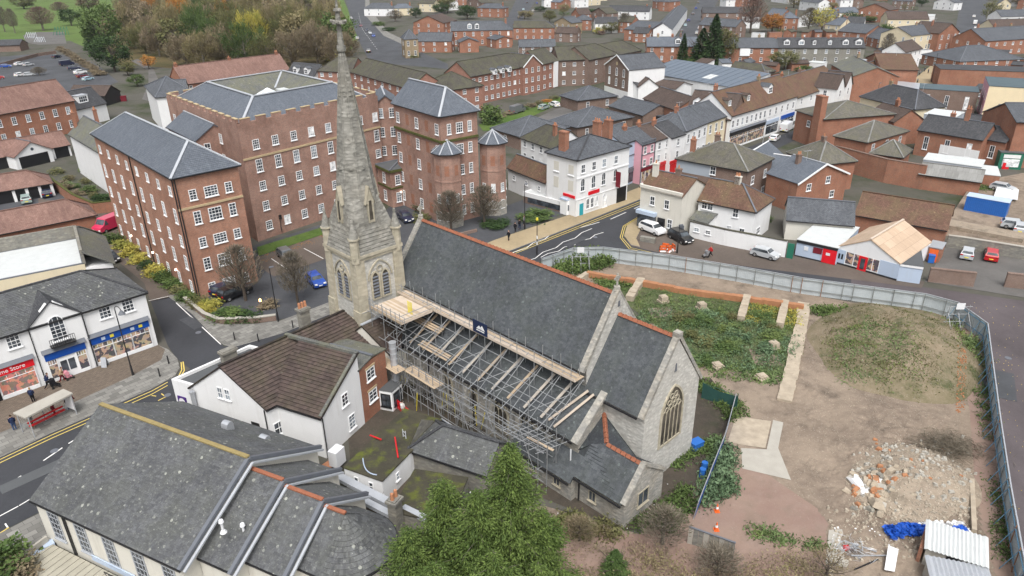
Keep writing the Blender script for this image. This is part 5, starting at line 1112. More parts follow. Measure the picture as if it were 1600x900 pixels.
for k in range(n_):
 a0,a1=math.pi*k/n_,math.pi*(k+1)/n_
 m.poly([ap(3.1,a0,0),ap(3.1,a1,0),ap(3.1,a1,3.9),ap(3.1,a0,3.9)])
 for j in range(12):
  f0,f1=j/12,(j+1)/12;r0,r1=3.35*(1-f0)+.02,3.35*(1-f1)+.02;z0,z1=3.85+2.75*f0,3.85+2.75*f1;d=.03
  for q in range(3 if j<6 else 1):
   nn=3 if j<6 else 1;b0,b1=a0+(a1-a0)*q/nn,a0+(a1-a0)*(q+1)/nn;t=random.random();m2.poly([ap(r0,b0,z0+d),ap(r0,b1,z0+d),ap(r1,b1,z1),ap(r1,b0,z1)],0,.02+.98*t);m2.poly([ap(r0,b0,z0),ap(r0,b1,z0),ap(r0,b1,z0+d),ap(r0,b0,z0+d)])
kid(m.build('rounded_wall','offwhite',hl_.root),hl_.root);kid(m2.build('conical_roof','slate_tiles',hl_.root),hl_.root)
m=MB()
for k in range(n_):m.bar(ap(3.4,math.pi*k/n_,3.75),ap(3.4,math.pi*(k+1)/n_,3.75),.14,.12)
kid(m.build('gutter','gutter',hl_.root),hl_.root)
for c in range(5):win(hl_.root,hl_.fp(0,1.9+c*3.1,1.1,.01),hl_.ang,1.25,2.7,3,5,frame='lead',glass='glass')
m=MB();m.bar(hl_.fp(0,3.4,.2,.12),hl_.fp(0,3.4,4.3,.12),.14);kid(m.build('downpipe','gutter',hl_.root),hl_.root)
m=MB();m.bar(hl_.fp(0,5.5,.9,.1),hl_.fp(0,10.2,.9,.1),.1,.5);kid(m.build('banner_strip','blue_wall',hl_.root),hl_.root)
for x,y,z_ in((382,835,5.2),(349,830,6.3)):
 g=G(x,y,z_);v=thing('vent_cowl','white roof vent pipe with round cowl, %s on the second step of the slate roof'%('right' if x>360 else 'left'),'vent',g);m=MB();m.tube(g,g+V((0,0,.9)),.09,n=8);kid(m.build('vent_pipe','white_plastic',v),v);m=MB();m.tube(g+V((0,0,.8)),g+V((0,0,1.0)),.2,.14,8);kid(m.build('cowl','white_plastic',v),v);m=MB();m.tube(g-V((0,0,.1)),g+V((0,0,.12)),.25,.12,8);kid(m.build('vent_base','white_plastic',v),v)
for x,y,z_,lb in((356,668,6.3,'silver hooded roof ventilator higher up the dark slope of the hall'),(414,690,5.4,'silver hooded roof ventilator lower down near the cottage wall')):
 g=G(x,y,z_);v=thing('roof_ventilator',lb,'ventilator',g);m=MB();m.box(g,.7,.7,z_-.4,z_+.3,hl_.ang);kid(m.build('vent_box','galv',v),v);m=MB();a=hl_.b
 for k in range(5):b0,b1=math.pi*k/5,math.pi*(k+1)/5;m.hexa([g+a*.35*math.cos(b0)+V((0,0,.3))+hl_.a*s_*.35 for s_ in(-1,1)]+[g+a*.35*math.cos(b1)+V((0,0,.3))+hl_.a*s_*.35 for s_ in(1,-1)],[g+a*.35*math.cos(b0)+V((0,0,.3+.35*math.sin(b0)))+hl_.a*s_*.35 for s_ in(-1,1)]+[g+a*.35*math.cos(b1)+V((0,0,.3+.35*math.sin(b1)))+hl_.a*s_*.35 for s_ in(1,-1)])
 kid(m.build('vent_hood','galv',v),v)
dk=thing('timber_deck','weathered grey timber deck along the front of the slate roofed hall','deck',hl_.fp(0,8,0,2))
for k in range(22):m=MB();m.bar(hl_.fp(0,.8+k*.62,.42,.3),hl_.fp(0,.8+k*.62,.42,4.2),.56,.06);kid(m.build('deck_board','timber_deck',dk),dk)
m=MB();m.bar(G(38,872,.5),G(75,845,.5),.2,1.0);tag(m.build('garden_wall','concrete',None),'short pale low wall with dark plaque by the hall corner','wall')
for k in range(2):m=MB();m.box(G(58+k*16,868-k*10,0),1.1,.7,.0,.5,R(45));tag(m.build('blue_crate','blue_wall',None),('pale blue crate nearest the green bush by the hall','pale blue crate nearest the hall corner')[k],'crate','blue crates by the hall corner')
rl=thing('iron_railing','dark iron railing along the right half of the timber deck','railing',hl_.fp(0,10,0,1.0));m=MB();m.bar(hl_.fp(0,8,1.3,.9),hl_.fp(0,15,1.3,.9),.06);m.bar(hl_.fp(0,8,.5,.9),hl_.fp(0,15,.5,.9),.06);kid(m.build('rail','gutter',rl),rl)
for k in range(14):m=MB();m.tube(hl_.fp(0,8+k*.5,.4,.9),hl_.fp(0,8.5+k*.5,1.3,.9),.025,n=4);m.tube(hl_.fp(0,8.5+k*.5,.4,.9),hl_.fp(0,8+k*.5,1.3,.9),.025,n=4);kid(m.build('lattice','gutter',rl),rl)
SB_A,SB_B=G(-70,542,7.6),G(228,445,7.6)
gA,gB=G(-75,654),G(247,539)
sb=Bld('shop_terrace','white two storey shop terrace with slate roof facing the bus shelter','shop',None,None,7.0,W=9.5,xyz=(gA,gB));sb.walls('white');sb.rise=2.6;sb.roof('s','slate_tiles',2.6,.25,0,1,tile=(.34,.22),ridge='slate_dark',inset=4.6)
def T(x,y):return sb.fpx(0,x,y)
for x,y in((20,531),(163,485),(199,475)):t_,z_=T(x,y);win(sb.root,sb.fp(0,t_,z_-.95,.01),sb.ang,1.25,1.7,3,4,glass='glass')
ta,tb=T(47,520)[0],T(128,500)[0];tm=(ta+tb)/2
gd=MB();zt=7.0;gh=2.0;O_=.18
gd.hexa([sb.fp(0,ta,0,O_),sb.fp(0,tb,0,O_),sb.fp(0,tb,0,-.3),sb.fp(0,ta,0,-.3)],[sb.fp(0,ta,zt,O_),sb.fp(0,tb,zt,O_),sb.fp(0,tb,zt,-.3),sb.fp(0,ta,zt,-.3)]);gd.hexa([sb.fp(0,ta,zt,O_),sb.fp(0,tb,zt,O_),sb.fp(0,tb,zt,-.3),sb.fp(0,ta,zt,-.3)],[sb.fp(0,tm-.4,zt+gh,O_),sb.fp(0,tm+.4,zt+gh,O_),sb.fp(0,tm+.4,zt+gh,-.3),sb.fp(0,tm-.4,zt+gh,-.3)])
kid(gd.build('gabled_bay','white',sb.root),sb.root)
m=MB();m.slab([sb.fp(0,ta-.2,zt,.3),sb.fp(0,tm,zt+gh+.25,.3),sb.fp(0,tm,zt+gh+.25,-4.2),sb.fp(0,ta-.2,zt,-1.2)],.12);m.slab([sb.fp(0,tb+.2,zt,.3),sb.fp(0,tb+.2,zt,-1.2),sb.fp(0,tm,zt+gh+.25,-4.2),sb.fp(0,tm,zt+gh+.25,.3)],.12);kid(m.build('bay_roof','slate_dark',sb.root),sb.root)
win(sb.root,sb.fp(0,tm,4.6,O_+.01),sb.ang,1.5,2.9,3,5,'arch',glass='glass')
m=MB();m.hexa([sb.fp(0,tm-1.2,4.2,O_),sb.fp(0,tm+1.2,4.2,O_),sb.fp(0,tm+1.2,4.2,O_+.7),sb.fp(0,tm-1.2,4.2,O_+.7)][::-1],[sb.fp(0,tm-1.2,4.35,O_),sb.fp(0,tm+1.2,4.35,O_),sb.fp(0,tm+1.2,4.35,O_+.7),sb.fp(0,tm-1.2,4.35,O_+.7)][::-1])
for k in range(13):m.tube(sb.fp(0,tm-1.2+.2*k,4.3,O_+.68),sb.fp(0,tm-1.2+.2*k,5.2,O_+.68),.025,n=4)
m.bar(sb.fp(0,tm-1.2,5.2,O_+.68),sb.fp(0,tm+1.2,5.2,O_+.68),.05);kid(m.build('balcony','gutter',sb.root),sb.root)
for t_ in(ta-.1,tb+.1):m=MB();m.tube(sb.fp(0,t_,.2,.25),sb.fp(0,t_,7,.25),.06);kid(m.build('downpipe','gutter',sb.root),sb.root)
def text(root,s_,B,i,t_,z_,size,mat,out,name='lettering'):
 c=bpy.data.curves.new(name,'FONT');c.body=s_;c.size=size;c.align_x='CENTER';c.align_y='CENTER';c.extrude=.01;c.materials.append(M(mat))
 o=bpy.data.objects.new(name,c);col.objects.link(o);p,a,L=B.face(i);o.parent=root;q=B.fp(i,t_,z_,out);o.location=q-V(root['_o'])
 o.rotation_euler=(math.pi/2,0,a);return o
def shopfront(B,i,t0,t1,zf,fh,fmat,disp,bays,label_text=None,tmat='white',base=.5,proud=.0,tsize=.6,toff=0,canopy=True):
 w_=t1-t0;P=lambda t_,z_,o:B.fp(i,t_,z_,o+proud)
 def bx(name,a,b,z0,z1,o0,o1,mat):
  m=MB();m.hexa([P(a,z0,o1),P(b,z0,o1),P(b,z0,o0),P(a,z0,o0)],[P(a,z1,o1),P(b,z1,o1),P(b,z1,o0),P(a,z1,o0)]);return kid(m.build(name,mat,B.root),B.root)
 f=bx('fascia',t0+.15,t1-.15,zf,zf+fh,0,.16,fmat)
 if canopy:
  m=MB();m.slab([P(t0,zf+fh+.05,.35),P(t1,zf+fh+.05,.35),P(t1,zf+fh+.45,.0),P(t0,zf+fh+.45,.0)],.06);kid(m.build('canopy','lead_dark',B.root),B.root)
 x=t0+.25
 for bw,kind in bays:
  bw*=w_-.5
  if kind=='w':
   g=bx('shop_window',x+.06,x+bw-.06,base,zf-.12,.02,.05,disp);bx('window_frame',x+.02,x+bw-.02,zf-.62,zf-.56,.04,.09,'frame_white');bx('mullion',x-.03,x+.05,base,zf,.02,.12,'frame_white');bx('mullion',x+bw-.05,x+bw+.03,base,zf,.02,.12,'frame_white');bx('stall_riser',x,x+bw,0,base,0,.1,'frame_white')
   for q in range(1,4):bx('glazing_bar',x+bw*q/4-.02,x+bw*q/4+.02,zf-.56,zf-.1,.04,.09,'frame_white')
  elif kind=='d':
   bx('door_recess',x,x+bw,0,zf-.1,.0,.03,'frame_white')
   for q in(0,1):bx('door_glass',x+bw*(.12+.4*q),x+bw*(.46+.4*q),.9,2.2,.02,.06,'glass')
   bx('step',x,x+bw,0,.12,0,.5,'concrete')
  elif kind=='o':bx('doorway',x+.1,x+bw-.1,0,zf-.2,.0,.04,'black');bx('door_canopy',x-.1,x+bw+.1,zf-.25,zf-.1,0,1.0,'lead')
  x+=bw
 if label_text:o=text(B.root,label_text,B,i,(t0+t1)/2+toff,zf+fh/2,tsize,tmat,.18+proud);kid(o,B.root)
tr=T(147,560)[0];te=T(238,520)[0]
zb=2.75
shopfront(sb,0,tr-.1,te,zb,.85,'blue_sign','shop_display',[(.34,'w'),(.33,'w'),(.33,'w')])
shopfront(sb,0,ta+.3,tb-.3,zb,.85,'blue_sign','shop_display',[(.24,'w'),(.5,'d'),(.26,'w')],proud=O_)
tl=T(0,600)[0]
shopfront(sb,0,tl-5.5,ta-.4,zb,.85,'red_sign','shop_display_red',[(.3,'w'),(.3,'o'),(.4,'w')],'Home Store',toff=2.0,tsize=.62)
for t_ in(tr+1.2,te-2.2):
 for k in range(2):m=MB();m.hexa([sb.fp(0,t_+.9*k,zb+.25,.19),sb.fp(0,t_+.4+.9*k,zb+.25,.19),sb.fp(0,t_+.4+.9*k,zb+.25,.17),sb.fp(0,t_+.9*k,zb+.25,.17)],[sb.fp(0,t_+.9*k,zb+.6,.19),sb.fp(0,t_+.4+.9*k,zb+.6,.19),sb.fp(0,t_+.4+.9*k,zb+.6,.17),sb.fp(0,t_+.9*k,zb+.6,.17)]);kid(m.build('fascia_emblem','blue_wall' if k==0 else 'yellow',sb.root),sb.root)
fr=Bld('flat_roofed_block','block with white membrane roof and grey upstand behind the shop terrace','building',(-60,450),(132,412),7.2,W=10.5);fr.walls('cream');fr.roof('f','white_roof',.1,ridge='lead_dark')
for i,(a,b)in enumerate((((0,0),(0,1)),((1,0),(1,1)),((0,1),(1,1)))):
 m=MB();p,q=fr.P(a[0]*fr.L,a[1]*fr.W,8.1),fr.P(b[0]*fr.L,b[1]*fr.W,8.1);m.bar(p,q,.35,1.9);kid(m.build('upstand','rubble_wall',fr.root),fr.root)
m=MB();e=fr.fp(1,0,0,0);m.slab([fr.fp(1,-.5,8.9,.1),fr.fp(1,fr.W+.5,8.9,.1),fr.fp(1,fr.W+.5,6.6,3.3),fr.fp(1,-.5,6.6,3.3)],.12);kid(m.build('slate_slope','slate_moss',fr.root),fr.root)
m=MB();m.slab([fr.fp(2,-.5,8.9,.1),fr.fp(2,fr.L+.5,8.9,.1),fr.fp(2,fr.L+.5,6.6,2.6),fr.fp(2,-3.,6.6,2.6)],.12);kid(m.build('slate_slope','slate_moss',fr.root),fr.root)
m=MB();m.hexa([fr.fp(1,0,0,0),fr.fp(1,fr.W,0,0),fr.fp(1,fr.W,0,3.0),fr.fp(1,0,0,3.0)][::-1],[fr.fp(1,0,6.6,0),fr.fp(1,fr.W,6.6,0),fr.fp(1,fr.W,6.6,3.0),fr.fp(1,0,6.6,3.0)][::-1]);kid(m.build('side_wall','white',fr.root),fr.root)
hd=thing('hoarding','long pale grey corrugated sheet hoarding round the demolished building site','hoarding',G(1250,459))
pm={}
def panel_mesh(w_,h_):
 k=(round(w_,1),h_)
 if k in pm:return pm[k]
 m=MB();n=5
 for q in range(n):a,b=w_*q/n,w_*(q+1)/n;c=(b-a);m.hexa([V((a,0,0)),V((a+c*.45,0,0)),V((a+c*.45,.04,0)),V((a,.04,0))],[V((a,0,h_)),V((a+c*.45,0,h_)),V((a+c*.45,.04,h_)),V((a,.04,h_))]);m.hexa([V((a+c*.45,.03,0)),V((b,.03,0)),V((b,.05,0)),V((a+c*.45,.05,0))],[V((a+c*.45,.03,h_)),V((b,.03,h_)),V((b,.05,h_)),V((a+c*.45,.05,h_))])
 me=bpy.data.meshes.new('hoarding_panel');me.from_pydata(m.v,[],m.f);me.materials.append(M('hoarding_sheet'));pm[k]=me;return me
plain('hoarding_sheet',(.43,.47,.49),.5,.4,.0,var=.25,scale=.7);plain('hoarding_post',(.2,.21,.2),.6,var=.2);plain('hoarding_rail',(.10,.22,.33),.5,var=.25);plain('rust',(.25,.12,.06),.8,var=.3)
hb=[(846,428),(896,410),(942,409),(1045,422),(1150,440),(1250,459),(1330,470),(1440,485),(1490,499),(1535,533),(1543,604),(1553,690),(1567,795),(1583,895),(1601,990),(1625,1100)]
HP=[G(*p)for p in hb];HH=2.35;inner=G(1400,650)
for a,b in zip(HP,HP[1:]):
 L=(b-a).length;n=max(1,round(L/1.15));d=(b-a)/n;ang=math.atan2(d.y,d.x);me=panel_mesh(d.length,HH);nn=V((-d.y,d.x,0)).normalized();nn=nn if nn.dot(inner-a)>0 else-nn
 for k in range(n):
  p=a+d*k;o=bpy.data.objects.new('hoarding_panel',me);col.objects.link(o);o.parent=hd;o.location=p-V(hd['_o'])+V((0,0,random.uniform(-.02,.03)));o.rotation_euler=(random.uniform(-.012,.012),0,ang);kid(o,hd)
  if k%2==0:m=MB();m.tube(p+nn*.12,p+nn*.12+V((0,0,HH+.05)),.045,n=5);kid(m.build('hoarding_post','rust' if random.random()<.25 else 'hoarding_post',hd),hd)
  if k%2==0 and a.x>30 and a.y<80:m=MB();m.tube(p+nn*.15+V((0,0,HH-.3)),p+nn*.9,.03,n=5);kid(m.build('raking_prop','hoarding_rail',hd),hd)
 for z in(.7,HH-.25):m=MB();m.bar(a+nn*.12+V((0,0,z)),b+nn*.12+V((0,0,z)),.07);kid(m.build('hoarding_rail','hoarding_rail' if a.x>30 and a.y<80 else 'hoarding_post',hd),hd)
 m=MB();m.bar(a+V((0,0,HH+.02)),b+V((0,0,HH+.02)),.1,.05);kid(m.build('top_rail','galv',hd),hd)
for k,(x,y,lb)in enumerate(((906,420,'tube frame with small white board at the west corner of the hoarding'),(1488,512,'tube frame with small white board at the bend of the hoarding near the road'))):
 g=G(x,y);t=thing('bracing_frame',lb,'frame',g)
 for dx in(-1.2,0,1.2):pole(g+V((dx,-.3,0)),g+V((dx,-.3,3.2)),root=t);pole(g+V((dx,-1.6,0)),g+V((dx,-1.6,2)),root=t);pole(g+V((dx,-1.8,.2)),g+V((dx,0,2.6)),root=t)
 for z in(1.,2.,3.):pole(g+V((-1.5,-.3,z)),g+V((1.5,-.3,z)),root=t)
 m=MB();m.box(g+V((0,-.4,0)),1.0,.05,2.7,3.5);kid(m.build('board_sign','white_plastic',t),t)
fp_=[(1143,640),(1127,700),(1105,755),(1083,812)]
tf=thing('site_fence','leaning mesh fence with torn blue sheeting between churchyard and building site','fence',G(1120,720))
FP=[G(*p)for p in fp_]
for a,b in zip(FP,FP[1:]):
 n=2;d=(b-a)/n
 for k in range(n):
  p,q=a+d*k,a+d*(k+1);lean=V((.25,0,1.9));m=MB()
  for u_,v_ in((p,p+lean),(q,q+lean),(p+lean,q+lean),(p+lean*.1,q+lean*.1)):m.tube(u_,v_,.035,n=5)
  for j in range(8):m.tube(p.lerp(q,j/8)+lean*.1,p.lerp(q,j/8)+lean,.012,n=3)
  for j in range(5):m.tube(p+lean*(j+1)/6,q+lean*(j+1)/6,.012,n=3)
  kid(m.build('fence_frame','galv',tf),tf)
  m=MB();m.poly([p+lean*.05+V((.06,0,0)),q+lean*.05+V((.06,0,0)),q+lean*.8+V((.06,0,0)),p+lean*(.95 if k else .6)+V((.06,0,0))]);kid(m.build('blue_sheet','tarp_blue' if(a.y+k)>45 else 'mesh_green',tf),tf)
m=MB();a,b=G(1096,622),G(1150,640);m.poly([a,b,b+V((0,0,1.6)),(a+b)/2+V((0,0,1.45)),a+V((0,0,1.8))]);m.tube(a,a+V((0,0,1.9)),.04);m.tube(b,b+V((0,0,1.9)),.04);m.tube(a+V((0,0,1.8)),b+V((0,0,1.65)),.03)
tag(m.build('mesh_screen','mesh_green',None),'sagging dark green mesh screen between the church gable and the site fence','screen')
gp=thing('end_hoarding','weathered grey timber hoarding panel below the traffic cones','hoarding',G(1110,850));a,b=G(1073,850),G(1145,876)
for k in range(9):m=MB();p,q=a+(b-a)*(k/9+.003),a+(b-a)*((k+1)/9-.003);m.hexa([p,q,q+V((.02,.06,0)),p+V((.02,.06,0))],[x+V((0,0,1.75))for x in(p,q,q+V((.02,.06,0)),p+V((.02,.06,0)))]);kid(m.build('hoarding_board','rubble_wall' if k%3 else 'concrete',gp),gp)
m=MB();m.bar(a+V((0,0,1.8)),b+V((0,0,1.8)),.14,.08);kid(m.build('top_rail','lead_dark',gp),gp)
def shift(b,i=0):return b
h=ztop((998,353),291)
ws=quick('corner_shop','white two storey corner shop with small pale awning sign facing the junction','shop',(1001.7,291),(1067,306),h,7.5,'s','tiles_rust','offwhite',1.9,chim=((.12,.35,1.6,1),),chm='offwhite',gut=False)
m=MB()
for i,L_ in((0,ws.L),(3,ws.W)):m.bar(ws.fp(i,0,h+.1,.1),ws.fp(i,L_,h+.1,.1),.35,.6)
kid(m.build('parapet','offwhite',ws.root),ws.root)
for x,y in((1019.5,314),(1042,320),(1046.5,350)):t_,z_=ws.fpx(0,x,y);win(ws.root,ws.fp(0,t_,z_-.7,.01),ws.ang,.9,1.5,2,2)
m=MB();m.box(ws.fp(0,1.6,0,.2),3.3,.5,0,2.5,ws.ang);kid(m.build('shop_window','glass',ws.root),ws.root);m=MB();m.box(ws.fp(0,1.6,0,.35),3.6,.9,2.5,3.1,ws.ang);kid(m.build('fascia','blue_wall',ws.root),ws.root)
m=MB();m.box(ws.fp(0,4.3,0,.1),1.3,.3,0,2.4,ws.ang);kid(m.build('door','black',ws.root),ws.root);m=MB();m.box(ws.fp(0,8.0,0,.05),.9,.15,0,2.1,ws.ang);kid(m.build('door','lead_dark',ws.root),ws.root)
b=quick('white_house','white house with rusty brown tiled roof and hipped dark end beside the corner shop','house',(1092,312),(1180,329.5),5.4,7.6,'s','tiles_rust','white',2.6,hr=1,chim=((.5,.5,1.2,1),),chm='offwhite')
for x,y in((1101,320),(1110,322),(1149.5,333)):t_,z_=b.fpx(0,x,y);win(b.root,b.fp(0,t_,z_-.7,.01),b.ang,.95,1.4,2,2)
for t_ in(5.5,7.6):win(b.root,b.fp(0,t_,.7,.01),b.ang,.9,1.5,2,2)
win(b.root,b.fp(1,2.5,.8,.01),b.bang,1.6,1.2,3,2)
def boxwall(name,px,h,th,mat,lab,cat,cop=None,z0=0):
 t=thing(name,lab,cat,G(*px[0],0));
 for a,c in zip(px,px[1:]):
  A,C_=G(*a,z0),G(*c,z0);m=MB();m.bar(A+V((0,0,h/2)),C_+V((0,0,h/2)),th,h);kid(m.build('wall_panel',mat,t),t)
  if cop:m=MB();m.bar(A+V((0,0,h+.06)),C_+V((0,0,h+.06)),th+.12,.12);kid(m.build('coping',cop,t),t)
 return t
yw=boxwall('yard_wall',[(1077,370),(1130,383),(1226,402)],2.6,.35,'white','long white rendered yard wall behind the silver parked car','wall','tiles_mossy')
for f in(.12,.33):a,c=G(1077,370),G(1130,383);win(yw,a.lerp(c,f*1.6)+V((0,0,1.2))+V((-.05,-.19,0)),math.atan2((c-a).y,(c-a).x),.9,.7,2,2)
boxwall('yard_gate',[(1228,403),(1238,405)],2.4,.12,'green_paint','dark green gate at the end of the long white yard wall','gate')
quick('lean_to','small mossy lean-to roof against the back of the corner shop','outbuilding',(1080,341),(1105,348),2.8,3.5,'l','slate_moss','white',1.3,gut=False)
g1=quick('flat_roofed_garage','low pale grey garage with white flat roof and bright red door','garage',(1246,374),(1310,388),2.7,None,'f','white_roof','blue_wall',0,p3=(1325,352))
def fbox(B,i,x0,x1,z0,z1,mat,name,out=.06):m=MB();m.hexa([B.fp(i,x0,z0,out),B.fp(i,x1,z0,out),B.fp(i,x1,z0,-.02),B.fp(i,x0,z0,-.02)],[B.fp(i,x0,z1,out),B.fp(i,x1,z1,out),B.fp(i,x1,z1,-.02),B.fp(i,x0,z1,-.02)]);return kid(m.build(name,mat,B.root),B.root)
fbox(g1,0,0,g1.L,2.25,2.68,'gutter','fascia',.12);fbox(g1,0,g1.L*.66,g1.L-.05,.1,2.3,'red_sign','garage_door',.1);fbox(g1,0,g1.L*.42,g1.L*.64,1.2,2.1,'maroon','notice_board');fbox(g1,0,g1.L*.2,g1.L*.3,1.3,1.9,'white_plastic','notice');fbox(g1,0,0,g1.L,0,.25,'gutter','plinth',.04);fbox(g1,0,g1.L*.74,g1.L*.84,1.3,1.7,'white_plastic','door_sign',.12)
g2=Bld('gabled_shop','small shop with tan boarded roof, white gable and glowing windows with red door','shop',(1308,385),(1407,412),2.6,W=None,p3=(1420,370));g2.rise=2.3;g2.walls('white','t',2.3);g2.roof('t','ply',2.3,.1,0,0,ridge='board_pale',gut=False)
fbox(g2,0,0,g2.L*.17,0,2.3,'blue_wall','wall_panel');fbox(g2,0,g2.L*.7,g2.L,0,2.4,'blue_wall','wall_panel');fbox(g2,0,g2.L*.17,g2.L*.7,.5,2.2,'shop_display','shop_window',.04);fbox(g2,0,g2.L*.38,g2.L*.52,.05,2.2,'red_sign','door',.1);fbox(g2,0,g2.L*.415,g2.L*.485,.3,1.9,'glass','door_glass',.12);fbox(g2,0,0,g2.L,0,.3,'gutter','plinth',.09);fbox(g2,0,g2.L*.05,g2.L*.08,.9,1.7,'black','wall_letter',.08);fbox(g2,0,g2.L*.1,g2.L*.13,.9,1.7,'black','wall_letter',.08)
for f in(.17,.3,.6,.7):fbox(g2,0,g2.L*f-.04,g2.L*f+.04,.3,2.3,'frame_white','mullion',.08)
g3=quick('flat_roofed_block','dark felt roofed block with pale blue front beside the tan gabled shop','outbuilding',(1407,413),(1443,418),2.5,None,'f','felt','blue_wall',0,p3=(1453,374));fbox(g3,0,0,g3.L,2.25,2.55,'white','fascia',.1)
quick('low_slate_building','low building with speckled grey slate roof behind the white garage','outbuilding',(1230,342),(1334,351),3.4,7,'s','slate','offwhite',2.4)
quick('rusty_roofed_barn','long barn with rusty brown tiled roof behind the tan gabled shop','barn',(1337,334),(1479,358),3.4,7.5,'s','tiles_rust','brick_red',2.6,ridge='tiles_rust')
q=quick('orange_store','tiny brick store with orange door between flat block and parked cars','outbuilding',(1452,385),(1472,389),2.2,3,'f','galv','brick_red',0);fbox(q,0,.2,q.L*.8,0,1.9,'orange','door')
boxwall('brick_wall',[(1449,440),(1520,448)],2.0,.4,'brick_brown','low brown brick wall in front of the two parked cars','wall','brick_brown');boxwall('brick_wall',[(1568,448),(1640,456)],2.0,.4,'brick_brown','brown brick wall at the right edge beside the car yard','wall','brick_brown')
rwt=boxwall('retaining_wall',[(1477,386),(1500,389),(1530,394),(1560,399),(1600,406),(1660,415)],1.9,.4,'rubble_wall','grey stone retaining wall behind the silver and red parked cars','wall','concrete')
tg=quick('gabled_brick_house','orange red brick house with white edged gable behind the low slate roof','house',(1247,286),(1325,270),5.4,7,'t','slate_blue','brick_red',2.4,ridge='lead',gut=False,ov=.25)
for x,y in((1263.5,293),(1293.5,281),(1299,303)):t_,z_=tg.fpx(0,x,y);win(tg.root,tg.fp(0,t_,max(.3,z_-.6),.01),tg.ang,1.1,1.3,2,2)
m=MB();a,b_,c=tg.fp(0,-.3,5.2,.3),tg.fp(0,tg.L/2,7.9,.3),tg.fp(0,tg.L+.3,5.2,.3);m.bar(a,b_,.1,.3);m.bar(b_,c,.1,.3);kid(m.build('bargeboard','frame_white',tg.root),tg.root)
quick('slate_wing','blue grey slate wing with white ridge joined to the gabled brick house','house',(1197,268),(1249,276),4.6,8,'s','slate_blue','brick_red',2.3,nf=2,nfl=1,ridge='frame_white')
quick('slate_wing','steep blue grey slate roof directly right of the concrete tiled hip roof','house',(1190,262),(1222,240),4.8,6,'s','slate_blue','brick_red',2,ridge='frame_white')
hh=quick('hipped_brick_house','brick house with greenish concrete tiled hip roof behind the corner shop','house',(1058,247),(1168,267),7.0,None,'s','tiles_concrete','brick_brown',2.8,p3=(1203,246),hl=1,hr=1,ridge='asbestos',chim=((.14,.2,.6,2),),tile=(.34,.33))
t_,z_=hh.fpx(0,1114,266);win(hh.root,hh.fp(0,t_,z_-.8,.01),hh.ang,1.1,1.5,2,2);hh.grid(1,2,[.8,4.0],1.2,1.5)
fbox(hh,0,0,hh.L*.5,4.6,6.8,'grey_wall','render_patch',.02)
WB=Bld('white_corner_building','tall white three storey corner building with arched windows and red signs','building',(854.5,237),(902,249.5),10.2,W=None,p3=(973,225));WB.walls('white');WB.rise=2.5;WB.roof('s','slate',2.5,.3,1,1,ridge='slate_dark')
for x in(911,928,944,962.5):
 t_,_=WB.fpx(1,x,262-(x-911)*.33);win(WB.root,WB.fp(1,t_,7.6,.01),WB.bang,1.0,1.5,2,2);win(WB.root,WB.fp(1,t_,4.4,.01),WB.bang,1.05,2.3,2,2,'arch')
fbox(WB,1,3.0,5.8,3.35,3.95,'red_sign','sign',.12)
for k in range(3):win(WB.root,WB.fp(1,2.9+1.15*k,.9,.01),WB.bang,.8,1.9,2,2,'arch')
win(WB.root,WB.fp(1,7.4,.2,.01),WB.bang,1.2,2.6,1,2,'arch',glass='blind');fbox(WB,1,.9,1.8,.1,2.2,'door_teal','door',.08);fbox(WB,1,WB.W-2.9,WB.W-.3,.1,2.9,'black','passage',.03)
for t_ in(1.7,5.2):fbox(WB,0,t_,t_+1.4,7.1,7.25,'frame_white','sill',.15);fbox(WB,0,t_+.1,t_+1.3,7.5,9.0,'offwhite','blind_window',.03);fbox(WB,0,t_+.1,t_+1.3,4.4,6.3,'offwhite','blind_window',.03)
fbox(WB,0,4.2,7.0,3.3,3.8,'red_sign','sign',.12);fbox(WB,1,-.1,WB.W,6.7,6.95,'white','string_course',.12);fbox(WB,1,-.1,WB.W,3.0,3.15,'white','string_course',.08)
WB.chimney(2.6,1.5,14.0,1.5,1.0,pots=0);WB.chimney(2.5,WB.W-3.5,14.4,1.4,.9,pots=3);WB.chimney(2.5,WB.W-.5,14.2,1.4,.9,pots=2)
hs_=thing('hanging_sign','red and white hanging projecting sign on the white corner building','sign',WB.fp(1,WB.W-3.4,4,.6));m=MB();m.box(WB.fp(1,WB.W-3.4,0,.6),.12,1.0,3.4,6.2,WB.bang);kid(m.build('sign_panel','maroon',hs_),hs_)
lw=quick('white_low_building','low white wall and rusty tiled roof to the left of the corner building','building',(794,260),(853,284),4.6,4.2,'s','tiles_rust','white',2.0);lw.grid(0,3,[2.4],.8,.9)
lw2=Bld('white_side_block','white flat topped ground floor block with dark glazing beside the crossing','building',(818,301),(901,322),1.9,W=3.4);lw2.walls('brick_brown');lw2.roof('f','white_roof',.2,ridge='white');fbox(lw2,0,0,lw2.L,1.3,2.1,'white','fascia',.1);fbox(lw2,0,1,lw2.L-.6,.3,1.2,'glass','glazing',.05)
tk=thing('cash_kiosk','white and blue box kiosk standing on the yellow pavement','kiosk',G(884,334));m=MB();m.box(G(885,334),1.6,1.6,.1,2.7,WB.ang);kid(m.build('kiosk_body','frame_white',tk),tk);m=MB();m.box(G(885,334),1.75,1.75,2.7,2.95,WB.ang);kid(m.build('kiosk_roof','blue_wall',tk),tk)
q=G(885,334);m=MB();m.box(q+V((.1,-.82,0)),.6,.1,.9,1.9,WB.ang);kid(m.build('kiosk_screen','glass',tk),tk)
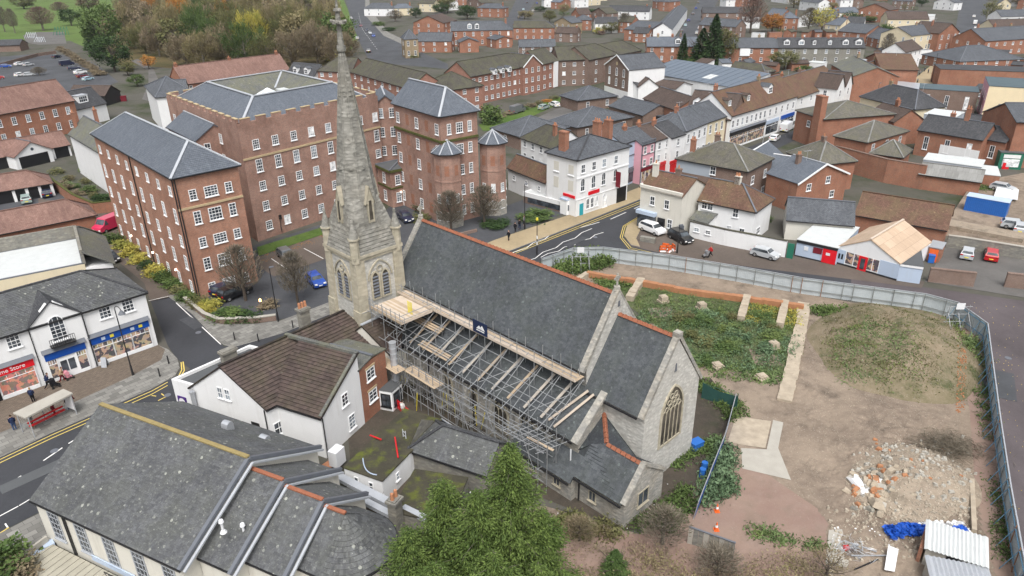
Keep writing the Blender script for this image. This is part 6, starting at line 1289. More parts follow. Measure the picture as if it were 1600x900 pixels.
for x0,y0,x1,y1,wm,rm,lab,fas,nc in((973.5,225,1003,214.5,'blue_wall','slate','pale blue shop with dark trim next to the white corner building','lead_dark',2),(1003.2,227,1024.5,220.5,'pink_wall','slate','pink fronted shop between the pale blue and white shops','maroon',2),(1024.8,220.5,1049,213,'white','tiles_brown','white fronted shop with brown roof and bright red shopfront','red_paint',2),(1049.2,216,1071,209,'white','slate_dark','white fronted shop with dark slate roof and red shopfront','red_paint',1)):
 b=quick('terraced_shop',lab,'shop',(x0,y0),(x1,y1),8.6 if wm=='blue_wall' else 7.8,9,'s',rm,wm,2.2,chim=((.05,.5,.8,3),),ov=.15)
 b.grid(0,nc,[3.4,5.9],.9,1.45);fbox(b,0,.05,b.L-.05,2.5,3.1,fas,'fascia',.15);fbox(b,0,.3,b.L-.3,.4,2.4,'shop_display' if 'pink' in lab else fas if 'red' in lab else 'glass','shop_window',.05)
 for k in range(4):fbox(b,0,.3+(b.L-.7)*k/3,.4+(b.L-.7)*k/3,.2,2.5,'frame_white' if 'blue' in lab else fas,'mullion',.1)
 if 'blue' in lab:
  for z_ in(3.2,5.7,8.3):fbox(b,0,0,b.L,z_,z_+.2,'lead_dark','band',.1)
  for t_ in(0,b.L-.25):fbox(b,0,t_,t_+.25,0,8.4,'lead_dark','pilaster',.1)
b=quick('slate_roofed_terrace','white terrace half with long grey slate hip roof above the shopping street','building',(1072,205),(1106,191),7.6,9.5,'s','slate','white',2.8,nf=4,nfl=2,hl=1,ov=.2)
b=quick('cream_terrace','cream terrace half joined to the white slate roofed terrace','building',(1106.5,190.8),(1142,178.5),7.6,9.5,'s','slate','cream',2.8,nf=4,nfl=2,ov=.2)
r1=quick('tiled_shop_terrace','long white terrace with brown tiled roof, dormers and dark shopfronts','shop',(1143,180),(1200,163),7.9,11,'s','tiles_rust','white',4.4,ov=.3);r1.grid(0,8,[4.9],.95,1.7);shopfront(r1,0,0,r1.L,3.0,.9,'gutter','shop_display',[(.5,'w'),(.5,'w')],base=.4)
for f in(.12,.38,.62):r1.dormer(0,r1.L*f,9.4,1.3,1.3,'tiles_brown','brick_grey')
r2=quick('tiled_shop_terrace','white terrace continuing with brown tiles over pale and blue shopfronts','shop',(1200.3,163),(1245.5,149),7.9,11,'s','tiles_rust','white',4.4,ov=.3);r2.grid(0,5,[4.9],.95,1.7);shopfront(r2,0,0,r2.L*.45,3.,.9,'blue_wall','glass',[(1,'w')],canopy=False);shopfront(r2,0,r2.L*.5,r2.L,3.,.9,'blue_sign','glass',[(1,'w')],canopy=False);r2.dormer(0,r2.L*.3,9.6,2.2,1.6,'slate','frame_white')
r3=quick('brown_roofed_range','brown tiled range with two dormers set back behind the slate roofed terrace','building',(1070,178),(1142,186),7.0,11,'s','tiles_brown','brick_brown',4.6);r3.dormer(0,r3.L*.22,8.4,2.6,1.5,'tiles_brown',nx=3);r3.dormer(0,r3.L*.75,8.6,1.5,1.5,'tiles_brown')
quick('brown_tiled_shop','brown tiled shop with twin white pointed gables farther along the street','shop',(1246,152),(1316,128),6.2,12,'s','tiles_rust','white',4.0,nf=5,nfl=2)
for k in(0,1):quick('pointed_gable_bay',('left','right')[k]+' of two small white pointed gables on the shopping street','gable',(1308+k*13,138-k*4),(1320+k*12,134-k*4),7.2,6,'t','tiles_brown','white',3.2,gut=False,nf=1)
quick('brick_outbuilding','brick outbuilding with brown roof and four small arched windows','outbuilding',(1006,153),(1056,171),5.0,10,'s','tiles_brown','brick_red',2.6,nf=4,nfl=1);quick('flat_extension','black flat roofed extension below the brick outbuilding windows','outbuilding',(1006,178),(1040,183),2.6,4,'f','slate','gutter',0)
quick('white_cottage','white cottage with mossy brown tiled roof behind the tall white corner building','house',(814,214),(866,232),5.2,8,'s','tiles_mossy','white',3.0,nf=4,nfl=2,hl=1,chim=((.75,.3,1.0,2),))
quick('slate_hipped_building','low building with grey slate hip roof right of the twin turrets','building',(768,200),(812,213),3.2,None,'s','slate','brick_brown',2.8,p3=(856,190),hl=1,hr=1,nf=1,nfl=1)
quick('slate_hipped_building','long low slate hipped building beside the small car yard','building',(860,188),(902,199),3.2,None,'s','slate','brick_brown',3.0,p3=(974,179),hl=1,hr=1,ns=3,nfl=1)
quick('slate_hipped_building','slate hipped building at the back of the car yard with dark garage bay','building',(876,149),(903,157),3.2,None,'s','slate','brick_brown',2.8,p3=(958,148),hl=1,hr=1,ns=2,nfl=1)
quick('slate_roofed_store','worn grey slate store roof below the two white gables','building',(952,165),(1005,180),3.2,10,'s','slate','brick_brown',2.0);
for k,(a,b_)in enumerate((((974,131.5),(997,135)),((997.5,135.5),(1029,134)))):quick('white_gabled_unit',('left white gabled unit in front of the arched brick chapel','right white gabled unit with small half round vent')[k],'building',a,b_,4.2,13,'t','tiles_brown' if k else 'slate_dark','white',1.8+k*.5,gut=False)
quick('white_gabled_unit','small white gable behind the two front white gabled units','building',(1055,139),(1081,132),3.8,10,'t','tiles_brown','white',1.4,gut=False)
ch=quick('chapel','brick chapel front with six white arched windows and round emblem in the gable','chapel',(946,100),(983,109),9.0,13,'t','slate','brick_brown',3.4,ridge='slate_dark',gut=False)
for j in range(2):
 for c in range(3):win(ch.root,ch.fp(0,ch.L*(.2+.3*c),3.4+j*3.1,.01),ch.ang,1.1,2.3,2,3,'arch')
fbox(ch,0,0,ch.L,0,2.4,'white','rendered_base',.05);fbox(ch,1,0,ch.W,0,8.8,'white','rendered_side',.03);m=MB();m.poly([ch.fp(0,ch.L/2+.55*math.cos(math.pi*k/6),10.0+.55*math.sin(math.pi*k/6),.06)for k in range(12)]);kid(m.build('round_emblem','string_course',ch.root),ch.root)
m=MB();a,b_,c=ch.fp(0,-.3,8.8,.3),ch.fp(0,ch.L/2,12.5,.3),ch.fp(0,ch.L+.3,8.8,.3);m.bar(a,b_,.12,.3);m.bar(b_,c,.12,.3);kid(m.build('bargeboard','frame_white',ch.root),ch.root)
sh=quick('metal_roofed_shed','large blue grey metal roofed shed with white rooflight beyond the gabled units','shed',(1004,112),(1148,137),4.6,15,'l','metal_sheet','white',2.6,gut=False);MATS['metal_roof']=MATS['metal_sheet']
m=MB();z_=lambda v_:4.6+2.6*v_/sh.W+.12;m.slab([sh.P(sh.L*.6,3,z_(3)),sh.P(sh.L*.68,3,z_(3)),sh.P(sh.L*.68,7,z_(7)),sh.P(sh.L*.6,7,z_(7))],.1);kid(m.build('rooflight','white_roof',sh.root),sh.root)
for k in range(14):m=MB();u_=sh.L*k/14;m.bar(sh.P(u_,0,z_(0)),sh.P(u_,sh.W,z_(sh.W)),.08,.06);kid(m.build('roof_seam','metal_sheet',sh.root),sh.root)
RF=dict(rm='tiles_mossy',wm='brick_flats')
def flats(lab,p1,p2,h_,W,nf,ns=0,hl=0,hr=0,wm='brick_flats',nfl=3,rise=3.6,**k):return quick('brick_flats',lab,'flats',p1,p2,h_,W,'s','tiles_mossy',wm,rise,nf=nf,ns=ns,nfl=nfl,hl=hl,hr=hr,ridge='tiles_mossy',w_=1.1,wh=1.2,**k)
flats('brick flats wing with mossy roof just behind the spire',(496,110),(549,112),7.5,10,4,hl=1);flats('brick flats wing with mossy roof running behind the hipped slate mill wing',(549,112),(640,138),7.5,11,8)
flats('brick flats end with wide mossy hip roof, right of the grey slate mill wing',(696,141),(754,133),7.2,13,3,1,hl=1,hr=1)
B=flats('long three storey brick flats facade facing the garden and car yard',(735,119),(817,104),8.6,11,9);
for f in(.42,.56,.7):B.dormer(0,B.L*f,8.0,1.4,1.3,'slate',depth=1.5)
ga=quick('gabled_flats_bay','brick flats bay with white edged gable in the middle of the long facade','flats',(817.5,104.5),(846,99.5),8.8,9,'t','tiles_mossy','brick_flats',3.0,nf=3,nfl=3,gut=False);m=MB();a,b_,c=ga.fp(0,-.3,8.6,.3),ga.fp(0,ga.L/2,11.9,.3),ga.fp(0,ga.L+.3,8.6,.3);m.bar(a,b_,.12,.3);m.bar(b_,c,.12,.3);kid(m.build('bargeboard','frame_white',ga.root),ga.root)
bb=flats('brick flats part with tall white bay window strip',(846.3,100),(873,94),8.6,11,3);fbox(bb,0,bb.L*.68,bb.L*.9,.3,8.4,'frame_white','bay_strip',.5)
flats('light brown brick flats range with dark mossy roof left of the chapel',(873.3,94),(922,92),8.6,12,3,wm='brick_buff' if False else 'brick_brown');flats('far brown flats range rising behind the chapel',(920,93),(966,84),8.6,12,2,1,wm='brick_brown',hr=1)
flats('far brown flats hip just right of the chapel roof',(950,88),(1002,78),6.5,11,0,1,hr=1,wm='brick_brown')
t1=quick('brick_terrace','red brick terrace with blue slate roof left of the dark conifers','house',(1011,72),(1092,72),6.2,9,'s','slate_blue','brick_red',3.0,nf=5,nfl=2,chim=((.02,.5,.8,2),(.5,.5,.8,3)));t1.dormer(0,t1.L*.6,7.0,2.2,1.6,'slate',depth=1.6)
t2=quick('brick_terrace','red brick terrace with speckled slate roof right of the dark conifers','house',(1134,74),(1216,74),6.2,9,'s','slate','brick_red',3.0,nf=5,nfl=2,chim=((.98,.5,.6,2),));fbox(t2,0,t2.L*.28,t2.L*.47,3.0,5.8,'frame_white','bay_window',.5)
t3=quick('stone_terrace','grey stone terrace with row of assorted white dormers','house',(1216.5,74),(1352,74),6.2,9,'s','slate_dark','brick_grey',3.0,nf=8,nfl=2,chim=((.3,.5,.6,2),(.6,.5,.6,2)))
for f,w_ in((.1,2.2),(.27,2.2),(.42,1.2),(.6,1.3),(.78,2.2),(.93,2.4)):t3.dormer(0,t3.L*f,7.0,w_,1.5,'slate_dark',depth=1.6)
quick('mossy_roofed_cottage','low brick cottage row with mossy roof below the red brick terrace','house',(1140,108),(1196,114),3.4,7,'s','tiles_mossy','brick_brown',2.2,nf=4,nfl=1,hr=1)
quick('white_flat_shed','small white flat roofed shed in front of the grey stone terrace','shed',(1262,97),(1285,99),2.6,5,'f','white_roof','white',0)
a1=quick('hipped_brick_building','brick building with green tinged concrete tiled hip roof and tall chimney','building',(1245,172),(1288,186),7.0,None,'s','tiles_concrete','brick_red',2.6,p3=(1362,168),hl=1,hr=1,ridge='asbestos');a1.grid(0,1,[4.2],1.2,1.4);a1.chimney(a1.L-1.2,-.6,12,2.4,1.4,z0=0,pots=0)
quick('hipped_brick_building','brick building with striped concrete tiled hip roof, middle one of three','building',(1305,212),(1355,222),6.6,None,'s','tiles_concrete','brick_red',2.6,p3=(1400,201),hl=1,hr=1,ridge='asbestos',ns=3,nfl=2)
quick('hipped_brick_building','brick building with striped concrete tiled hip roof nearest the slate wing','building',(1232,237),(1280,256),5.6,8,'s','tiles_concrete','brick_red',2.8,hl=1,hr=1,ridge='asbestos')
quick('small_hipped_store','small concrete tiled hip roof store on the tall orange brick yard wall','outbuilding',(1361,238),(1410,245),4.6,7,'s','tiles_concrete','brick_red',2.2,hl=1,hr=1,ridge='asbestos')
boxwall('tall_brick_wall',[(1300,262),(1380,285),(1440,296)],4.6,.5,'brick_red','tall orange red brick yard wall below the striped hip roofs','wall','brick_brown');
e1=quick('brick_terrace','brick terrace with mossy dark slate roof and big chimney stack at right','house',(1435,202),(1536,218),5.6,8,'s','slate_dark','brick_red',2.6,nf=3,nfl=1,chim=((.6,.5,2.5,2),));quick('brick_terrace','short brick terrace end with dark roof beside the tall brick gable','house',(1537,216),(1572,222),5.2,8,'s','slate_dark','brick_red',2.0,nf=1,nfl=1)
fbox(e1,0,e1.L*.4,e1.L,0,3.2,'white','rendered_base',.06)
gq=quick('brick_gable_building','tall plain red brick gabled building with slate roof at right edge','building',(1545,172),(1590,190),9.5,14,'t','slate','brick_red',2.6);gq2=quick('brick_townhouse','red brick townhouse with arched window at the right edge above green shopfront','building',(1578,190),(1660,190),8.8,10,'s','slate','brick_red',2.4,nf=4,nfl=2)
q=quick('green_shop','dark green shopfront box below the brick townhouse','shop',(1565,238),(1602,240),3.4,4,'f','felt','green_paint',0);fbox(q,0,.6,q.L-.6,2.3,3.0,'white','fascia',.1);fbox(q,0,.6,q.L-.6,.5,2.1,'blind','shop_window',.08)
quick('slate_low_range','low brick range with grey slab tiled roof near the red skip','outbuilding',(1437,271),(1533,284),3.0,6,'s','asbestos','brick_red',1.4,ridge='asbestos');quick('pale_flat_roof','pale cream flat roof behind the low slab tiled range','outbuilding',(1443,249),(1534,261),3.6,6,'f','white_roof','grey_wall',0)
quick('small_brick_yard','small roofless brick enclosure left of the red skip','outbuilding',(1534,272),(1563,275),3.0,7,'f','white_roof','brick_red',.4,ridge='brick_red')
quick('flat_roof_office','dark teal felt roofed brick office block with white rooftop units','building',(1437,138),(1530,144),6.5,9,'f','felt_green','brick_brown',.15,ridge='felt_green',nf=3,nfl=1)
q=quick('rendered_block','pink and cream rendered block with dark flat roof at the right edge','building',(1546,134),(1680,142),9.0,16,'f','felt_green','cream_bright',.3,ridge='felt_green');fbox(q,3,0,q.W,0,8.9,'pink_wall','pink_side',.04);q.grid(3,4,[1.5,5.2],1.,1.6);
quick('white_flat_office','grey clad two level flat roofed block with white parapet behind the dark terrace','building',(1444,178),(1492,184),6.6,8,'f','white_roof','grey_wall',.2,ridge='galv')
quick('glazed_roof','dark glazed factory style roof beyond the teal felt office','building',(1470,108),(1620,113),5.5,12,'f','slate_dark','brick_red',.4,ridge='lead');quick('dark_hipped_building','broad dark tiled hip roof in the middle of the right hand shops','building',(1345,150),(1430,170),6.0,None,'s','slate_dark','cream',3.4,p3=(1452,160),hl=1,hr=1)
quick('brown_tiled_house','brown tiled brick house with chimney between two concrete hip roofs','house',(1355,178),(1398,190),5.6,8,'s','tiles_brown','brick_red',2.4,chim=((.5,.5,1.5,2),))
quick('striped_canopy_shop','low roof with pale metal stripes beside the pedestrian street','shop',(1380,135),(1436,141),4.0,8,'l','galv','cream',.6,gut=False)
quick('town_house_white','tall white house with dark roof facing the pedestrian street','house',(1415,81),(1441,75),8,8,'s','tiles_brown','white',2.6,nf=4,nfl=3);quick('white_low_terrace','low white terrace with small dormers on the pedestrian street','house',(1376,117),(1411,105),5.5,8,'s','tiles_rust','white',3.4,nf=5,nfl=2)
quick('brick_tall_gable','tall brick building with ornate cream street front and mossy gable','building',(1300,100),(1333,119),9,12,'s','slate_moss','brick_red',2.4);q=quick('ornate_front','ornate cream and brick shop front with tall windows','shop',(1332.5,108),(1355,93),9,3,'f','lead','cream',.5,ridge='cream',nf=4,nfl=3)
quick('gabled_brick_house','brown gable ended house beyond the ornate cream shop front','house',(1353,90),(1378,108),8,10,'t','tiles_rust','brick_red',3,nf=0)
ctn=thing('shipping_container','blue corrugated shipping container in the upper yard at right','container',G(1536,340,.9));a,b_=G(1505,328,.9),G(1570,340,.9);a.z=b_.z=.9;d=(b_-a).normalized();n=V((-d.y,d.x,0));L=(b_-a).length
m=MB();m.hexa([a,b_,b_+n*2.4,a+n*2.4],[p+V((0,0,2.5))for p in(a,b_,b_+n*2.4,a+n*2.4)]);kid(m.build('container_body','blue_paint',ctn),ctn)
for k in range(22):m=MB();p=a+d*(L*(k+.3)/22);m.hexa([p-n*.05,p+d*.14-n*.05,p+d*.14,p],[x+V((0,0,2.4))for x in(p-n*.05,p+d*.14-n*.05,p+d*.14,p)]);kid(m.build('container_rib','blue_paint',ctn),ctn)
m=MB();m.slab([a+V((0,0,2.56))-n*.1-d*.1,b_+V((0,0,2.56))-n*.1+d*.1,b_+n*2.5+V((0,0,2.56))+d*.1,a+n*2.5+V((0,0,2.56))-d*.1],.06);kid(m.build('container_roof','blue_wall',ctn),ctn)
m=MB();g=G(1568,262);m.box(g,2.2,1.6,0,1.3,R(80));o=tag(m.build('red_bin','red_sign',None),'large red wheeled bin beside the small brick yard','bin')
m=MB();m.bar(G(1482,350,1.2),G(1600,372,1.2),3.4,.6);tag(m.build('rubble_strip','rubble_ground',None),'pale strip of broken rubble along the top of the retaining wall','rubble');bpy.data.objects['rubble_strip']['kind']='stuff'
m=MB();m.slab([G(1553,306,1.4),G(1590,312,1.4),G(1592,296,1.8),G(1558,292,1.8)],.1);tag(m.build('white_sheet_cover','white_plastic',None),'white sheet covered pile behind the blue container','cover')
for k in range(2):m=MB();g=G(1454,410-k*8);m.box(g,.75,.8,.05,1.1,R(-25));m.box(g,.85,.9,1.1,1.2,R(-25));tag(m.build('wheelie_bin','blue_paint',None),('blue wheelie bin nearest the low brown brick wall','blue wheelie bin beside the orange door')[k],'bin','blue wheelie bins beside the flat roofed block')
lb=quick('brick_apartment_house','long red brick house with pinkish tiled roof at the left edge','house',(-70,190),(115,156),8.0,11,'s','tiles_red','brick_red',4.8,ridge='tiles_red');lb.grid(0,8,[1.4,4.8],1.1,1.8,nx=2,ny=4,m0=2.2)
l2=quick('dormered_house','slate roofed white house with wide dormer at the end of the long brick house','house',(116,171),(165,160),4.8,8.5,'s','slate_dark','white',4.0);l2.dormer(0,l2.L*.42,5.8,3.2,1.9,'lead',pitched=False,nx=4,ny=2)
quick('open_shed','dark open fronted timber shed with brown tiled roof by the car park','shed',(163,149),(187,142),3.2,12,'t','tiles_brown','gutter',2.4,gut=False)
quick('mossy_slate_house','narrow white house with mossy slate roof squeezed beside the tall brick mill','house',(108,208),(155,236),8.5,7,'s','slate_moss','white',3.0,hl=0,chim=((.03,.8,1.2,2),(.03,.2,1.2,2)))
wh=quick('tall_white_house','tall white house with slate mansard and big dormer beside the main road','house',(227,134),(244,152),9,9,'t','slate','white',3.4,p3=None,hl=1,hr=1);wh.root['label']='tall white house with slate mansard roof beside the main road'
q=quick('white_house','white house front with wide white dormer next to the long pink tiled roof','house',(244.5,152),(292,149),7.5,8,'s','slate','white',3.6,nf=3,nfl=2);q.dormer(0,q.L*.45,8.2,3.0,1.6,'lead',pitched=False,nx=4)
quick('pink_tiled_house','long house with purplish pink tiled roof in front of the autumn wood','house',(288,131),(452,108),6.5,10,'s','tiles_red','brick_red',4.6,nf=10,nfl=2,chim=((.02,.5,.8,2),(.5,.5,.8,1),(.97,.5,.8,2)),ridge='tiles_red')
q=quick('dormered_house','small slate roofed house with two white dormers behind the mill roof','house',(447,116),(490,120),5.5,8,'s','slate_dark','white',3.2);q.dormer(0,q.L*.3,6.0,1.8,1.7,'slate',depth=1.4);q.dormer(0,q.L*.7,6.0,1.8,1.7,'slate',depth=1.4)
ga1=quick('garage_block','pinkish tiled garage block with white central gable and dark openings','garage',(-60,256),(108,225),2.7,6.5,'s','tiles_red','white',2.6,ridge='tiles_red',hr=0)
for a,b_ in((.05,.5),(.84,.98)):fbox(ga1,0,ga1.L*a,ga1.L*b_,0,2.3,'black','garage_opening',.03)
q=quick('garage_gable','white gable with round window in the middle of the upper garage block','gable',(22,245),(80,232),2.9,5,'t','tiles_red','white',2.4,gut=False);fbox(q,0,q.L*.1,q.L*.88,0,2.5,'black','garage_opening',.03);m=MB();m.poly([q.fp(0,q.L/2+.35*math.cos(math.pi*k/5),3.7+.35*math.sin(math.pi*k/5),.04)for k in range(10)]);kid(m.build('round_window','glass',q.root),q.root)
ga2=quick('garage_block','open car port with pinkish tiled roof and white posts over two parked cars','garage',(-50,306),(80,285),2.6,6.5,'s','tiles_red','black',2.2,ridge='tiles_red',hr=1)
for f in(.5,.66,.82,.97):fbox(ga2,0,ga2.L*f,ga2.L*f+.5,0,2.5,'white','post',.12)
quick('tiled_range','long pinkish tiled brick range behind the white flat roof','outbuilding',(-40,372),(148,334),2.9,6.5,'s','tiles_red','brick_red',2.4,ridge='tiles_red',hr=1)
boxwall('garden_wall',[(82,292),(98,305),(118,320),(150,334),(186,330)],2.0,.35,'brick_red','brick garden wall curving round the small gardens beside the mill','wall','moss_stuff')
boxwall('car_park_wall',[(-20,110),(60,88),(88,84)],1.4,.3,'brick_brown','low brown wall at the top of the car park','wall');quick('pavilion','dark roofed low pavilion at the left edge beside the playground','building',(-40,72),(30,70),3,9,'s','slate_dark','brick_brown',2)
boxwall('forecourt_wall',[(290,472),(320,497),(343,506),(400,504),(432,500)],.7,.35,'brick_brown','low brick wall round the mill shrub bed on the pavement corner','wall','concrete')
boxwall('kerb_wall',[(650,392),(705,372),(745,362)],.5,.3,'brick_brown','low wall edging the lawn in front of the turrets','wall')
rl_=['slate','slate','slate_blue','tiles_brown','tiles_mossy','slate_dark','tiles_rust']
F_=[('white_villa','white villa with grey slate hip roof beside the upper road',(568.5,13),(613.5,13),5.2,10,'s','slate','white',3.2,3,1,1),('cream_villa','cream villa with blue slate roof right of the white villa',(614.5,13),(645,12),5,8,'s','slate_blue','cream',2.6,2,1,1),('brown_gabled_house','brown tiled house with red brick gable and white lower walls near the upper road',(646,35),(693,36),6,18,'t','tiles_brown','brick_red',3.6,3,0,0),('stone_corner_house','yellow stone corner house with hipped slate roof at the road junction',(632,61),(653,60),8,8,'s','slate','brick_buff',3.4,2,1,1),('slate_roofed_house','brick house with rooflights next to the yellow stone corner house',(652,64),(705,64),5,8,'s','slate','brick_red',3.2,3,0,0),('mansard_house','large brick house with two white dormers and slate roof',(705,48),(801,46),7.2,10,'s','slate','brick_red',3.6,7,0,1),('brick_outshot','brick gabled outshot in front of the large dormered house',(718,66),(748,65),4.6,9,'t','slate','brick_red',1.6,1,0,0),('brick_outshot','long low brick wing right of the gabled outshot',(775,62),(800,60),4.0,9,'t','slate','brick_red',1.2,0,0,0),('brick_villa','red brick villa with arched window far beyond the dormered house',(746,12),(785,13),6,9,'s','slate','brick_red',2.6,3,1,1),('long_brick_range','long orange brick range with dark mossy roof',(802,43),(866,43),6,9,'s','tiles_mossy','brick_red',2.8,0,0,1),('low_slate_range','low range with worn speckled slate roof below the long orange brick range',(811,73),(868,72),3.4,6,'s','slate','brick_brown',2.6,0,0,0),('brick_gabled_house','buff brick gabled house beyond the long orange brick range',(866,34),(893,36),6,9,'t','slate','brick_buff',2.6,0,0,0),('hipped_brick_house','red brick house with grey hip roof and pale flat annex',(898,31),(924,31),5.6,8,'s','slate','brick_red',2.2,0,1,1),('dark_roofed_low_house','low brown house with dark tiled roof beside the bright green shrub',(868,51),(901,52),4.4,7,'s','tiles_brown','brick_brown',2.4,2,0,0),('white_long_house','long white house with dark roof in the middle distance',(950,17),(1015,18),5.2,9,'s','slate_dark','white',3.0,5,0,0),('gabled_terrace','slate terrace gable facing the street of parked cars',(1013,48),(1052,42),5.4,14,'t','slate','brick_red',3.0,0,0,0),('white_terrace','white fronted terrace running down to the street of parked cars',(1050,46),(1074,14),6,9,'s','slate','white',2.8,6,0,0),('brick_cottage','orange brick cottage below the gabled slate terrace',(989,51),(1013,52),4.4,7,'s','slate_dark','brick_red',2.4,2,0,0),('slate_terrace','slate terrace with buff chimneys right of the street of parked cars',(1092,38),(1150,42),5.6,10,'s','slate','brick_brown',3,4,0,0),('slate_terrace','second slate terrace roof behind the tall bare tree',(1098,20),(1160,20),5.6,10,'s','slate_dark','brick_brown',3,4,0,0),('brick_tower_house','red brick house with blue pyramid roof among autumn trees',(1223,28),(1248,28),7,8,'s','slate_blue','brick_red',2.8,2,1,1),('blue_roofed_house','brick house with blue slate roof left of the pyramid roofed one',(1198,22),(1222,24),6.4,8,'s','slate_blue','brick_red',3,2,0,0),('small_brick_gable','small orange brick gable at the end of the stone terrace',(1318,51),(1344,51),3.6,6,'t','tiles_mossy','brick_red',1.8,2,0,0),('grey_roofed_hall','broad grey roofed brick hall behind the pedestrian street',(1353,52),(1385,48),5.5,14,'t','slate','brick_red',3,0,0,0),('white_gabled_hall','wide grey slate roof with brick gable edged in white',(1378,62),(1425,61),4,20,'t','slate','brick_red',3.4,0,0,0),('cream_corner_building','cream building with grey slate hip roof at the zebra crossing',(1425,56),(1476,50),7,14,'s','slate','cream',3,5,0,1),('brown_tiled_hall','brown tiled building with orange brick gable beside the street',(1388,30),(1452,30),6,12,'s','tiles_brown','cream',3.4,0,0,0),('brick_gabled_house','orange brick gable with three small windows above the cream corner',(1468,52),(1499,49),7.5,14,'t','tiles_brown','brick_red',3.6,3,0,0),('white_flat_building','pale building with white roof high up near the traffic queue',(1425,24),(1460,25),5,12,'f','white_roof','white',0.2,0,0,0),('brick_wide_gable','wide orange brick gable with small slate porch at the top',(1342,14),(1390,16),7,16,'t','tiles_brown','brick_red',3.4,0,0,0),('grey_hipped_building','large plain grey slate hipped building right of the street',(1500,96),(1600,92),3.5,20,'s','slate','brick_red',4,0,1,1),('grey_gabled_roof','steep grey roof with light gable beyond the glazed factory roof',(1540,64),(1640,58),6,16,'s','slate','brick_red',4,0,0,0),('brown_roof_house','brown roofed house at the right edge far up the street',(1555,44),(1640,42),5,12,'s','tiles_brown','cream',3.4,2,0,0),('white_terrace','row of pale gabled houses at the right edge far up the street',(1565,26),(1640,24),6,10,'s','slate','white',3,4,0,0)]
for nm,lb_,p1,p2,h_,W,rf,rm,wm,rs,nf,hl1,hr1 in F_:
 b=quick(nm,lb_,'house' if 'house' in nm or 'villa' in nm or 'terrace' in nm or 'cottage' in nm else 'building',p1,p2,h_,W,rf,rm,wm,rs,nf=nf,nfl=2,hl=hl1,hr=hr1,chim=((.9,.5,.7,2),)if rf=='s' and nf>1 else(),gut=False)
 if nf==0:b.auto(max(1,int(b.L/4)),max(1,int(b.W/5)),2,1.,1.2)
 if nm=='mansard_house':b.dormer(0,b.L*.3,7.8,2.,2.,'slate',depth=1.5);b.dormer(0,b.L*.42,7.8,2.,2.,'slate',depth=1.5)
side=['left of the upper road','beside the first far street','between the two far streets','beyond the stone terrace','near the top of the shopping street']
r_=random.Random(11);cnt={}
walls_=[('white','white'),('brick_red','red brick'),('brick_brown','brown brick'),('cream','cream'),('brick_red','orange brick'),('white','whitewashed')]
roofn={'slate':'grey slate','slate_blue':'blue slate','tiles_brown':'brown tiled','tiles_mossy':'mossy','slate_dark':'dark slate','tiles_rust':'rusty tiled'}
marks=[(590,'white villa'),(700,'brown gabled house'),(765,'far brick villa'),(880,'buff brick gable'),(980,'long white house'),(1060,'street of parked cars'),(1140,'bare tree'),(1235,'pyramid roof'),(1330,'stone terrace'),(1400,'brown tiled hall'),(1500,'traffic queue'),(1600,'right edge')]
rows=[(2,[(655,745),(850,945),(1020,1060),(1135,1195),(1250,1340),(1395,1425),(1460,1495),(1560,1640)]),(-14,[(600,790),(845,1090),(1130,1490),(1550,1650)]),(-30,[(620,800),(850,1100),(1135,1490),(1550,1660)]),(22,[(905,948),(1250,1340),(1160,1190)]),(34,[(930,985),(1290,1330)]),(-44,[(600,1660)])]
nn_=0
for y,spans in rows:
 for x0,x1 in spans:
  x=x0
  while x<x1-6:
   d_=H*1115/(.9*max(40,y+90));wd=r_.uniform(14,30)*(.8+.006*max(0,y+40));hh_=r_.uniform(5,6.6);yy=y+r_.uniform(-4,4)
   wm,wn_=r_.choice(walls_);rm=r_.choice(list(roofn));rf='s' if r_.random()<.7 else 't';slope=r_.uniform(-.12,.12)
   near=min(marks,key=lambda q:abs(q[0]-x-wd/2))[1];dist={2:'near the top',22:'a little',34:'just',-14:'far',-30:'very far',-44:'on the skyline'}[y]
   lab='%s house with %s %s %s beyond the %s'%(wn_,roofn[rm],'roof' if rf=='s' else 'gabled roof',{'near the top':'near the top','a little':'slightly','just':'just','far':'far','very far':'very far','on the skyline':'distantly'}[dist],near)
   cnt[lab]=cnt.get(lab,0)+1
   if cnt[lab]>1:lab=lab.replace('house',('narrow house','broad house','plain house','low house','corner house')[(cnt[lab]-2)%5],1)
   quick('distant_house',lab,'house',(x,yy),(x+wd,yy+slope*wd),hh_,9,rf,rm,wm,r_.uniform(2.4,3.4),nf=max(1,int(wd/9))if y>-20 else 0,nfl=2,gut=False,hl=rf=='s' and r_.random()<.3,hr=0,chim=((r_.choice([.05,.95]),.5,.8,0),)if rf=='s' and y>-20 else(),group='distant town houses');nn_+=1
   x+=wd+r_.choice([0,0,1,6])
def pip(P_,x,y):
 c=False;j=len(P_)-1
 for i in range(len(P_)):
  if(P_[i][1]>y)!=(P_[j][1]>y)and x<(P_[j][0]-P_[i][0])*(y-P_[i][1])/(P_[j][1]-P_[i][1]+1e-9)+P_[i][0]:c=not c
  j=i
 return c
def free(p,mg):
 for f in FOOT:
  d=V((p.x,p.y,0))-f.A;u,v=d.dot(f.a),d.dot(f.b)
  if-mg<u<f.L+mg and-mg<v<f.W+mg:return False
 return not any(pip(P_,p.x,p.y)for P_ in AREAS)
def near_name(p):
 best=None
 for f in NAMED:
  d=(f.P(f.L/2,f.W/2)-V((p.x,p.y,0))).length
  if best is None or d<best[0]:best=(d,f)
 return best[1].root['label'].split(' with ')[0].split(' beside ')[0].split(' behind ')[0]
NAMED=[f for f in FOOT if 'label' in f.root.keys()and 'distant' not in f.root.name]
used={};GAPS=[]
on_='first second third fourth fifth sixth seventh eighth ninth tenth eleventh twelfth thirteenth fourteenth fifteenth sixteenth seventeenth eighteenth nineteenth twentieth'.split()
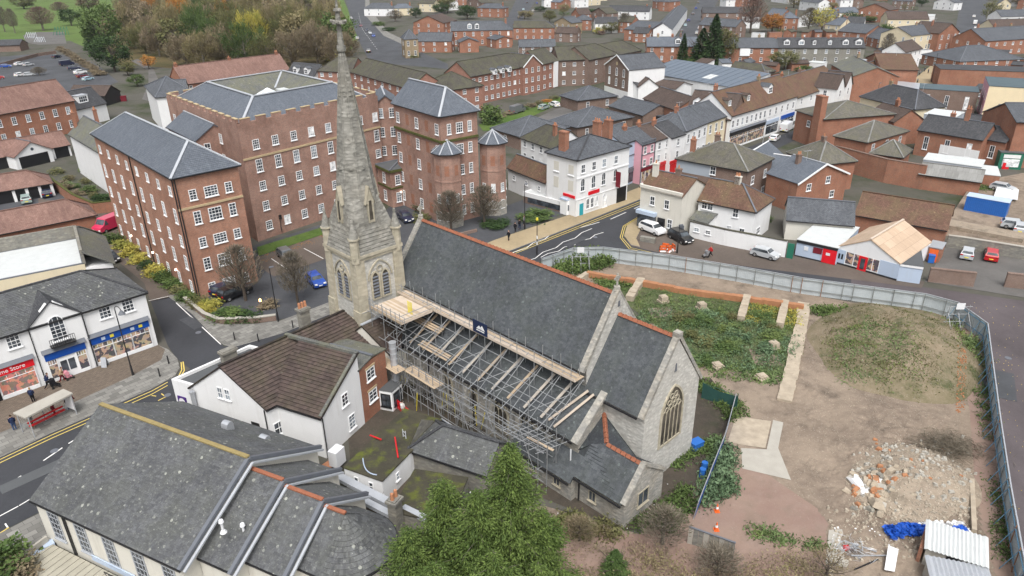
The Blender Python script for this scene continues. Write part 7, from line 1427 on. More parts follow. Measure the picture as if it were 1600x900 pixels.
on_+=['twenty '+q for q in on_[:9]]+['thirtieth']+['thirty '+q for q in on_[:9]]+['fortieth']
def uniq(lab):
 w_=lab.split()
 used[lab]=used.get(lab,0)+1;k=used[lab]
 if k>1:w_.insert(0,on_[min(k-1,39)])
 return ' '.join(w_[:16])
def fill(x0,x1,y0,y1,dy,big,cap,name):
 n=0;y=y0
 while y<y1:
  sc_=(y+79)*.0215;x=x0+r_.uniform(0,15)
  while x<x1:
   Lw=r_.uniform(6.5,15)if big else r_.uniform(3,7);g=G(x,y);ang=R(r_.choice([45,-45,5,48,-42])if not big else r_.choice([0,5,-6,45,90,-45]));a=V((math.cos(ang),math.sin(ang),0));b=V((-a.y,a.x,0));W=r_.uniform(6,8.5)if big else r_.uniform(2.8,5)
   pts=[g+a*(Lw*i/3)+b*(W*j/2)for i in range(4)for j in range(3)]
   if n<cap and all(free(q,.4 if big else .5)for q in pts):
    wm,wn_=r_.choice(walls_);rm=r_.choice(list(roofn));kd=r_.choice('sst')if big else r_.choice('sfll');h_=r_.uniform(4.6,6.2)if big else r_.uniform(2.3,3.3)
    if kd=='f':rm=r_.choice(['felt','felt_green','slate_dark'])
    q=Bld(name,uniq('%s%s %s near %s'%('' if big else 'small ',wn_,'house' if big else 'outbuilding',near_name(g))),'house' if big else 'outbuilding',None,None,h_,W=W,xyz=(g,g+a*Lw),group='houses filling the town blocks' if big else 'small outbuildings in the back yards');rs=r_.uniform(2.2,3.2)if big else .9
    q.walls(wm,kd if kd!='f' else None,rs);q.rise=rs;q.roof(kd,rm,rs if kd!='f' else .15,.2,0,0,ridge='slate_dark' if kd!='f' else wm,gut=not big)
    if big and y>-25:
     q.auto(max(1,int(Lw/3.2)),1,2,.9,1.2)
     if kd=='s':q.chimney(r_.choice([.4,Lw-.4]),W/2,h_+rs+1.1,pots=2)
     if r_.random()<.5:
      o_=Bld.__new__(Bld);o_.A=q.P(Lw*.1,-2.6);o_.a=q.a;o_.b=q.b;o_.bang=q.bang;o_.ang=q.ang;o_.L=Lw*.4;o_.W=2.6;o_.h=2.6;o_.z0=0;o_.root=q.root;o_.rise=.9
      if all(free(o_.P(o_.L*i,2.2*j),.1)for i in(0,1)for j in(0,)):o_.walls(wm,'l',.9);o_.roof('l',r_.choice(['slate','tiles_brown','felt']),.9,.1,0,0,gut=False);FOOT.append(o_)
    elif not big and kd!='f':q.auto(1,0,1,.8,.9)
    n+=1
   elif free(g,1.2):GAPS.append((x,y))
   x+=r_.uniform(.6,1.1)*(11 if big else 7)*sc_
  y+=dy*(.6+max(0,y+40)/90)
 return n
nb_=fill(640,1640,-42,66,6.5,True,190,'town_house');ns_=fill(1030,1640,60,300,9,False,70,'outbuilding')
for f in list(FOOT):
 lb_=f.root.get('label','');big_=f.L>7 and f.h>4.4
 if big_ and f.root['category']in('house','shop','building')and hasattr(f,'rise')and f.rise>1 and 55<f.A.y and f.A.x>3 and f.L>f.W*.8 and f.A.y<330:
  for k in range(max(1,int(f.L/9))):
   if r_.random()<.65:f.chimney(min(f.L-.5,(k+.5)*9),f.W/2+r_.choice([0,0,1]),f.h+f.rise+r_.uniform(.8,1.3),pots=r_.choice([1,2,3]),mat=r_.choice(['brick_red','brick_brown','brick_red','brick_buff']))
  if r_.random()<.6:
   c=f.P(f.L*r_.uniform(.1,.9),f.W/2,f.h+f.rise);m=MB();m.tube(c,c+V((0,0,1.8)),.035,n=4);d_=V((math.cos(k),.4,0));m.tube(c+V((0,0,1.7))-d_*.7,c+V((0,0,1.7))+d_*.7,.03,n=4)
   for q in range(4):m.tube(c+V((0,0,1.7))+d_*(-.6+q*.4)-V((-d_.y,d_.x,0))*.35,c+V((0,0,1.7))+d_*(-.6+q*.4)+V((-d_.y,d_.x,0))*.35,.02,n=3)
   kid(m.build('aerial','galv',f.root),f.root)
from mathutils.bvhtree import BVHTree
bvs=[BVHTree.FromPolygons([tuple(v.co)for v in o.data.vertices],[tuple(p.vertices)for p in o.data.polygons])for o in bpy.data.objects if o.name.split('.')[0]in('rubble_bank','gravel_spread','spoil_heap','rough_ground')]
def hz(x,y):
 best=.03
 for b in bvs:
  loc=b.ray_cast(V((x,y,20)),V((0,0,-1)))[0]
  if loc is not None:best=max(best,loc.z)
 return best
def quads(name,c,size,mat,parent=None,n=None,aspect=1.6,tv=None,mesh_only=False,kind=None,d=None,flat=0.):
 """many small leaf faces: centres c (N,3), sizes, random or given long axes d"""
 N=len(c);size=np.broadcast_to(size,N);a=rng.normal(size=(N,3))if d is None else d+rng.normal(size=(N,3))*.25
 a[:,2]*=(1-flat);a/=np.linalg.norm(a,axis=1)[:,None]+1e-9;b=np.cross(a,rng.normal(size=(N,3)));b/=np.linalg.norm(b,axis=1)[:,None]+1e-9
 a=a*(size*aspect/2)[:,None];b=b*(size/2)[:,None]
 v=np.empty((N,4,3));v[:,0]=c-a;v[:,1]=c+b*.9-a*.1;v[:,2]=c+a;v[:,3]=c-b*.9-a*.1
 me=bpy.data.meshes.new(name);me.vertices.add(N*4);me.vertices.foreach_set('co',v.ravel());me.loops.add(N*4);me.loops.foreach_set('vertex_index',np.arange(N*4,dtype=np.int32))
 me.polygons.add(N);me.polygons.foreach_set('loop_start',np.arange(N,dtype=np.int32)*4);me.materials.append(M(mat));me.update(calc_edges=True)
 at=me.attributes.new('tv','FLOAT','FACE');at.data.foreach_set('value',(rng.random(N)if tv is None else np.clip(tv+rng.normal(size=N)*.15,0,1)).astype(np.float32))
 if mesh_only:return me
 o=bpy.data.objects.new(name,me);col.objects.link(o)
 if kind:o['kind']=kind
 return o
def limbs(kind):
 m=MB();r_=random.Random(kind)
 m.tube(V((0,0,-.02)),V((0,0,.35)),.035,.026,7);m.tube(V((0,0,.35)),V((.01,0,.75)),.026,.01,6);tips=[]
 for k in range(11):
  a=k*2.4;z=.22+.045*k;L=.36-.02*k;p=V((0,0,z));q=p+V((math.cos(a)*L*.6,math.sin(a)*L*.6,L*.5));m.tube(p,q,.013,.008,5);e=q+V((math.cos(a+.3)*L*.5,math.sin(a+.3)*L*.5,L*.6));m.tube(q,e,.008,.003,4);tips+=[q,e]
  f=q+V((math.cos(a-.6)*L*.4,math.sin(a-.6)*L*.4,L*.3));m.tube(q,f,.006,.002,4)
 me=bpy.data.meshes.new('trunk');me.from_pydata(m.v,[],m.f);return me
TRK={}
def trunk_mesh(k,mat):
 if(k,mat)not in TRK:me=limbs(k);me.materials.append(M(mat));TRK[(k,mat)]=me
 return TRK[(k,mat)]
CR={}
def crown(kind,var,mat,n=None):
 key=(kind,var,mat)
 if key in CR:return CR[key]
 r=np.random.default_rng(var*7+hash(kind)%97 if False else var*7+len(kind))
 if kind=='broad' or kind=='sparse':
  K=46;th=r.random(K)*6.28;u=r.random(K)**.5;z=r.random(K)*2-1;rad=np.sqrt(1-z**2)*(.55+.45*u)
  cc=np.stack([np.cos(th)*rad*.42,np.sin(th)*rad*.42,.62+z*.36*(.6+.4*u)],1)*(1+r.normal(size=(K,1))*.06)
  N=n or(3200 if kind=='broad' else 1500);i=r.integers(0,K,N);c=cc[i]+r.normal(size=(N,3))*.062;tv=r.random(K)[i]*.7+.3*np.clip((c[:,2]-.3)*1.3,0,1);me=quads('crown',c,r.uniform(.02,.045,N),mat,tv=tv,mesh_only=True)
 elif kind=='feather':
  K=60;th=r.random(K)*6.28;z=r.random(K)*2-1;u=r.random(K)**.5;rad=np.sqrt(1-z**2)*(.5+.55*u);cc=np.stack([np.cos(th)*rad*.42,np.sin(th)*rad*.42,.6+z*.37],1)*(1+r.normal(size=(K,1))*.09)
  N=n or 6500;i=r.integers(0,K,N);q=r.normal(size=(N,3));c=cc[i]+q*np.array([.045,.045,.07]);ax=np.array([0,0,.25]);d=(c-ax)/np.linalg.norm(c-ax,axis=1)[:,None]+np.array([0,0,.7]);me=quads('crown',c,r.uniform(.008,.017,N),mat,aspect=5.5,d=d,mesh_only=True,tv=r.random(K)[i]*.75+.25*r.random(N))
 elif kind=='bare':
  N=n or 2600;th=r.random(N)*6.28;ph=r.random(N);rr=r.random(N)**.6;z=.3+.68*ph;wdt=np.sin(np.clip((z-.15)/.87,0,1)*3.14)**.7*.40;c=np.stack([np.cos(th)*wdt*rr,np.sin(th)*wdt*rr,z],1)
  d=np.stack([np.cos(th)*rr*.8,np.sin(th)*rr*.8,.6+.6*r.random(N)],1);me=quads('crown',c,r.uniform(.006,.014,N),mat,aspect=9,d=d,mesh_only=True,tv=r.random(N)*.9)
 elif kind=='cone':
  N=n or 4200;z=r.random(N)**1.3;K=60;zi=np.floor(z*14)/14;th=r.random(N)*6.28;rad=.24*(1-z)**.75*(1+.22*np.sin(th*5+zi*20))*(.45+.6*r.random(N));c=np.stack([np.cos(th)*rad,np.sin(th)*rad,.06+.94*z-rad*.25],1)
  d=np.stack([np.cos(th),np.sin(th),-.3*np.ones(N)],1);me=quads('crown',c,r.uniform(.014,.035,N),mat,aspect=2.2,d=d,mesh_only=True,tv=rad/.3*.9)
 else:
  K=22;th=r.random(K)*6.28;z=r.random(K);rad=.36*np.sqrt(1-(z-.2)**2*.9)*(r.random(K)**.4);cc=np.stack([np.cos(th)*rad,np.sin(th)*rad,.08+z*.62],1)
  N=n or 1500;i=r.integers(0,K,N);c=cc[i]+r.normal(size=(N,3))*.085;c[:,2]=np.abs(c[:,2]);me=quads('crown',c,r.uniform(.03,.075,N),mat,tv=r.random(K)[i],mesh_only=True)
 CR[key]=me;return me
def tree(px,h,wd,kind,mat,label,group=None,bark='bark',z=0.,name=None,n=None,world=None,var=None):
 g=V(world)if world else G(*px,z);var=random.randrange(4)if var is None else var
 t=thing(name or('shrub' if kind=='bush' else 'tree' if kind!='cone' else 'conifer_tree'),label,'shrub' if kind=='bush' else 'tree',g,group);rz=random.random()*6
 s=wd/.8 if kind!='cone' else wd/.5
 o=bpy.data.objects.new('foliage' if kind=='bush' else 'crown',crown(kind,var,mat,n));col.objects.link(o);o.parent=t;o.scale=(s,s,h);o.rotation_euler.z=rz;kid(o,t)
 if kind!='bush':
  o=bpy.data.objects.new('trunk',trunk_mesh(var,bark));col.objects.link(o);o.parent=t;o.scale=(s*.9,s*.9,h);o.rotation_euler.z=rz;kid(o,t)
 return t
wn_=0;wd_words=['golden brown','dull olive','bronze','pale straw','grey brown','rusty brown','faded yellow']
where=['behind the pink tiled roof','beside the upper road','at the edge of the park','above the battlemented mill','deep in the wood','by the curving park path','near the dark conifers']
cn_={'leaf_orange':'rusty orange','leaf_green':'fresh green','leaf_gold':'golden brown','leaf_brown':'dull brown','leaf_olive':'olive green','leaf_yellow':'yellowing','twig':'bare grey'}
for rw,y in enumerate((6,20,33,46,60,75,90,103)):
 x=(255,235,215,205,200,262,275,290)[rw]+random.uniform(0,8);k2=0
 while x<(505 if y<30 else 535 if y>70 else 520):
  k=random.random();mt='leaf_gold' if k<.34 else 'leaf_brown' if k<.56 else 'leaf_orange' if k<.59 else 'leaf_green' if k<.66 else 'leaf_olive' if k<.9 else 'leaf_yellow' if k<.93 else 'twig';kd='bare' if mt=='twig' else 'feather' if random.random()<.8 else 'broad'
  tree((x,y+random.uniform(-3,3)),random.uniform(13.5,20)*(1 if y<95 else .8)*(.8 if y<10 else 1),random.uniform(11,15),kd,mt,'%s tree, %s from the left in the %s row of the wood'%(cn_[mt],on_[k2],on_[rw]),'autumn trees in the wood','bark_grey',name='autumn_tree');k2+=1
  x+=random.uniform(17,27)*(.65+y/120)
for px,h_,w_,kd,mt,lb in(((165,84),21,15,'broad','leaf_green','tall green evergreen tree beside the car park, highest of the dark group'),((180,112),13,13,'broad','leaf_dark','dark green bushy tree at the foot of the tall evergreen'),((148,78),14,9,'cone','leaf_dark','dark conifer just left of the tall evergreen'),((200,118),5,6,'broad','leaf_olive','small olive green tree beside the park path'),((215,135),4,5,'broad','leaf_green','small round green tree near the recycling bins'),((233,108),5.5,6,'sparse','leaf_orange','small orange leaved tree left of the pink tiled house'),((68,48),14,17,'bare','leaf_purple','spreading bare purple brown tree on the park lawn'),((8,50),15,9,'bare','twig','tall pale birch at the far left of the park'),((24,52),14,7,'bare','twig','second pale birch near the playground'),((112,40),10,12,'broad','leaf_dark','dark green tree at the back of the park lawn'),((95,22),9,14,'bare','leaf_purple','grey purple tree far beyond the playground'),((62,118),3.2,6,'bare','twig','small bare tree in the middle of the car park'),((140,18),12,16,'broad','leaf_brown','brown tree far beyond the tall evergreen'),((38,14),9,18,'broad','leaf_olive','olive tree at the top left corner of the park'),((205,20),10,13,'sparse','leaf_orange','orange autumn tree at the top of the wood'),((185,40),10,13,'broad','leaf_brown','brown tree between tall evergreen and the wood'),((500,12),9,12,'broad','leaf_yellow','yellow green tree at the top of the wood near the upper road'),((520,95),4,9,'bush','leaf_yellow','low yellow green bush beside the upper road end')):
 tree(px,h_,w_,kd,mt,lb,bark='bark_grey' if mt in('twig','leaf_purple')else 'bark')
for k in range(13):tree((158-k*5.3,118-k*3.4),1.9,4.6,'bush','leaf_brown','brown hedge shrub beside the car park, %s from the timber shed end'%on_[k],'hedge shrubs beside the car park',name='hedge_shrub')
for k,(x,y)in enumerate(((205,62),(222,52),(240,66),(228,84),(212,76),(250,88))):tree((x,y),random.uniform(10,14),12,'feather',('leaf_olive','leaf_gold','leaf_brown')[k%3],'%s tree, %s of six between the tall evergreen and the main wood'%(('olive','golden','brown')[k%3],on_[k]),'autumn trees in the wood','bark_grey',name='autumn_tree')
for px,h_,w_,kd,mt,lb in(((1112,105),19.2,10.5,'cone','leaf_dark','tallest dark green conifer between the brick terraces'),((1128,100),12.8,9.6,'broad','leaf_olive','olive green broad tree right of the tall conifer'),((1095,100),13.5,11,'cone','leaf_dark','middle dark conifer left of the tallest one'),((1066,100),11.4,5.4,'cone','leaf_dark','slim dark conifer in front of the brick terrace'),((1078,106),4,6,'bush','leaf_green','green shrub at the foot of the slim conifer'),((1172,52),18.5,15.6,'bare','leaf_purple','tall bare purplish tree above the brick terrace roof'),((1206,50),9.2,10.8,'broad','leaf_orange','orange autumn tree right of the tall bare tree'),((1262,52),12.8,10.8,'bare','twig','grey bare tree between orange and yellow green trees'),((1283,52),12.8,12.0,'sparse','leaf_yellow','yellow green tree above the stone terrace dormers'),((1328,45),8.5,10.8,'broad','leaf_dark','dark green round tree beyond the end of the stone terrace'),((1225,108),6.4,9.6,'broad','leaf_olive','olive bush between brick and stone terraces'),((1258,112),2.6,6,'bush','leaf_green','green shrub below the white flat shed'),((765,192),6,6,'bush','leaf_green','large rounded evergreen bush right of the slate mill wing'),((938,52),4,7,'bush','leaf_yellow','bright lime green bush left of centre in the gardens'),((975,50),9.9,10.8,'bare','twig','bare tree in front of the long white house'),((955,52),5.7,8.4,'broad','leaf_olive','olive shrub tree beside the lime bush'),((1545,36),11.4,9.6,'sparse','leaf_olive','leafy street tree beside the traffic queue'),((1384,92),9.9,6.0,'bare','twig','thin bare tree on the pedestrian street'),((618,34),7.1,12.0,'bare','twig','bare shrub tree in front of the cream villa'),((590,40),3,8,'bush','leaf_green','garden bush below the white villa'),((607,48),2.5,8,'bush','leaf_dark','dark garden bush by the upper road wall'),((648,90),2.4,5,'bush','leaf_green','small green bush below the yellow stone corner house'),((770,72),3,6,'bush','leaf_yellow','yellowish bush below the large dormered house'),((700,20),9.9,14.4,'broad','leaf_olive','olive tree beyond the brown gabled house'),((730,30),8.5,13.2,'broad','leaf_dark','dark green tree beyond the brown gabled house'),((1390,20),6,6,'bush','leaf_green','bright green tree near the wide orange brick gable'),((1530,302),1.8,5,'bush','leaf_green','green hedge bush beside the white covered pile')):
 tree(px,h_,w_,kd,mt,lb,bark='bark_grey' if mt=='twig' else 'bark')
for k,(x,y)in enumerate(((650,28),(690,22),(820,30),(880,22),(1000,28),(1240,12),(1300,20),(1350,30),(1440,10),(760,2),(930,4),(1180,6),(1400,2),(1590,10),(620,-5),(700,-12),(860,-14),(1040,-12),(1300,-12),(1480,-14))):tree((x,y),random.uniform(5,9),random.uniform(7,12),'broad',random.choice(['leaf_olive','leaf_brown','leaf_dark','leaf_gold']),uniq('distant tree near %s'%near_name(G(x,y))),'trees among the distant houses',name='garden_tree')
for k,(x,y)in enumerate(random.sample(GAPS,min(len(GAPS),110))):
 big_=y<70;tree((x,y),random.uniform(3,7)if big_ else random.uniform(1,2.4),random.uniform(4,9)if big_ else random.uniform(1.8,3.2),random.choice(['broad','bush','bare','sparse'])if big_ else 'bush',random.choice(['leaf_olive','leaf_dark','leaf_green','leaf_brown','leaf_gold','leaf_purple']),uniq('%s near %s'%(random.choice(['garden greenery','back garden planting','low garden greenery','yard shrub','untidy garden shrub']),near_name(G(x,y)))),'garden greenery between the houses',name='garden_tree' if big_ else 'garden_shrub',n=700)
for px,h_,w_,lb in(((466,475),7.5,4.5,'dark leafless pollarded tree between tower and lamp post'),((705,362),7,6,'bare twiggy tree in front of the nearer turret'),((757,352),7,6,'bare twiggy tree in front of the farther turret'),((384,470),8,6,'thin bare tree beside the parked cars at the mill corner')):
 tree(px,h_,w_,'bare','twig',lb,bark='bark',n=620)
for px,h_,w_,mt,lb in(((388,500),1.6,3.6,'leaf_dark','dark green shrub nearest the low pavement wall corner'),((355,498),1.6,4.,'leaf_green','mid green shrub in the bed left of the lamp post'),((325,482),1.4,3.0,'leaf_yellow','yellow green shrub at the corner of the tall mill'),((420,480),1.3,2.4,'leaf_brown','brown dying shrub beside the amber lamp'),((775,352),1.0,5,'leaf_dark','low dark hedge beside the farther turret'),((840,340),1.3,6,'leaf_green','clipped green hedge beside the white low building'),((670,330),2.2,5,'leaf_dark','dark ivy shrub beside the porch lamp'),((655,345),1.5,4,'leaf_olive','olive shrub near the parked dark car'),((1196,345),1.2,2,'leaf_green','small shrub behind the low slate building'),((10,895),3.0,4.2,'leaf_green','big green bush at the bottom left corner'),((38,905),2.0,3.,'leaf_brown','brown bush at the bottom left beside the deck'),((282,915),1.6,1.6,'leaf_green','green climber at the right end of the hall front'),((330,925),2.6,3.4,'leaf_brown','brown thicket under the stepped slate roof'),((420,945),2.8,5,'leaf_brown','brown thicket below the rounded roof'),((765,905),2,4,'leaf_gold','low golden shrub at the foot of the big conifer')):
 tree(px,h_,w_,'bush',mt,lb)
for k in range(11):f=k/10;tree((178+130*f,378+100*f),random.uniform(1.3,2.0),3.0,'bush',random.choice(['leaf_green','leaf_dark','leaf_yellow','leaf_olive']),'hedge shrub at the foot of the long mill wall, %s from the pink van'%on_[k],'hedge shrubs along the mill lane',name='hedge_shrub')
for k in range(16):tree((88+random.random()*75,262+random.random()*55),random.uniform(.9,1.8),random.uniform(2,3.5),'bush',random.choice(['leaf_green','leaf_dark','leaf_olive','leaf_brown','leaf_weed']),'garden shrub in the small walled gardens beside the mill','shrubs in the walled gardens',name='garden_shrub')
for k in range(9):tree((770+k*12,187-k*4.),random.uniform(.9,1.6),3.2,'bush',random.choice(['leaf_brown','leaf_olive','leaf_orange','leaf_green']),'garden shrub along the foot of the brick flats, %s from the rounded evergreen'%on_[k],'shrubs in front of the brick flats',name='garden_shrub')
def inpoly(P_,n):
 A=np.array(P_);lo,hi=A.min(0),A.max(0);out=[]
 while len(out)<n:
  q=lo+rng.random((n*2,2))*(hi-lo);ins=np.zeros(len(q),bool);j=len(A)-1
  for i in range(len(A)):
   c=((A[i,1]>q[:,1])!=(A[j,1]>q[:,1]))&(q[:,0]<(A[j,0]-A[i,0])*(q[:,1]-A[i,1])/(A[j,1]-A[i,1]+1e-9)+A[i,0]);ins^=c;j=i
  out+=list(q[ins])
 return np.array(out[:n])
def weeds(px,n,hm,mat,name='weeds',size=(.08,.2),clump=.35,z0=0.02,up=.6):
 P_=[(G(*p).x,G(*p).y)for p in px];K=max(4,n//28);cc=inpoly(P_,K);ch=rng.random(K)**.7;i=rng.integers(0,K,n)
 xy=cc[i]+rng.normal(size=(n,2))*clump;zb_=z0 if z0<50 else np.array([hz(a,b)for a,b in xy]);z=zb_+np.abs(rng.random(n))*hm*ch[i];c=np.column_stack([xy,z]);d=np.column_stack([rng.normal(size=(n,2))*.8,np.full(n,up)])
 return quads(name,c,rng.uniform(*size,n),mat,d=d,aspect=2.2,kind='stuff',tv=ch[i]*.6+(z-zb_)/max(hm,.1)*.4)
weeds([(985,498),(1040,482),(1120,492),(1240,522),(1250,548),(1215,578),(1150,585),(1080,570),(1020,540)],11000,.8,'leaf_bluegreen',size=(.06,.16),clump=.3)
weeds([(985,470),(1240,490),(1250,548),(1215,585),(1080,575),(1000,520)],9000,.45,'leaf_weed',size=(.05,.13),clump=.5);weeds([(985,448),(1060,456),(1150,470),(1255,482),(1250,520),(1120,500),(1000,492)],6500,.55,'leaf_weed',size=(.05,.14),clump=.25);weeds([(925,430),(1000,442),(985,458),(930,448)],2500,.5,'leaf_green');weeds([(1165,468),(1255,480),(1248,515),(1160,500)],3500,.5,'leaf_yellow',size=(.06,.15));weeds([(1080,560),(1230,585),(1220,600),(1120,590)],2200,.4,'leaf_weed')
for q in([(1012,482),(1050,478),(1062,492),(1020,497)],[(1170,545),(1215,556),(1225,572),(1180,570)],[(1075,500),(1110,503),(1100,512),(1072,508)],[(990,500),(1010,505),(1040,540),(1012,530)]):sheet('bare_earth',q,.045,'earth')
for k in range(22):tree((random.uniform(1040,1225),random.uniform(492,570)),random.uniform(.9,1.5),random.uniform(1.6,3),'bush',random.choice(['leaf_bluegreen','leaf_weed','leaf_green','leaf_olive']),'taller bramble clump among the weeds on the old foundations','bramble clumps in the weed bed',name='bramble_clump',n=900)
weeds([(862,418),(905,398),(960,402),(955,418),(905,430),(870,436)],5500,1.9,'leaf_green',name='bramble_thicket',size=(.12,.28));weeds([(1265,480),(1320,484),(1322,494),(1270,494)],1600,.9,'leaf_green');weeds([(1435,492),(1490,505),(1530,540),(1535,570),(1515,560),(1480,520)],3000,.8,'leaf_weed')
weeds([(1115,690),(1150,700),(1145,770),(1100,800),(1090,790)],4500,1.0,'leaf_bluegreen',name='bramble_thicket',size=(.1,.22));weeds([(1085,600),(1100,598),(1150,625),(1165,650),(1140,660),(1125,640)],2600,.8,'leaf_green')
weeds([(1300,530),(1350,520),(1420,560),(1430,610),(1320,600)],4500,.3,'leaf_weed',z0=99,size=(.06,.14),clump=.7);weeds([(1285,490),(1400,478),(1510,530),(1525,620),(1400,625),(1290,570)],5200,.3,'leaf_olive',z0=99,size=(.05,.13),clump=.5);weeds([(1300,560),(1330,590),(1400,605),(1380,580)],1500,.3,'leaf_weed',z0=.6)
for q in([(1520,560),(1540,560),(1550,680),(1535,690)],[(1545,740),(1565,760),(1590,890),(1560,890)]):weeds(q,1600,.5,'leaf_green',size=(.06,.14))
weeds([(980,830),(1070,760),(1088,790),(1050,830)],2600,.6,'leaf_green');weeds([(1045,720),(1100,690),(1110,700),(1060,735)],1200,.5,'leaf_green');weeds([(880,800),(980,830),(960,850),(860,830)],2400,.7,'leaf_olive')
weeds([(1160,820),(1200,828),(1300,858),(1290,862),(1180,840)],1000,.25,'leaf_weed');weeds([(870,860),(1000,850),(1080,870),(1290,880),(1290,960),(880,960)],9000,.9,'leaf_brown',name='dead_undergrowth',size=(.05,.12));weeds([(900,890),(1020,870),(1100,900),(1250,890),(1250,970),(900,970)],5000,1.4,'leaf_gold',name='dead_undergrowth',size=(.05,.11));weeds([(1200,870),(1310,850),(1320,960),(1200,960)],2500,1.2,'leaf_gold',name='golden_undergrowth',size=(.05,.11))
weeds([(400,388),(500,357),(504,364),(404,398)],1500,.12,'leaf_green',name='rough_grass',size=(.05,.12));weeds([(404,400),(520,360),(520,372),(404,412)],900,.05,'leaf_orange',name='fallen_leaves',size=(.05,.12),up=0)
tree((1035,850),3.4,4.2,'bare','twig','large pale leafless bramble bush below the vestry corner',name='bramble_bush',n=3600,bark='bark_grey');tree((960,900),2.6,2.4,'cone','leaf_green','small young conifer in the brown undergrowth');tree((905,845),2.2,3.0,'bare','leaf_brown','brown twiggy bush between the big conifer and vestry',name='twiggy_bush');tree((860,960),3.0,5.0,'bush','leaf_olive','olive shrub at the right foot of the big conifer');tree((1120,900),2.4,4,'bare','twig','pale twiggy bush below the grey end hoarding',name='twiggy_bush');tree((1290,905),2.4,4,'bare','leaf_brown','golden brown twiggy bush left of the pale concrete pad',name='twiggy_bush')
bc=thing('conifer_tree','big bright green feathery conifer in the foreground in front of the scaffold','tree',G(765,1010))
def conifer(base,h,R_,nb,seed,per=110):
 r=np.random.default_rng(seed);C_=[];D_=[];T_=[];m=MB();b=np.array(base)
 m.tube(V(base),V(base)+V((.1,0,h*.93)),.22*h/10,.03,8)
 for k in range(nb):
  f=(k+.5)/nb;z=h*(.05+.95*f**.9);ang=k*2.39996+r.normal()*.3;L=.93*R_*(1-(z/h)**1.9)**.8*r.uniform(.5,1.2)*(1+.25*math.sin(ang*2+z*1.3+seed))+.12;dirv=np.array([math.cos(ang),math.sin(ang),0]);el=.35+.4*f;p0=b+np.array([0,0,z*.94]);nseg=5;prev=p0;tone=r.random()
  for s in range(1,nseg+1):
   q=s/nseg;p=p0+dirv*L*q+np.array([0,0,L*(el*q-.42*q*q)]);m.tube(V(prev),V(p),.03*(1-q)+.012,.028*(1-q)+.006,4)if k%3==0 else None
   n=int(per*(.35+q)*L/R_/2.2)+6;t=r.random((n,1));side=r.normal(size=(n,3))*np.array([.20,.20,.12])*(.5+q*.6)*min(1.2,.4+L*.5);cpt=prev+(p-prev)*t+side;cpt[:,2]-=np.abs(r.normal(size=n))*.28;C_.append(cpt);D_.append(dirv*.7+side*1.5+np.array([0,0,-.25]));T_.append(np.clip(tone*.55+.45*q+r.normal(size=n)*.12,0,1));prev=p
 c=np.concatenate(C_);d=np.concatenate(D_);tv=np.concatenate(T_);return c,d,tv,m
cs,ds,tvs=[],[],[]
for k,(px,h_,R_,nb)in enumerate((((800,940),14.8,3.1,350),((703,930),11.2,2.8,280),((755,965),12.0,3.0,270),((650,960),8.4,2.4,180),((846,950),9.6,2.2,190),((775,1010),9.0,2.5,170),((690,1010),8.0,2.3,150),((840,1000),7.4,2.0,130))):
 c,d,tv,m=conifer(G(*px),h_,R_,nb,50+k);cs.append(c);ds.append(d);tvs.append(tv);kid(m.build('trunk','bark_grey',bc,uv=False),bc)
o=quads('foliage',np.concatenate(cs)-np.array(bc.location),rng.uniform(.04,.11,sum(map(len,cs))),'leaf_conifer',d=np.concatenate(ds),aspect=2.6,tv=np.concatenate(tvs),kind='stuff');o.parent=bc;kid(o,bc)
def carpaint(n,c):t=NT('paint_'+n,.28,.5);t.b.inputs['Coat Weight'].default_value=.5;return t.out(c)
for n,c in dict(white=(.75,.76,.77),silver=(.42,.44,.46),black=(.012,.013,.016),red=(.42,.01,.015),blue=(.01,.06,.32),navy=(.015,.02,.05),grey=(.12,.13,.14),green=(.3,.38,.36),maroon=(.14,.015,.025),pink=(.55,.03,.09),lightblue=(.35,.5,.58)).items():carpaint(n,c)
plain('headlamp',(.8,.8,.78),.15,.6,var=.02);plain('taillamp',(.45,.01,.01),.3);plain('hubcap',(.45,.46,.47),.3,.5,.7)
PROF={'hatch':(4.0,1.72,[(-2,.3),(-2,.95),(-1.85,1.1),(-1.55,1.42),(.35,1.46),(1.0,1.0),(1.75,.86),(2,.65),(2,.3)],(-1.8,-1.45,.4,1.0)),'suv':(4.5,1.84,[(-2.25,.38),(-2.25,1.05),(-2.1,1.3),(-1.8,1.66),(.5,1.68),(1.15,1.15),(2.1,1.0),(2.25,.75),(2.25,.38)],(-2.05,-1.7,.55,1.15)),'van':(5.4,1.95,[(-2.7,.4),(-2.7,2.1),(-2.55,2.25),(1.2,2.28),(1.9,1.35),(2.6,1.1),(2.7,.8),(2.7,.4)],(.6,.8,1.3,1.85))}
CARS={}
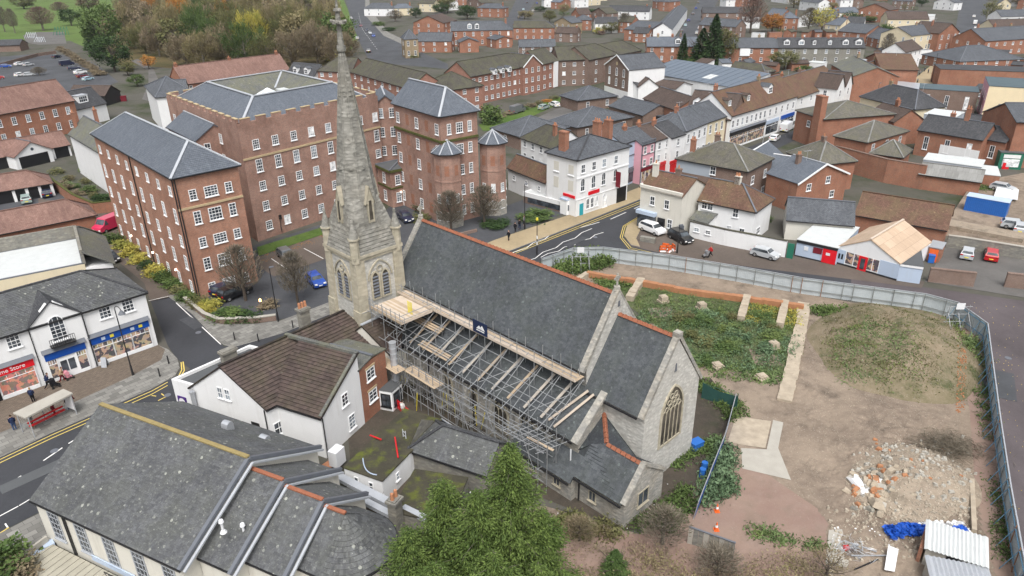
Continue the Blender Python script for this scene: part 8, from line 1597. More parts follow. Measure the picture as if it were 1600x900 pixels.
def car_proto(kind,paint):
 if(kind,paint)in CARS:return CARS[(kind,paint)]
 L,W,pf,(ra,rb,fa,fb)=PROF[kind];Wl=W/2;top=max(z for _,z in pf)
 m=MB();yy=lambda z:Wl*(1 if z<1.0 else 1-.22*(z-1.0)/(top-1.0+.01))if kind!='van' else Wl*(1-.04*(z>1.5))
 n=len(pf);Lp=[V((x,yy(z),z))for x,z in pf];Rp=[V((x,-yy(z),z))for x,z in pf]
 m.v=Lp+Rp;m.f=[tuple(range(n))[::-1]if False else tuple(range(n)),tuple(range(2*n-1,n-1,-1))]+[(i,i+n,(i+1)%n+n,(i+1)%n)for i in range(n)];m.mi=[0]*len(m.f);m.tv=[0.]*len(m.f)
 for f in range(len(m.f)):pass
 parts={'body':(m,'paint_'+paint)}
 g=MB();z0,z1=(1.0,top-.1)if kind!='van' else(1.3,2.05)
 if kind=='suv':z0=1.18
 x0,x1=(ra+.12,fa+.1)if kind!='van' else(1.0,1.45)
 for s in(-1,1):y0,y1=(yy(z0)+.012)*s,(yy(z1)+.012)*s;g.poly([V((x0-.1,y0,z0)),V((fb-.15,y0,z0)),V((x1,y1,z1)),V((x0+.2,y1,z1))][::s])
 zf0,zf1=(pf[-4][1]+.04,top-.06)if kind!='van' else(1.42,2.15)
 fx=(lambda z:fb-(fb-fa)*(z-pf[-4][1])/(top-pf[-4][1])+.02+.12*(kind=='suv'))if kind!='van' else(lambda z:1.9-(.7)*(z-1.35)/.93+.02)
 g.poly([V((fx(zf0),-yy(zf0)*.9,zf0)),V((fx(zf0),yy(zf0)*.9,zf0)),V((fx(zf1),yy(zf1)*.9,zf1)),V((fx(zf1),-yy(zf1)*.9,zf1))])
 if kind!='van':g.poly([V((pf[2][0]-.02,yy(1.1)*.86,pf[2][1]+.03)),V((pf[2][0]-.02,-yy(1.1)*.86,pf[2][1]+.03)),V((pf[3][0]-.03,-yy(top)*.86,top-.06)),V((pf[3][0]-.03,yy(top)*.86,top-.06))])
 parts['windows']=(g,'car_glass');root={'parts':[]}
 def mk(nm,mb,mat):me=bpy.data.meshes.new(nm);me.from_pydata(mb.v,[],mb.f);me.materials.append(M(mat));return me
 res=[('body',mk('body',*parts['body']),(0,0,0),None),('windows',mk('windows',*parts['windows']),(0,0,0),None)]
 w=MB();w.tube(V((0,-.11,0)),V((0,.11,0)),.33,n=12);wm=mk('wheel',w,'rubber');h=MB();h.tube(V((0,-.12,0)),V((0,.12,0)),.19,n=8);hm=mk('hubcap',h,'hubcap')
 for x in(-L*.31,L*.31):
  for s in(-1,1):res.append(('wheel',wm,(x,s*(Wl-.09),.33),hm))
 l=MB();l.hexa([V((-.1,-.18,-.08)),V((.05,-.18,-.08)),V((.05,.18,-.08)),V((-.1,.18,-.08))],[V((-.12,-.16,.08)),V((.02,-.16,.08)),V((.02,.16,.08)),V((-.12,.16,.08))])
 for s in(-1,1):res.append(('headlight',mk('headlight',l,'headlamp'),(L/2,s*Wl*.72,.72),None));res.append(('tail_light',mk('tail_light',l,'taillamp'),(-L/2+.06,s*Wl*.78,.9),None))
 b=MB();b.hexa([V((-.06,-.26,-.06)),V((.06,-.26,-.06)),V((.06,.26,-.06)),V((-.06,.26,-.06))],[V((-.05,-.26,.06)),V((.05,-.26,.06)),V((.05,.26,.06)),V((-.05,.26,.06))]);res.append(('number_plate',mk('number_plate',b,'white_plastic'),(L/2,0,.5),None));res.append(('number_plate',mk('number_plate',b,'yellow'),(-L/2,0,.55),None))
 CARS[(kind,paint)]=res;return res
def car(kind,paint,a,b,label,grp=None,z=.06,sc_=1.):
 A,B_=G(*a,z),G(*b,z);c=(A+B_)/2;ang=math.atan2((B_-A).y,(B_-A).x);t=thing('parked_van' if kind=='van' else 'parked_car',label,'van' if kind=='van' else 'car',c,grp);t.rotation_euler.z=ang;t.scale=(sc_,)*3
 for nm,me,loc,sub in car_proto(kind,paint):
  o=bpy.data.objects.new(nm,me);col.objects.link(o);o.parent=t;o.location=loc;kid(o,t)
  if sub is not None:q=bpy.data.objects.new('hubcap',sub);col.objects.link(q);q.parent=o;kid(q,o)
CL=[('suv','white',(1004,357),(1034,369),'white four by four parked by the corner shop'),('suv','black',(1048,368),(1078,384),'black four by four parked beside the orange barrier'),('hatch','silver',(1178,397),(1212,406),'silver people carrier parked along the long white wall'),('hatch','silver',(1508,410),(1513,392),'silver hatchback in the yard below the stone retaining wall'),('hatch','red',(1547,414),(1548,393),'red hatchback in the yard below the stone retaining wall'),('hatch','navy',(627,338),(641,350),'dark blue car parked at the mill annex door'),('hatch','grey',(438,395),(458,412),'dark grey car in the brown parking bay by the mill lawn'),('hatch','blue',(484,434),(504,453),'bright blue car half hidden behind the tower'),('suv','black',(350,470),(385,456),'black car with pale windscreen at the mill corner'),('hatch','navy',(338,464),(362,448),'dark purple car behind the black one at the mill corner'),('van','pink',(187,352),(158,364),'pinkish red van with white nose in the service lane'),('hatch','black',(166,402),(180,412),'small black covered vehicle in the service lane'),('hatch','green',(44,325),(40,306),'pale green car in front of the car port'),('hatch','navy',(77,314),(71,298),'dark blue car with pale roof in front of the car port'),('van','grey',(795,180),(822,172),'large grey van beside the rounded evergreen bush'),('hatch','green',(842,173),(857,168),'pale green hatchback in the small car yard'),('hatch','white',(872,168),(860,164),'white hatchback in the small car yard'),('hatch','navy',(880,165),(880,157),'dark blue car in the shadowed garage bay'),('hatch','blue',(0,106),(20,105),'bright blue car at the left edge of the car park'),('hatch','white',(24,103),(38,101),'upper white car in the left part of the car park'),('hatch','silver',(38,104),(52,102),'silver car next to the upper white car park car'),('hatch','white',(26,120),(38,118),'lower white car near the small bare tree'),('hatch','silver',(40,119),(53,118),'lower silver car near the small bare tree'),('hatch','red',(-8,124),(3,123),'red car cut by the left edge of the picture'),('hatch','navy',(80,92),(98,89),'dark blue car alone at the top of the car park'),('van','navy',(92,104),(118,101),'black van, first in the car park row by the hedge'),('suv','navy',(104,110),(128,108),'dark car, second in the car park row by the hedge'),('suv','white',(116,117),(136,114),'white four by four, third in the car park row by the hedge'),('hatch','maroon',(122,122),(136,120),'small red car, fourth in the car park row by the hedge'),('hatch','lightblue',(130,127),(146,124),'pale blue car nearest the open timber shed'),('hatch','white',(549,27),(548,33),'white car driving down the upper road'),('hatch','maroon',(562,38),(566,45),'maroon car parked on the upper road'),('hatch','navy',(571,46),(575,51),'dark car, first of three parked by the garden wall'),('hatch','silver',(576,51),(580,55),'silver car, second of three parked by the garden wall'),('hatch','blue',(581,55),(586,60),'blue car, third of three parked by the garden wall'),('hatch','silver',(558,65),(559,58),'silver car climbing the upper road'),('suv','black',(576,86),(576,78),'black car waiting at the upper road junction'),('hatch','white',(1206,222),(1214,216),'white car glimpsed between brick chimneys on the shopping street'),('van','white',(1222,208),(1236,200),'white van outside the blue shopfront'),('van','lightblue',(1348,150),(1362,142),'pale blue van on the pedestrian street'),('hatch','blue',(1364,138),(1370,132),'blue car ahead of the pale blue van'),('van','red',(1460,118),(1468,112),'red van on the pedestrian street'),('van','red',(1512,70),(1513,64),'red vehicle just below the zebra crossing'),('hatch','grey',(1507,83),(1508,77),'grey car behind the red vehicle near the crossing'),('hatch','white',(1524,48),(1524,43),'white car, first in the queue beyond the crossing'),('van','white',(1523,41),(1523,35),'white van, second in the queue beyond the crossing'),('hatch','white',(1522,29),(1521,25),'white car, third in the queue beyond the crossing'),('hatch','lightblue',(1530,318),(1550,322),'pale blue car behind the blue container'),('hatch','silver',(1592,372),(1592,350),'silver car on the upper yard at the right edge'),('hatch','silver',(1574,355),(1596,358),'silver blue car beside the rubble strip'),('hatch','silver',(1556,296),(1576,300),'silver car beyond the white covered pile')]
for kd,pt,a,b,lb in CL:car(kd,pt,a,b,lb,z=1.0 if a[0]>1500 and 290<a[1]<375 else .06)
for k,(x,y)in enumerate(((1090,5),(1086.6,14),(1082,23),(1075,33),(1070,41),(1064,50),(1104,17),(1100.6,26),(1096,37),(1092,45),(1088,53),(803,40),(810,28),(817,16),(823,5),(838,6),(832,18))):car('hatch',random.choice(['white','silver','grey','navy','blue','lightblue']),(x,y+2),(x+1.6,y-2),'small parked car in the rows along the far residential streets','cars parked along the far streets')
def person(px,top,legs,label,z=.14,face=0.,walk=.0,cat='person',hair='hair',bend=0.,sc_=1.):
 g=G(*px,z);t=thing('person',label,cat,g);t.rotation_euler.z=face;t.scale=(sc_,)*3
 def J(n):x={'pel':(0,0,.92),'chest':(bend*.2,0,1.3),'neck':(bend*.32,0,1.48),'head':(bend*.42,0,1.64),'shl':(bend*.27,.19,1.42),'shr':(bend*.27,-.19,1.42),'ell':(.03-walk*.2,.25,1.13),'elr':(.03+walk*.2,-.25,1.13),'hal':(.1-walk*.25+bend*.3,.24,.9),'har':(.12+walk*.3+bend*.3,-.22,.92),'hil':(0,.09,.88),'hir':(0,-.09,.88),'knl':(.04+walk*.3,.1,.48),'knr':(.04-walk*.15,-.1,.48),'anl':(walk*.4,.1,.07),'anr':(-walk*.5,-.1,.09),'tol':(.16+walk*.4,.11,.04),'tor':(.15-walk*.5,-.11,.04)};return V(x[n])
 def loft(segs,mat,nm,ex=0.):
  m=MB()
  for a,b,r0,r1 in segs:m.tube(J(a)if isinstance(a,str)else V(a),J(b)if isinstance(b,str)else V(b),r0+ex,r1+ex,8)
  me=bpy.data.meshes.new(nm);me.from_pydata(m.v,[],m.f);me.materials.append(M(mat));o=bpy.data.objects.new(nm,me);col.objects.link(o);o.parent=t;kid(o,t);return o
 edges=[('pel','chest',.13,.15),('chest','neck',.15,.06),('neck','head',.055,.1),('chest','shl',.1,.07),('chest','shr',.1,.07),('shl','ell',.06,.045),('shr','elr',.06,.045),('ell','hal',.045,.03),('elr','har',.045,.03),('pel','hil',.12,.095),('pel','hir',.12,.095),('hil','knl',.09,.06),('hir','knr',.09,.06),('knl','anl',.06,.04),('knr','anr',.06,.04),('anl','tol',.045,.035),('anr','tor',.045,.035)]
 names=['pel','chest','neck','head','shl','shr','ell','elr','hal','har','hil','hir','knl','knr','anl','anr','tol','tor'];rad=dict(pel=.13,chest=.15,neck=.06,head=.1,shl=.075,shr=.075,ell=.045,elr=.045,hal=.035,har=.035,hil=.09,hir=.09,knl=.062,knr=.062,anl=.042,anr=.042,tol=.035,tor=.035)
 me=bpy.data.meshes.new('body');me.from_pydata([J(n)for n in names],[(names.index(a),names.index(b))for a,b,_,_ in edges],[]);o=bpy.data.objects.new('body',me);col.objects.link(o);sk=o.modifiers.new('s','SKIN');
 for i,n in enumerate(names):
  if me.skin_vertices:me.skin_vertices[0].data[i].radius=(rad[n]*.6,)*2;me.skin_vertices[0].data[i].use_root=(i==0)
 SK.append((o,t))
 loft([((bend*.4,0,1.56),(bend*.42,0,1.76),.098,.085)],'skin','face')
 loft([((bend*.4-.02,0,1.66),(bend*.42-.02,0,1.79),.112,.07)],hair,'hair')
 loft([('pel','chest',.19,.2),('chest','neck',.2,.09),('shl','ell',.08,.06),('shr','elr',.08,.06),('ell','hal',.06,.048),('elr','har',.06,.048),('chest','shl',.12,.09),('chest','shr',.12,.09)],top,'coat')
 loft([('pel','hil',.13,.11),('pel','hir',.13,.11),('hil','knl',.12,.085),('hir','knr',.12,.085),('knl','anl',.075,.055),('knr','anr',.075,.055)],legs,'trousers');return t
SK=[]
for a in(((24,672),'navy','denim','person in navy jacket standing left of the bus shelter',2.2,0),((52,668),'greycloth','greencloth','person in grey top and green trousers at the near end of the shelter',.5,0),((86,650),'maroon','maroon','person in maroon coat sitting height under the bus shelter roof',1.,0),((110,640),'blackcloth','denim','person in dark coat and jeans at the right end of the shelter',2.4,.3),((115,636),'maroon','greencloth','person in dark red top just right of the bus shelter',1.2,.3),((53,628),'navy','blackcloth','fair haired person in dark clothes behind the bus shelter',1.9,0),((76,606),'navy','blackcloth','person in navy coat leaning forward to push the dark buggy',.7,.7),((98,596),'tan','maroon','person in tan coat bending towards the pink pushchair',.3,.5),((1110,401),'redcloth','blackcloth','person in dark red top pulling a small trolley past the orange barrier',3.4,.8),((805,363),'blackcloth','blackcloth','person in black on the yellow pavement, left of a group',1.,.3),((812,358),'blackcloth','navy','person in black on the yellow pavement, middle of a group',2.,.2),((795,376),'blackcloth','blackcloth','lone person in black nearest the road below the group',4.,.4),((819,352),'greycloth','blackcloth','person in grey on the yellow pavement, right of a group',3.,0),((630,649),'whitecloth','tan','worker in pale clothes beside the red barrier under the scaffold',1.,0),((1013,356),'blackcloth','navy','person in dark clothes beside the white four by four',2,0)):
 person(a[0],a[1],a[2],a[3],face=a[4],walk=a[5],bend=.6 if 'push' in a[3]or 'bending' in a[3]else 0,hair='hair_fair' if 'fair' in a[3]else 'hair')
for k in range(12):person((1432+k*6+random.uniform(-4,4),128-k*5.5+random.uniform(-5,5)),random.choice(['navy','blackcloth','greycloth','maroon']),'blackcloth','pedestrian in dark clothes on the far pedestrian street',walk=.3,face=random.random()*6,z=.1)['group']='pedestrians on the far shopping street'
dg=bpy.context.evaluated_depsgraph_get();dg.update()
for o,t in SK:
 me=bpy.data.meshes.new_from_object(o.evaluated_get(dg));me.name='body';me.materials.clear();me.materials.append(M('skin'));o.modifiers.clear();o.data=me;o.parent=t;kid(o,t)
def buggy(px,mat,lab,ang=.5):
 g=G(*px,.14);t=thing('pushchair',lab,'pushchair',g);t.rotation_euler.z=ang;t['_o']=(0,0,0)
 for nm,fn,mt in(('seat',lambda m:(m.hexa([V((-.3,-.25,.35)),V((.3,-.25,.3)),V((.3,.25,.3)),V((-.3,.25,.35))],[V((-.35,-.27,.8)),V((.1,-.25,.5)),V((.1,.25,.5)),V((-.35,.27,.8))])),mat),('hood',lambda m:m.tube(V((-.2,-.27,.85)),V((-.2,.27,.85)),.28,n=8),mat),('frame',lambda m:(m.tube(V((.35,-.25,.1)),V((-.6,-.25,1.0)),.02),m.tube(V((.35,.25,.1)),V((-.6,.25,1.0)),.02),m.tube(V((-.6,-.25,1.)),V((-.6,.25,1.)),.025)),'gutter')):
  m=MB();fn(m);me=bpy.data.meshes.new(nm);me.from_pydata(m.v,[],m.f);me.materials.append(M(mt));o=bpy.data.objects.new(nm,me);col.objects.link(o);o.parent=t;kid(o,t)
 for x,y in((.35,-.25),(.35,.25),(-.3,-.27),(-.3,.27)):m=MB();m.tube(V((x,y-.03,.13)),V((x,y+.03,.13)),.13,n=9);me=bpy.data.meshes.new('wheel');me.from_pydata(m.v,[],m.f);me.materials.append(M('rubber'));o=bpy.data.objects.new('wheel',me);col.objects.link(o);o.parent=t;kid(o,t)
buggy((88,605),'blackcloth','dark buggy in front of the red fascia shop',.7);plain('pinkcloth',(.6,.25,.3),.9);buggy((109,592),'pinkcloth','pink pushchair outside the blue fascia shop door',.9);buggy((1102,402),'greycloth','small pale trolley pulled by the person in dark red',3.4)
def lamp(px,ty,label,style,z=.13):
 h=ztop(px,ty);g=G(*px,z);t=thing('street_lamp',label,'street lamp',g);m=MB();m.tube(g,g+V((0,0,1.3)),.13,.1,8);m.tube(g+V((0,0,1.3)),g+V((0,0,h)),.075,.055,7);kid(m.build('post','gutter',t),t);top=g+V((0,0,h))
 if style=='hook':
  m=MB();pr=top;d=V((.75,-.3,0))
  for k in range(1,8):a=math.pi*k/7*.95;p=top+d*(1-math.cos(a))*.55+V((0,0,.45*math.sin(a)));m.tube(pr,p,.045,n=6);pr=p
  kid(m.build('arm','gutter',t),t);m=MB();m.tube(pr-V((0,0,.45)),pr,.38,.08,9);kid(m.build('lamp_shade','lead_dark',t),t);m=MB();m.tube(pr-V((0,0,.52)),pr-V((0,0,.45)),.25,.3,9);kid(m.build('lamp_glass','headlamp',t),t)
 elif style=='beacon':m=MB();m.tube(top,top+V((0,0,.35)),.2,.16,9);kid(m.build('globe','yellow',t),t);[kid((lambda mm:(mm.tube(g+V((0,0,.5+k)),g+V((0,0,1+k)),.09,n=8),mm.build('white_band','white',t))[1])(MB()),t)for k in range(3)]
 else:m=MB();m.bar(top,top+V((.5,.1,.05)),.28,.12);kid(m.build('lamp_head','lead_dark',t),t)
lamp((208,586),484,'tall black swan neck street lamp in front of the blue fascia shops','hook');lamp((435,502),418,'plain black lamp post beside the mill shrub bed','flat');lamp((820,358),288,'black lamp post by the hedge near the yellow pavement','flat');lamp((839,397),344,'black and white crossing beacon beside the zigzag lines','beacon');lamp((1058,395),352,'slim grey post next to the black four by four','none')
for x,y,lb in((1365,175,'black lamp post in front of the brick gabled house'),(1455,128,'black lamp post nearest on the pedestrian street'),(1476,100,'black lamp post farther up the pedestrian street')):lamp((x,y),y-45,lb,'flat')
for k,(x,y)in enumerate(((264,568),(250,588),(367,531),(404,533),(484,502),(458,512))):
 g=G(x,y,.13);m=MB();m.tube(g,g+V((0,0,.95)),.08,.07,8);m.tube(g+V((0,0,.95)),g+V((0,0,1.05)),.09,.03,8);tag(m.build('bollard','gutter',None),('black bollard nearest the kerb corner at the side street','black bollard second from the side street corner','black bollard left on the slab pavement below the shrub bed','black bollard middle of the slab pavement below the lamp post','black bollard next to the buff pot chimney','black bollard just left of the buff pot chimney')[k],'bollard','black pavement bollards')
bs=thing('bus_shelter','bus shelter with long flat pale roof and red bench on the near pavement','bus shelter',G(66,645,.13));a,b_,c,d_=[G(*p,2.55)for p in((20,645),(39,653),(113.5,614),(99,607.5))]
m=MB();m.slab([a,b_,c,d_],.16);kid(m.build('shelter_roof','concrete',bs),bs)
for p in(a.lerp(d_,.05),a.lerp(d_,.95),b_.lerp(c,.05),b_.lerp(c,.95),a.lerp(d_,.5)):m=MB();m.tube(V((p.x,p.y,.13)),V((p.x,p.y,2.4)),.05);kid(m.build('shelter_post','galv',bs),bs)
tt=NT('clear_glass',.1,.5);tt.b.inputs['Alpha'].default_value=.3;tt.out((.5,.58,.6));m=MB();q0,q1=a.lerp(d_,.06),a.lerp(d_,.94)
for k in range(4):u,v_=q0.lerp(q1,k/4+.01),q0.lerp(q1,(k+1)/4-.01);m=MB();m.poly([V((u.x,u.y,.5)),V((v_.x,v_.y,.5)),V((v_.x,v_.y,2.2)),V((u.x,u.y,2.2))]);kid(m.build('glass_panel','clear_glass',bs),bs)
m=MB();u,v_=q0.lerp(q1,.1)+(b_-a)*.25,q0.lerp(q1,.9)+(b_-a)*.25;u.z=v_.z=.65;m.bar(u,v_,.35,.08);m.bar(u+V((0,0,.3))-(b_-a)*.1,v_+V((0,0,.3))-(b_-a)*.1,.06,.2);kid(m.build('bench','red_paint',bs),bs);m=MB();p=q1.copy();m.bar(V((p.x,p.y,1.4)),V((p.x,p.y,1.4))+(b_-a)*.8,.08,1.6);kid(m.build('advert_panel','white_plastic',bs),bs)
fs=thing('folding_board','pale grey pavement board outside the blue fascia shop','sign',G(165,572,.13));m=MB();g=G(165,572,.13);m.hexa([g+V((-.3,-.35,0)),g+V((.3,-.35,0)),g+V((.3,-.3,0)),g+V((-.3,-.3,0))],[g+V((-.3,-.05,1.1)),g+V((.3,-.05,1.1)),g+V((.3,0,1.1)),g+V((-.3,0,1.1))]);m.hexa([g+V((-.3,.3,0)),g+V((.3,.3,0)),g+V((.3,.35,0)),g+V((-.3,.35,0))],[g+V((-.3,0,1.1)),g+V((.3,0,1.1)),g+V((.3,.05,1.1)),g+V((-.3,.05,1.1))]);kid(m.build('board_panel','lead',fs),fs)
for px,zz,lb in(((408,478),.7,'glowing amber garden lamp in the mill shrub bed'),((673,315),2.4,'glowing amber porch lamp on the mill wing')):g=G(*px);t=thing('amber_lamp',lb,'lamp',g);m=MB();m.tube(g,g+V((0,0,zz)),.05);kid(m.build('lamp_post','gutter',t),t);m=MB();m.tube(g+V((0,0,zz)),g+V((0,0,zz+.3)),.17,.13,8);kid(m.build('lamp_globe','lamp_amber',t),t)
for k,(x,y)in enumerate(((1120,799),(1119,828))):
 g=G(x,y,.04);t=thing('traffic_cone',('orange and white traffic cone nearer the church fence','orange and white traffic cone nearer the grey end panel')[k],'traffic cone',g,'traffic cones on the site');m=MB();m.box(g,.42,.42,.04,.09);m.tube(g+V((0,0,.05)),g+V((0,0,.32)),.17,.12,9);m.tube(g+V((0,0,.52)),g+V((0,0,.78)),.08,.03,9);kid(m.build('cone_body','orange',t),t);m=MB();m.tube(g+V((0,0,.32)),g+V((0,0,.52)),.12,.08,9);kid(m.build('reflective_sleeve','white',t),t)
t=thing('road_barrier','orange and white plastic road barrier between hoarding and black four by four','barrier',G(1044,392));g=G(1044,392)
for k,(dx,dy)in enumerate(((-.9,-.4),(.1,-.5),(.8,.1),(-.3,.5))):m=MB();c=g+V((dx,dy,0));aa=k*.9;m.box(c,1.1,.1,.75,1.05,aa);m.box(c,1.1,.1,.35,.55,aa);m.box(c+V((.5*math.cos(aa),.5*math.sin(aa),0)),.1,.1,.1,1.05,aa);m.box(c-V((.5*math.cos(aa),.5*math.sin(aa),0)),.1,.1,.1,1.05,aa);kid(m.build('barrier_panel','orange',t),t);m=MB();m.box(c,.9,.4,.05,.16,aa);kid(m.build('barrier_foot','white',t),t)
t=thing('stone_planter','weathered planter and railings behind the white four by four','planter',G(1010,378));m=MB();m.box(G(1012,378),2.4,.8,0,.8,R(-28));kid(m.build('planter_box','rubble_wall',t),t)
m=MB();g=G(1087,701);m.box(g,1.1,.8,.03,.8,R(30));m.box(g,1.2,.9,.8,.88,R(30));tag(m.build('blue_crate','blue_paint',None),'bright blue crate on the ground beside the chancel wall','crate')
for k,(x,y)in enumerate(((1092,735),(1089,745))):m=MB();g=G(x+8,y);m.tube(g,g+V((0,0,.9)),.3,.28,10);tag(m.build('blue_barrel','blue_paint',None),('upper blue barrel beside the leaning site fence','lower blue barrel beside the leaning site fence')[k],'barrel')
for x0,n_,lb in((200,3,'recycling bin beside the open timber shed'),):
 for k,mt in enumerate(('blue_paint','green_paint','maroon')):m=MB();g=G(176+k*9,158);m.box(g,1.6,1.3,.03,1.5,.3);m.box(g,1.7,1.4,1.5,1.62,.3);tag(m.build('recycling_bin',mt,None),('blue','green','dark red')[k]+' '+lb,'bin')
for k,(x,y,mt,s_)in enumerate(((45,60,'galv',1.),(90,55,'green_paint',1.4),(60,66,'galv',.8))):
 t=thing('play_frame',('silver slide frame at the left of the playground','green climbing frame at the right of the playground','low silver play frame in the middle of the playground')[k],'play frame',G(x,y))
 for q in range(5):m=MB();g=G(x,y)+V((q*1.2*s_-2.4,0,0));m.tube(g,g+V((1.2,1.5,3.2*s_)),.12,n=5);m.tube(g+V((1.2,1.5,3.2*s_)),g+V((2.4,0,0)),.12,n=5);kid(m.build('play_bar',mt,t),t)
rk=[]
for s_ in range(5):
 r=random.Random(s_);b0=MB();b0.hexa([V((-.5+r.uniform(-.1,.15),-.4,0)),V((.5,-.35+r.uniform(-.1,.1),0)),V((.45,.4,0)),V((-.4,.35+r.uniform(-.1,.1),0))],[V((-.35,-.25,.35+r.uniform(0,.25))),V((.3,-.3,.45)),V((.35,.2,.3+r.uniform(0,.3))),V((-.3,.3,.5))]);me=bpy.data.meshes.new('rock');me.from_pydata(b0.v,[],b0.f);rk.append(me)
def rock(x,y,s,mat,z=0.,label=None,grp=None,stretch=1.):
 g_=G(x,y);z=z*.5+hz(g_.x,g_.y)-.05
 for _ in range(3):g_=G(x,y,z);z=hz(g_.x,g_.y)
 me=rk[random.randrange(5)].copy();me.materials.append(M(mat));o=bpy.data.objects.new('stone_block',me);col.objects.link(o);o.location=G(x,y,z);o.scale=(s*stretch,s*.8,s*random.uniform(.6,1.));o.rotation_euler=(random.uniform(-.3,.3),random.uniform(-.3,.3),random.random()*6.28)
 if label:tag(o,label,'stone',grp)
 return o
rock(1369,790,1.6,'limestone',.15,'largest flat buff boulder at the front of the rubble heap');rock(1345,762,1.3,'white_plastic',.3,'long white slab on top of the rubble heap',stretch=1.9);rock(1323,768,.8,'limestone',.15,'small orange block at the left tip of the rubble heap');rock(1368,752,1.,'brick_footing',.45,'orange brick lump near the top of the rubble heap')
for k in range(85):rock(1362+random.gauss(0,20),763+random.gauss(0,18),random.uniform(.3,.95),random.choice(['limestone','concrete','brick_footing','limestone','rubble_wall','white']),random.uniform(.05,.4),'broken stone block in the heap of demolition rubble','stone blocks in the rubble heap')
for k in range(40):rock(1425+random.gauss(0,45),740+random.gauss(0,25),random.uniform(.2,.6),random.choice(['limestone','concrete','brick_footing']),.3,'loose stone block on the rubble bank above the heap','loose blocks on the rubble bank')
def scatter(name,px,n,s0,s1,mat,z=.05,zf=None):
 P_=inpoly([(G(*p).x,G(*p).y)for p in px],n);m=MB()
 for x,y in P_:
  s=random.uniform(s0,s1);a=random.random()*3;zz=z if zf is None else zf(x,y);m.hexa([V((x+s*math.cos(a+q*1.57),y+s*math.sin(a+q*1.57)*.8,zz-.05))for q in range(4)],[V((x+s*.6*math.cos(a+q*1.57+.3),y+s*.6*math.sin(a+q*1.57+.3),zz+s*random.uniform(.4,1)))for q in range(4)],0,random.random())
 return m.build(name,mat,None,kind='stuff',uv=False)
scatter('rubble_stones',[(1340,710),(1400,690),(1470,700),(1515,740),(1520,800),(1450,830),(1330,820),(1320,760)],1500,.03,.13,'rubble_chip',zf=hz)if plain('rubble_chip',(.34,.295,.235),.9,var=.5,scale=.8)else 0
scatter('rubble_stones',[(1290,790),(1400,800),(1520,790),(1535,850),(1400,880),(1300,880)],420,.05,.22,'rubble_chip',zf=hz);scatter('rubble_stones',[(1330,700),(1480,690),(1530,720),(1520,800),(1320,810)],160,.12,.3,'concrete',zf=hz);scatter('gravel_stones',[(1240,640),(1300,600),(1420,620),(1500,640),(1505,700),(1340,720),(1240,780)],1200,.02,.055,'rubble_chip',zf=hz);scatter('gravel_stones',[(1250,500),(1300,480),(1290,600),(1235,620)],400,.02,.05,'rubble_chip',zf=hz);scatter('brick_fragments',[(1490,560),(1505,560),(1508,640),(1494,650)],160,.06,.14,'brick_footing',zf=hz);scatter('litter',[(1300,825),(1520,800),(1530,850),(1400,880),(1300,860)],200,.04,.16,'white');scatter('heap_stones',[(1300,500),(1400,480),(1500,540),(1500,615),(1400,610),(1300,590)],350,.03,.08,'rubble_chip',zf=hz);scatter('litter',[(600,700),(680,720),(940,820),(1060,740),(1000,840),(760,800)],50,.03,.09,'white')
scatter('fallen_leaves',[(1500,470),(1600,480),(1640,900),(1600,880),(1565,690),(1545,515)],90,.02,.045,'yellow_line',z=.08)
def brush(name,x,y,rx,ry,h,n,mat,lb):
 c=G(x,y);c.z=hz(c.x,c.y)-.1;q=rng.normal(size=(n,3))*np.array([rx,ry,h*.35]);q[:,2]=np.abs(q[:,2])*np.exp(-(q[:,0]/rx)**2*.3);o=quads(name,q,rng.uniform(.03,.05,n),mat,aspect=22,d=rng.normal(size=(n,3))*np.array([1,1,.3]));o.location=c;tag(o,lb,'brushwood')
brush('brushwood_heap',1476,704,1.6,1.0,1.9,2200,'twig','tangled heap of grey cut branches beside the rubble bank')
brush('scrap_heap',1335,862,.8,.5,.8,260,'galv','heap of thin scrap metal rods beside the white sheet')
c=G(1450,835,.3);q=rng.random((900,3))*np.array([6.2,1.1,.35])-np.array([3.1,.5,0]);q[:,1]-=.08*q[:,0]+.25*np.sin(q[:,0]*1.3);o=quads('blue_tarpaulin',q,rng.uniform(.25,.5,900),'tarp_blue',aspect=1.4,flat=.85);o.location=c;tag(o,'crumpled bright blue tarpaulin strip behind the white roofed shed','tarpaulin')
c=G(1470,826,.2);q=rng.random((260,3))*np.array([3.5,1.0,.3])-np.array([1.5,.5,0]);o=quads('white_sheeting',q,rng.uniform(.2,.45,260),'white',aspect=1.4,flat=.8);o.location=c;tag(o,'crumpled white plastic sheeting above the blue tarpaulin','sheeting')
m=MB();m.slab([G(1382,890,.5),G(1398,893,.5),G(1404,858,.9),G(1388,852,.9)],.03);tag(m.build('white_board','white_plastic',None),'plain white sheet of board propped on rubbish left of the shed','board')
for k,(a,b,mt,lb)in enumerate((((1330,868),(1385,868),'galv','pale scrap pole lying on top of the scrap heap'),((1335,890),(1372,874),'black','black pipe lying below the scrap heap'),((1518,750),(1522,830),'limestone','long pale concrete beam at the right edge of the rubble bank'),((1318,845),(1370,862),'galv','second scrap pole crossing the heap'))):m=MB();m.bar(G(*a,.25),G(*b,.35),.35 if 'beam' in lb else .08);tag(m.build('scrap_pole' if 'beam' not in lb else 'concrete_beam',mt,None),lb,'pole' if 'beam' not in lb else 'beam')
rock(1322,858,.6,'red_paint',.1,'small red plastic lump in the scrap heap')
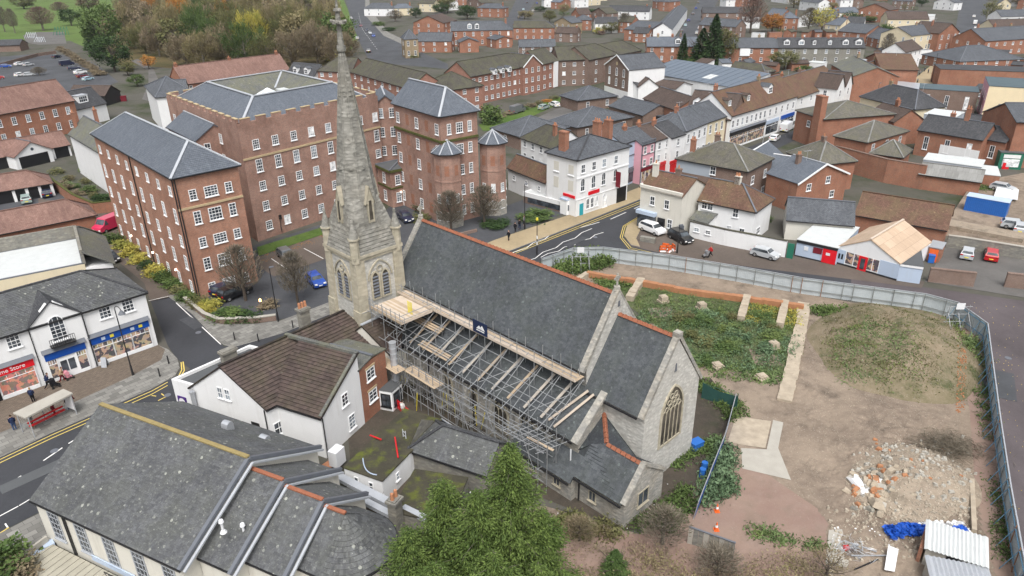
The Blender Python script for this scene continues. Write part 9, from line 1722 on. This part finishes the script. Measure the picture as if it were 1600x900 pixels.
def shed(lab,p1,p2,p3,h,rise,wm,mat,ribs):
 b=Bld('site_shed',lab,'shed',p1,p2,h,W=None,p3=p3);b.walls(wm,'l',rise);n=ribs
 for k in range(n):
  m=MB();u0,u1=b.L*k/n-.15*(k==0),b.L*(k+1)/n+.15*(k==n-1);mid=(u0+u1)/2;z0,z1=h-.05,h+rise+.05
  m.slab([b.P(u0,-.2,z0),b.P(mid,-.2,z0+.1),b.P(mid,b.W+.2,z1+.1),b.P(u0,b.W+.2,z1)],.02);m.slab([b.P(mid,-.2,z0+.1),b.P(u1,-.2,z0),b.P(u1,b.W+.2,z1),b.P(mid,b.W+.2,z1+.1)],.02);kid(m.build('roof_sheet',mat,b.root),b.root)
 return b
s1=shed('small block shed with white ribbed sheet roof in the bottom right corner',(1448,855),(1542,884),(1540,848),1.9,.3,'concrete','white_roof',14);fbox(s1,0,s1.L*.35,s1.L*.6,.2,1.7,'black','doorway')
s2=shed('second shed with pale grey ribbed roof cut by the bottom edge',(1462,925),(1560,945),(1540,893),1.5,.2,'concrete','galv',12)
m=MB();m.bar(G(1436,868,.8),G(1446,832,.8),.25,1.5);tag(m.build('brick_stack','brick_red',None),'stack of old red bricks against the left wall of the white roofed shed','stack')
bdg=bpy.context.evaluated_depsgraph_get()
for o in list(col.objects):
 if '_o' in o.keys():del o['_o']
 if o.type=='FONT':
  me=bpy.data.meshes.new_from_object(o.evaluated_get(bdg));q=bpy.data.objects.new('lettering',me);col.objects.link(q);q.parent=o.parent;q.location=o.location;q.rotation_euler=o.rotation_euler;bpy.data.objects.remove(o)
ht=bpy.data.materials.new('haze_air');ht.use_nodes=True;hn=ht.node_tree.nodes;hn.remove(hn['Principled BSDF']);pv=hn.new('ShaderNodeVolumePrincipled');pv.inputs['Color'].default_value=(.86,.9,.96,1);pv.inputs['Density'].default_value=.00007;pv.inputs['Anisotropy'].default_value=.2
ht.node_tree.links.new(pv.outputs[0],hn['Material Output'].inputs['Volume']);S2=S+30;m=MB();m.hexa([V((-S2,-230,-1)),V((S2,-230,-1)),V((S2,2*S+30,-1)),V((-S2,2*S+30,-1))],[V((-S2,-230,44)),V((S2,-230,44)),V((S2,2*S+30,44)),V((-S2,2*S+30,44))])
o=m.build('haze','white',None,kind='stuff',uv=False);o.data.materials.clear();o.data.materials.append(ht);del o['_o']
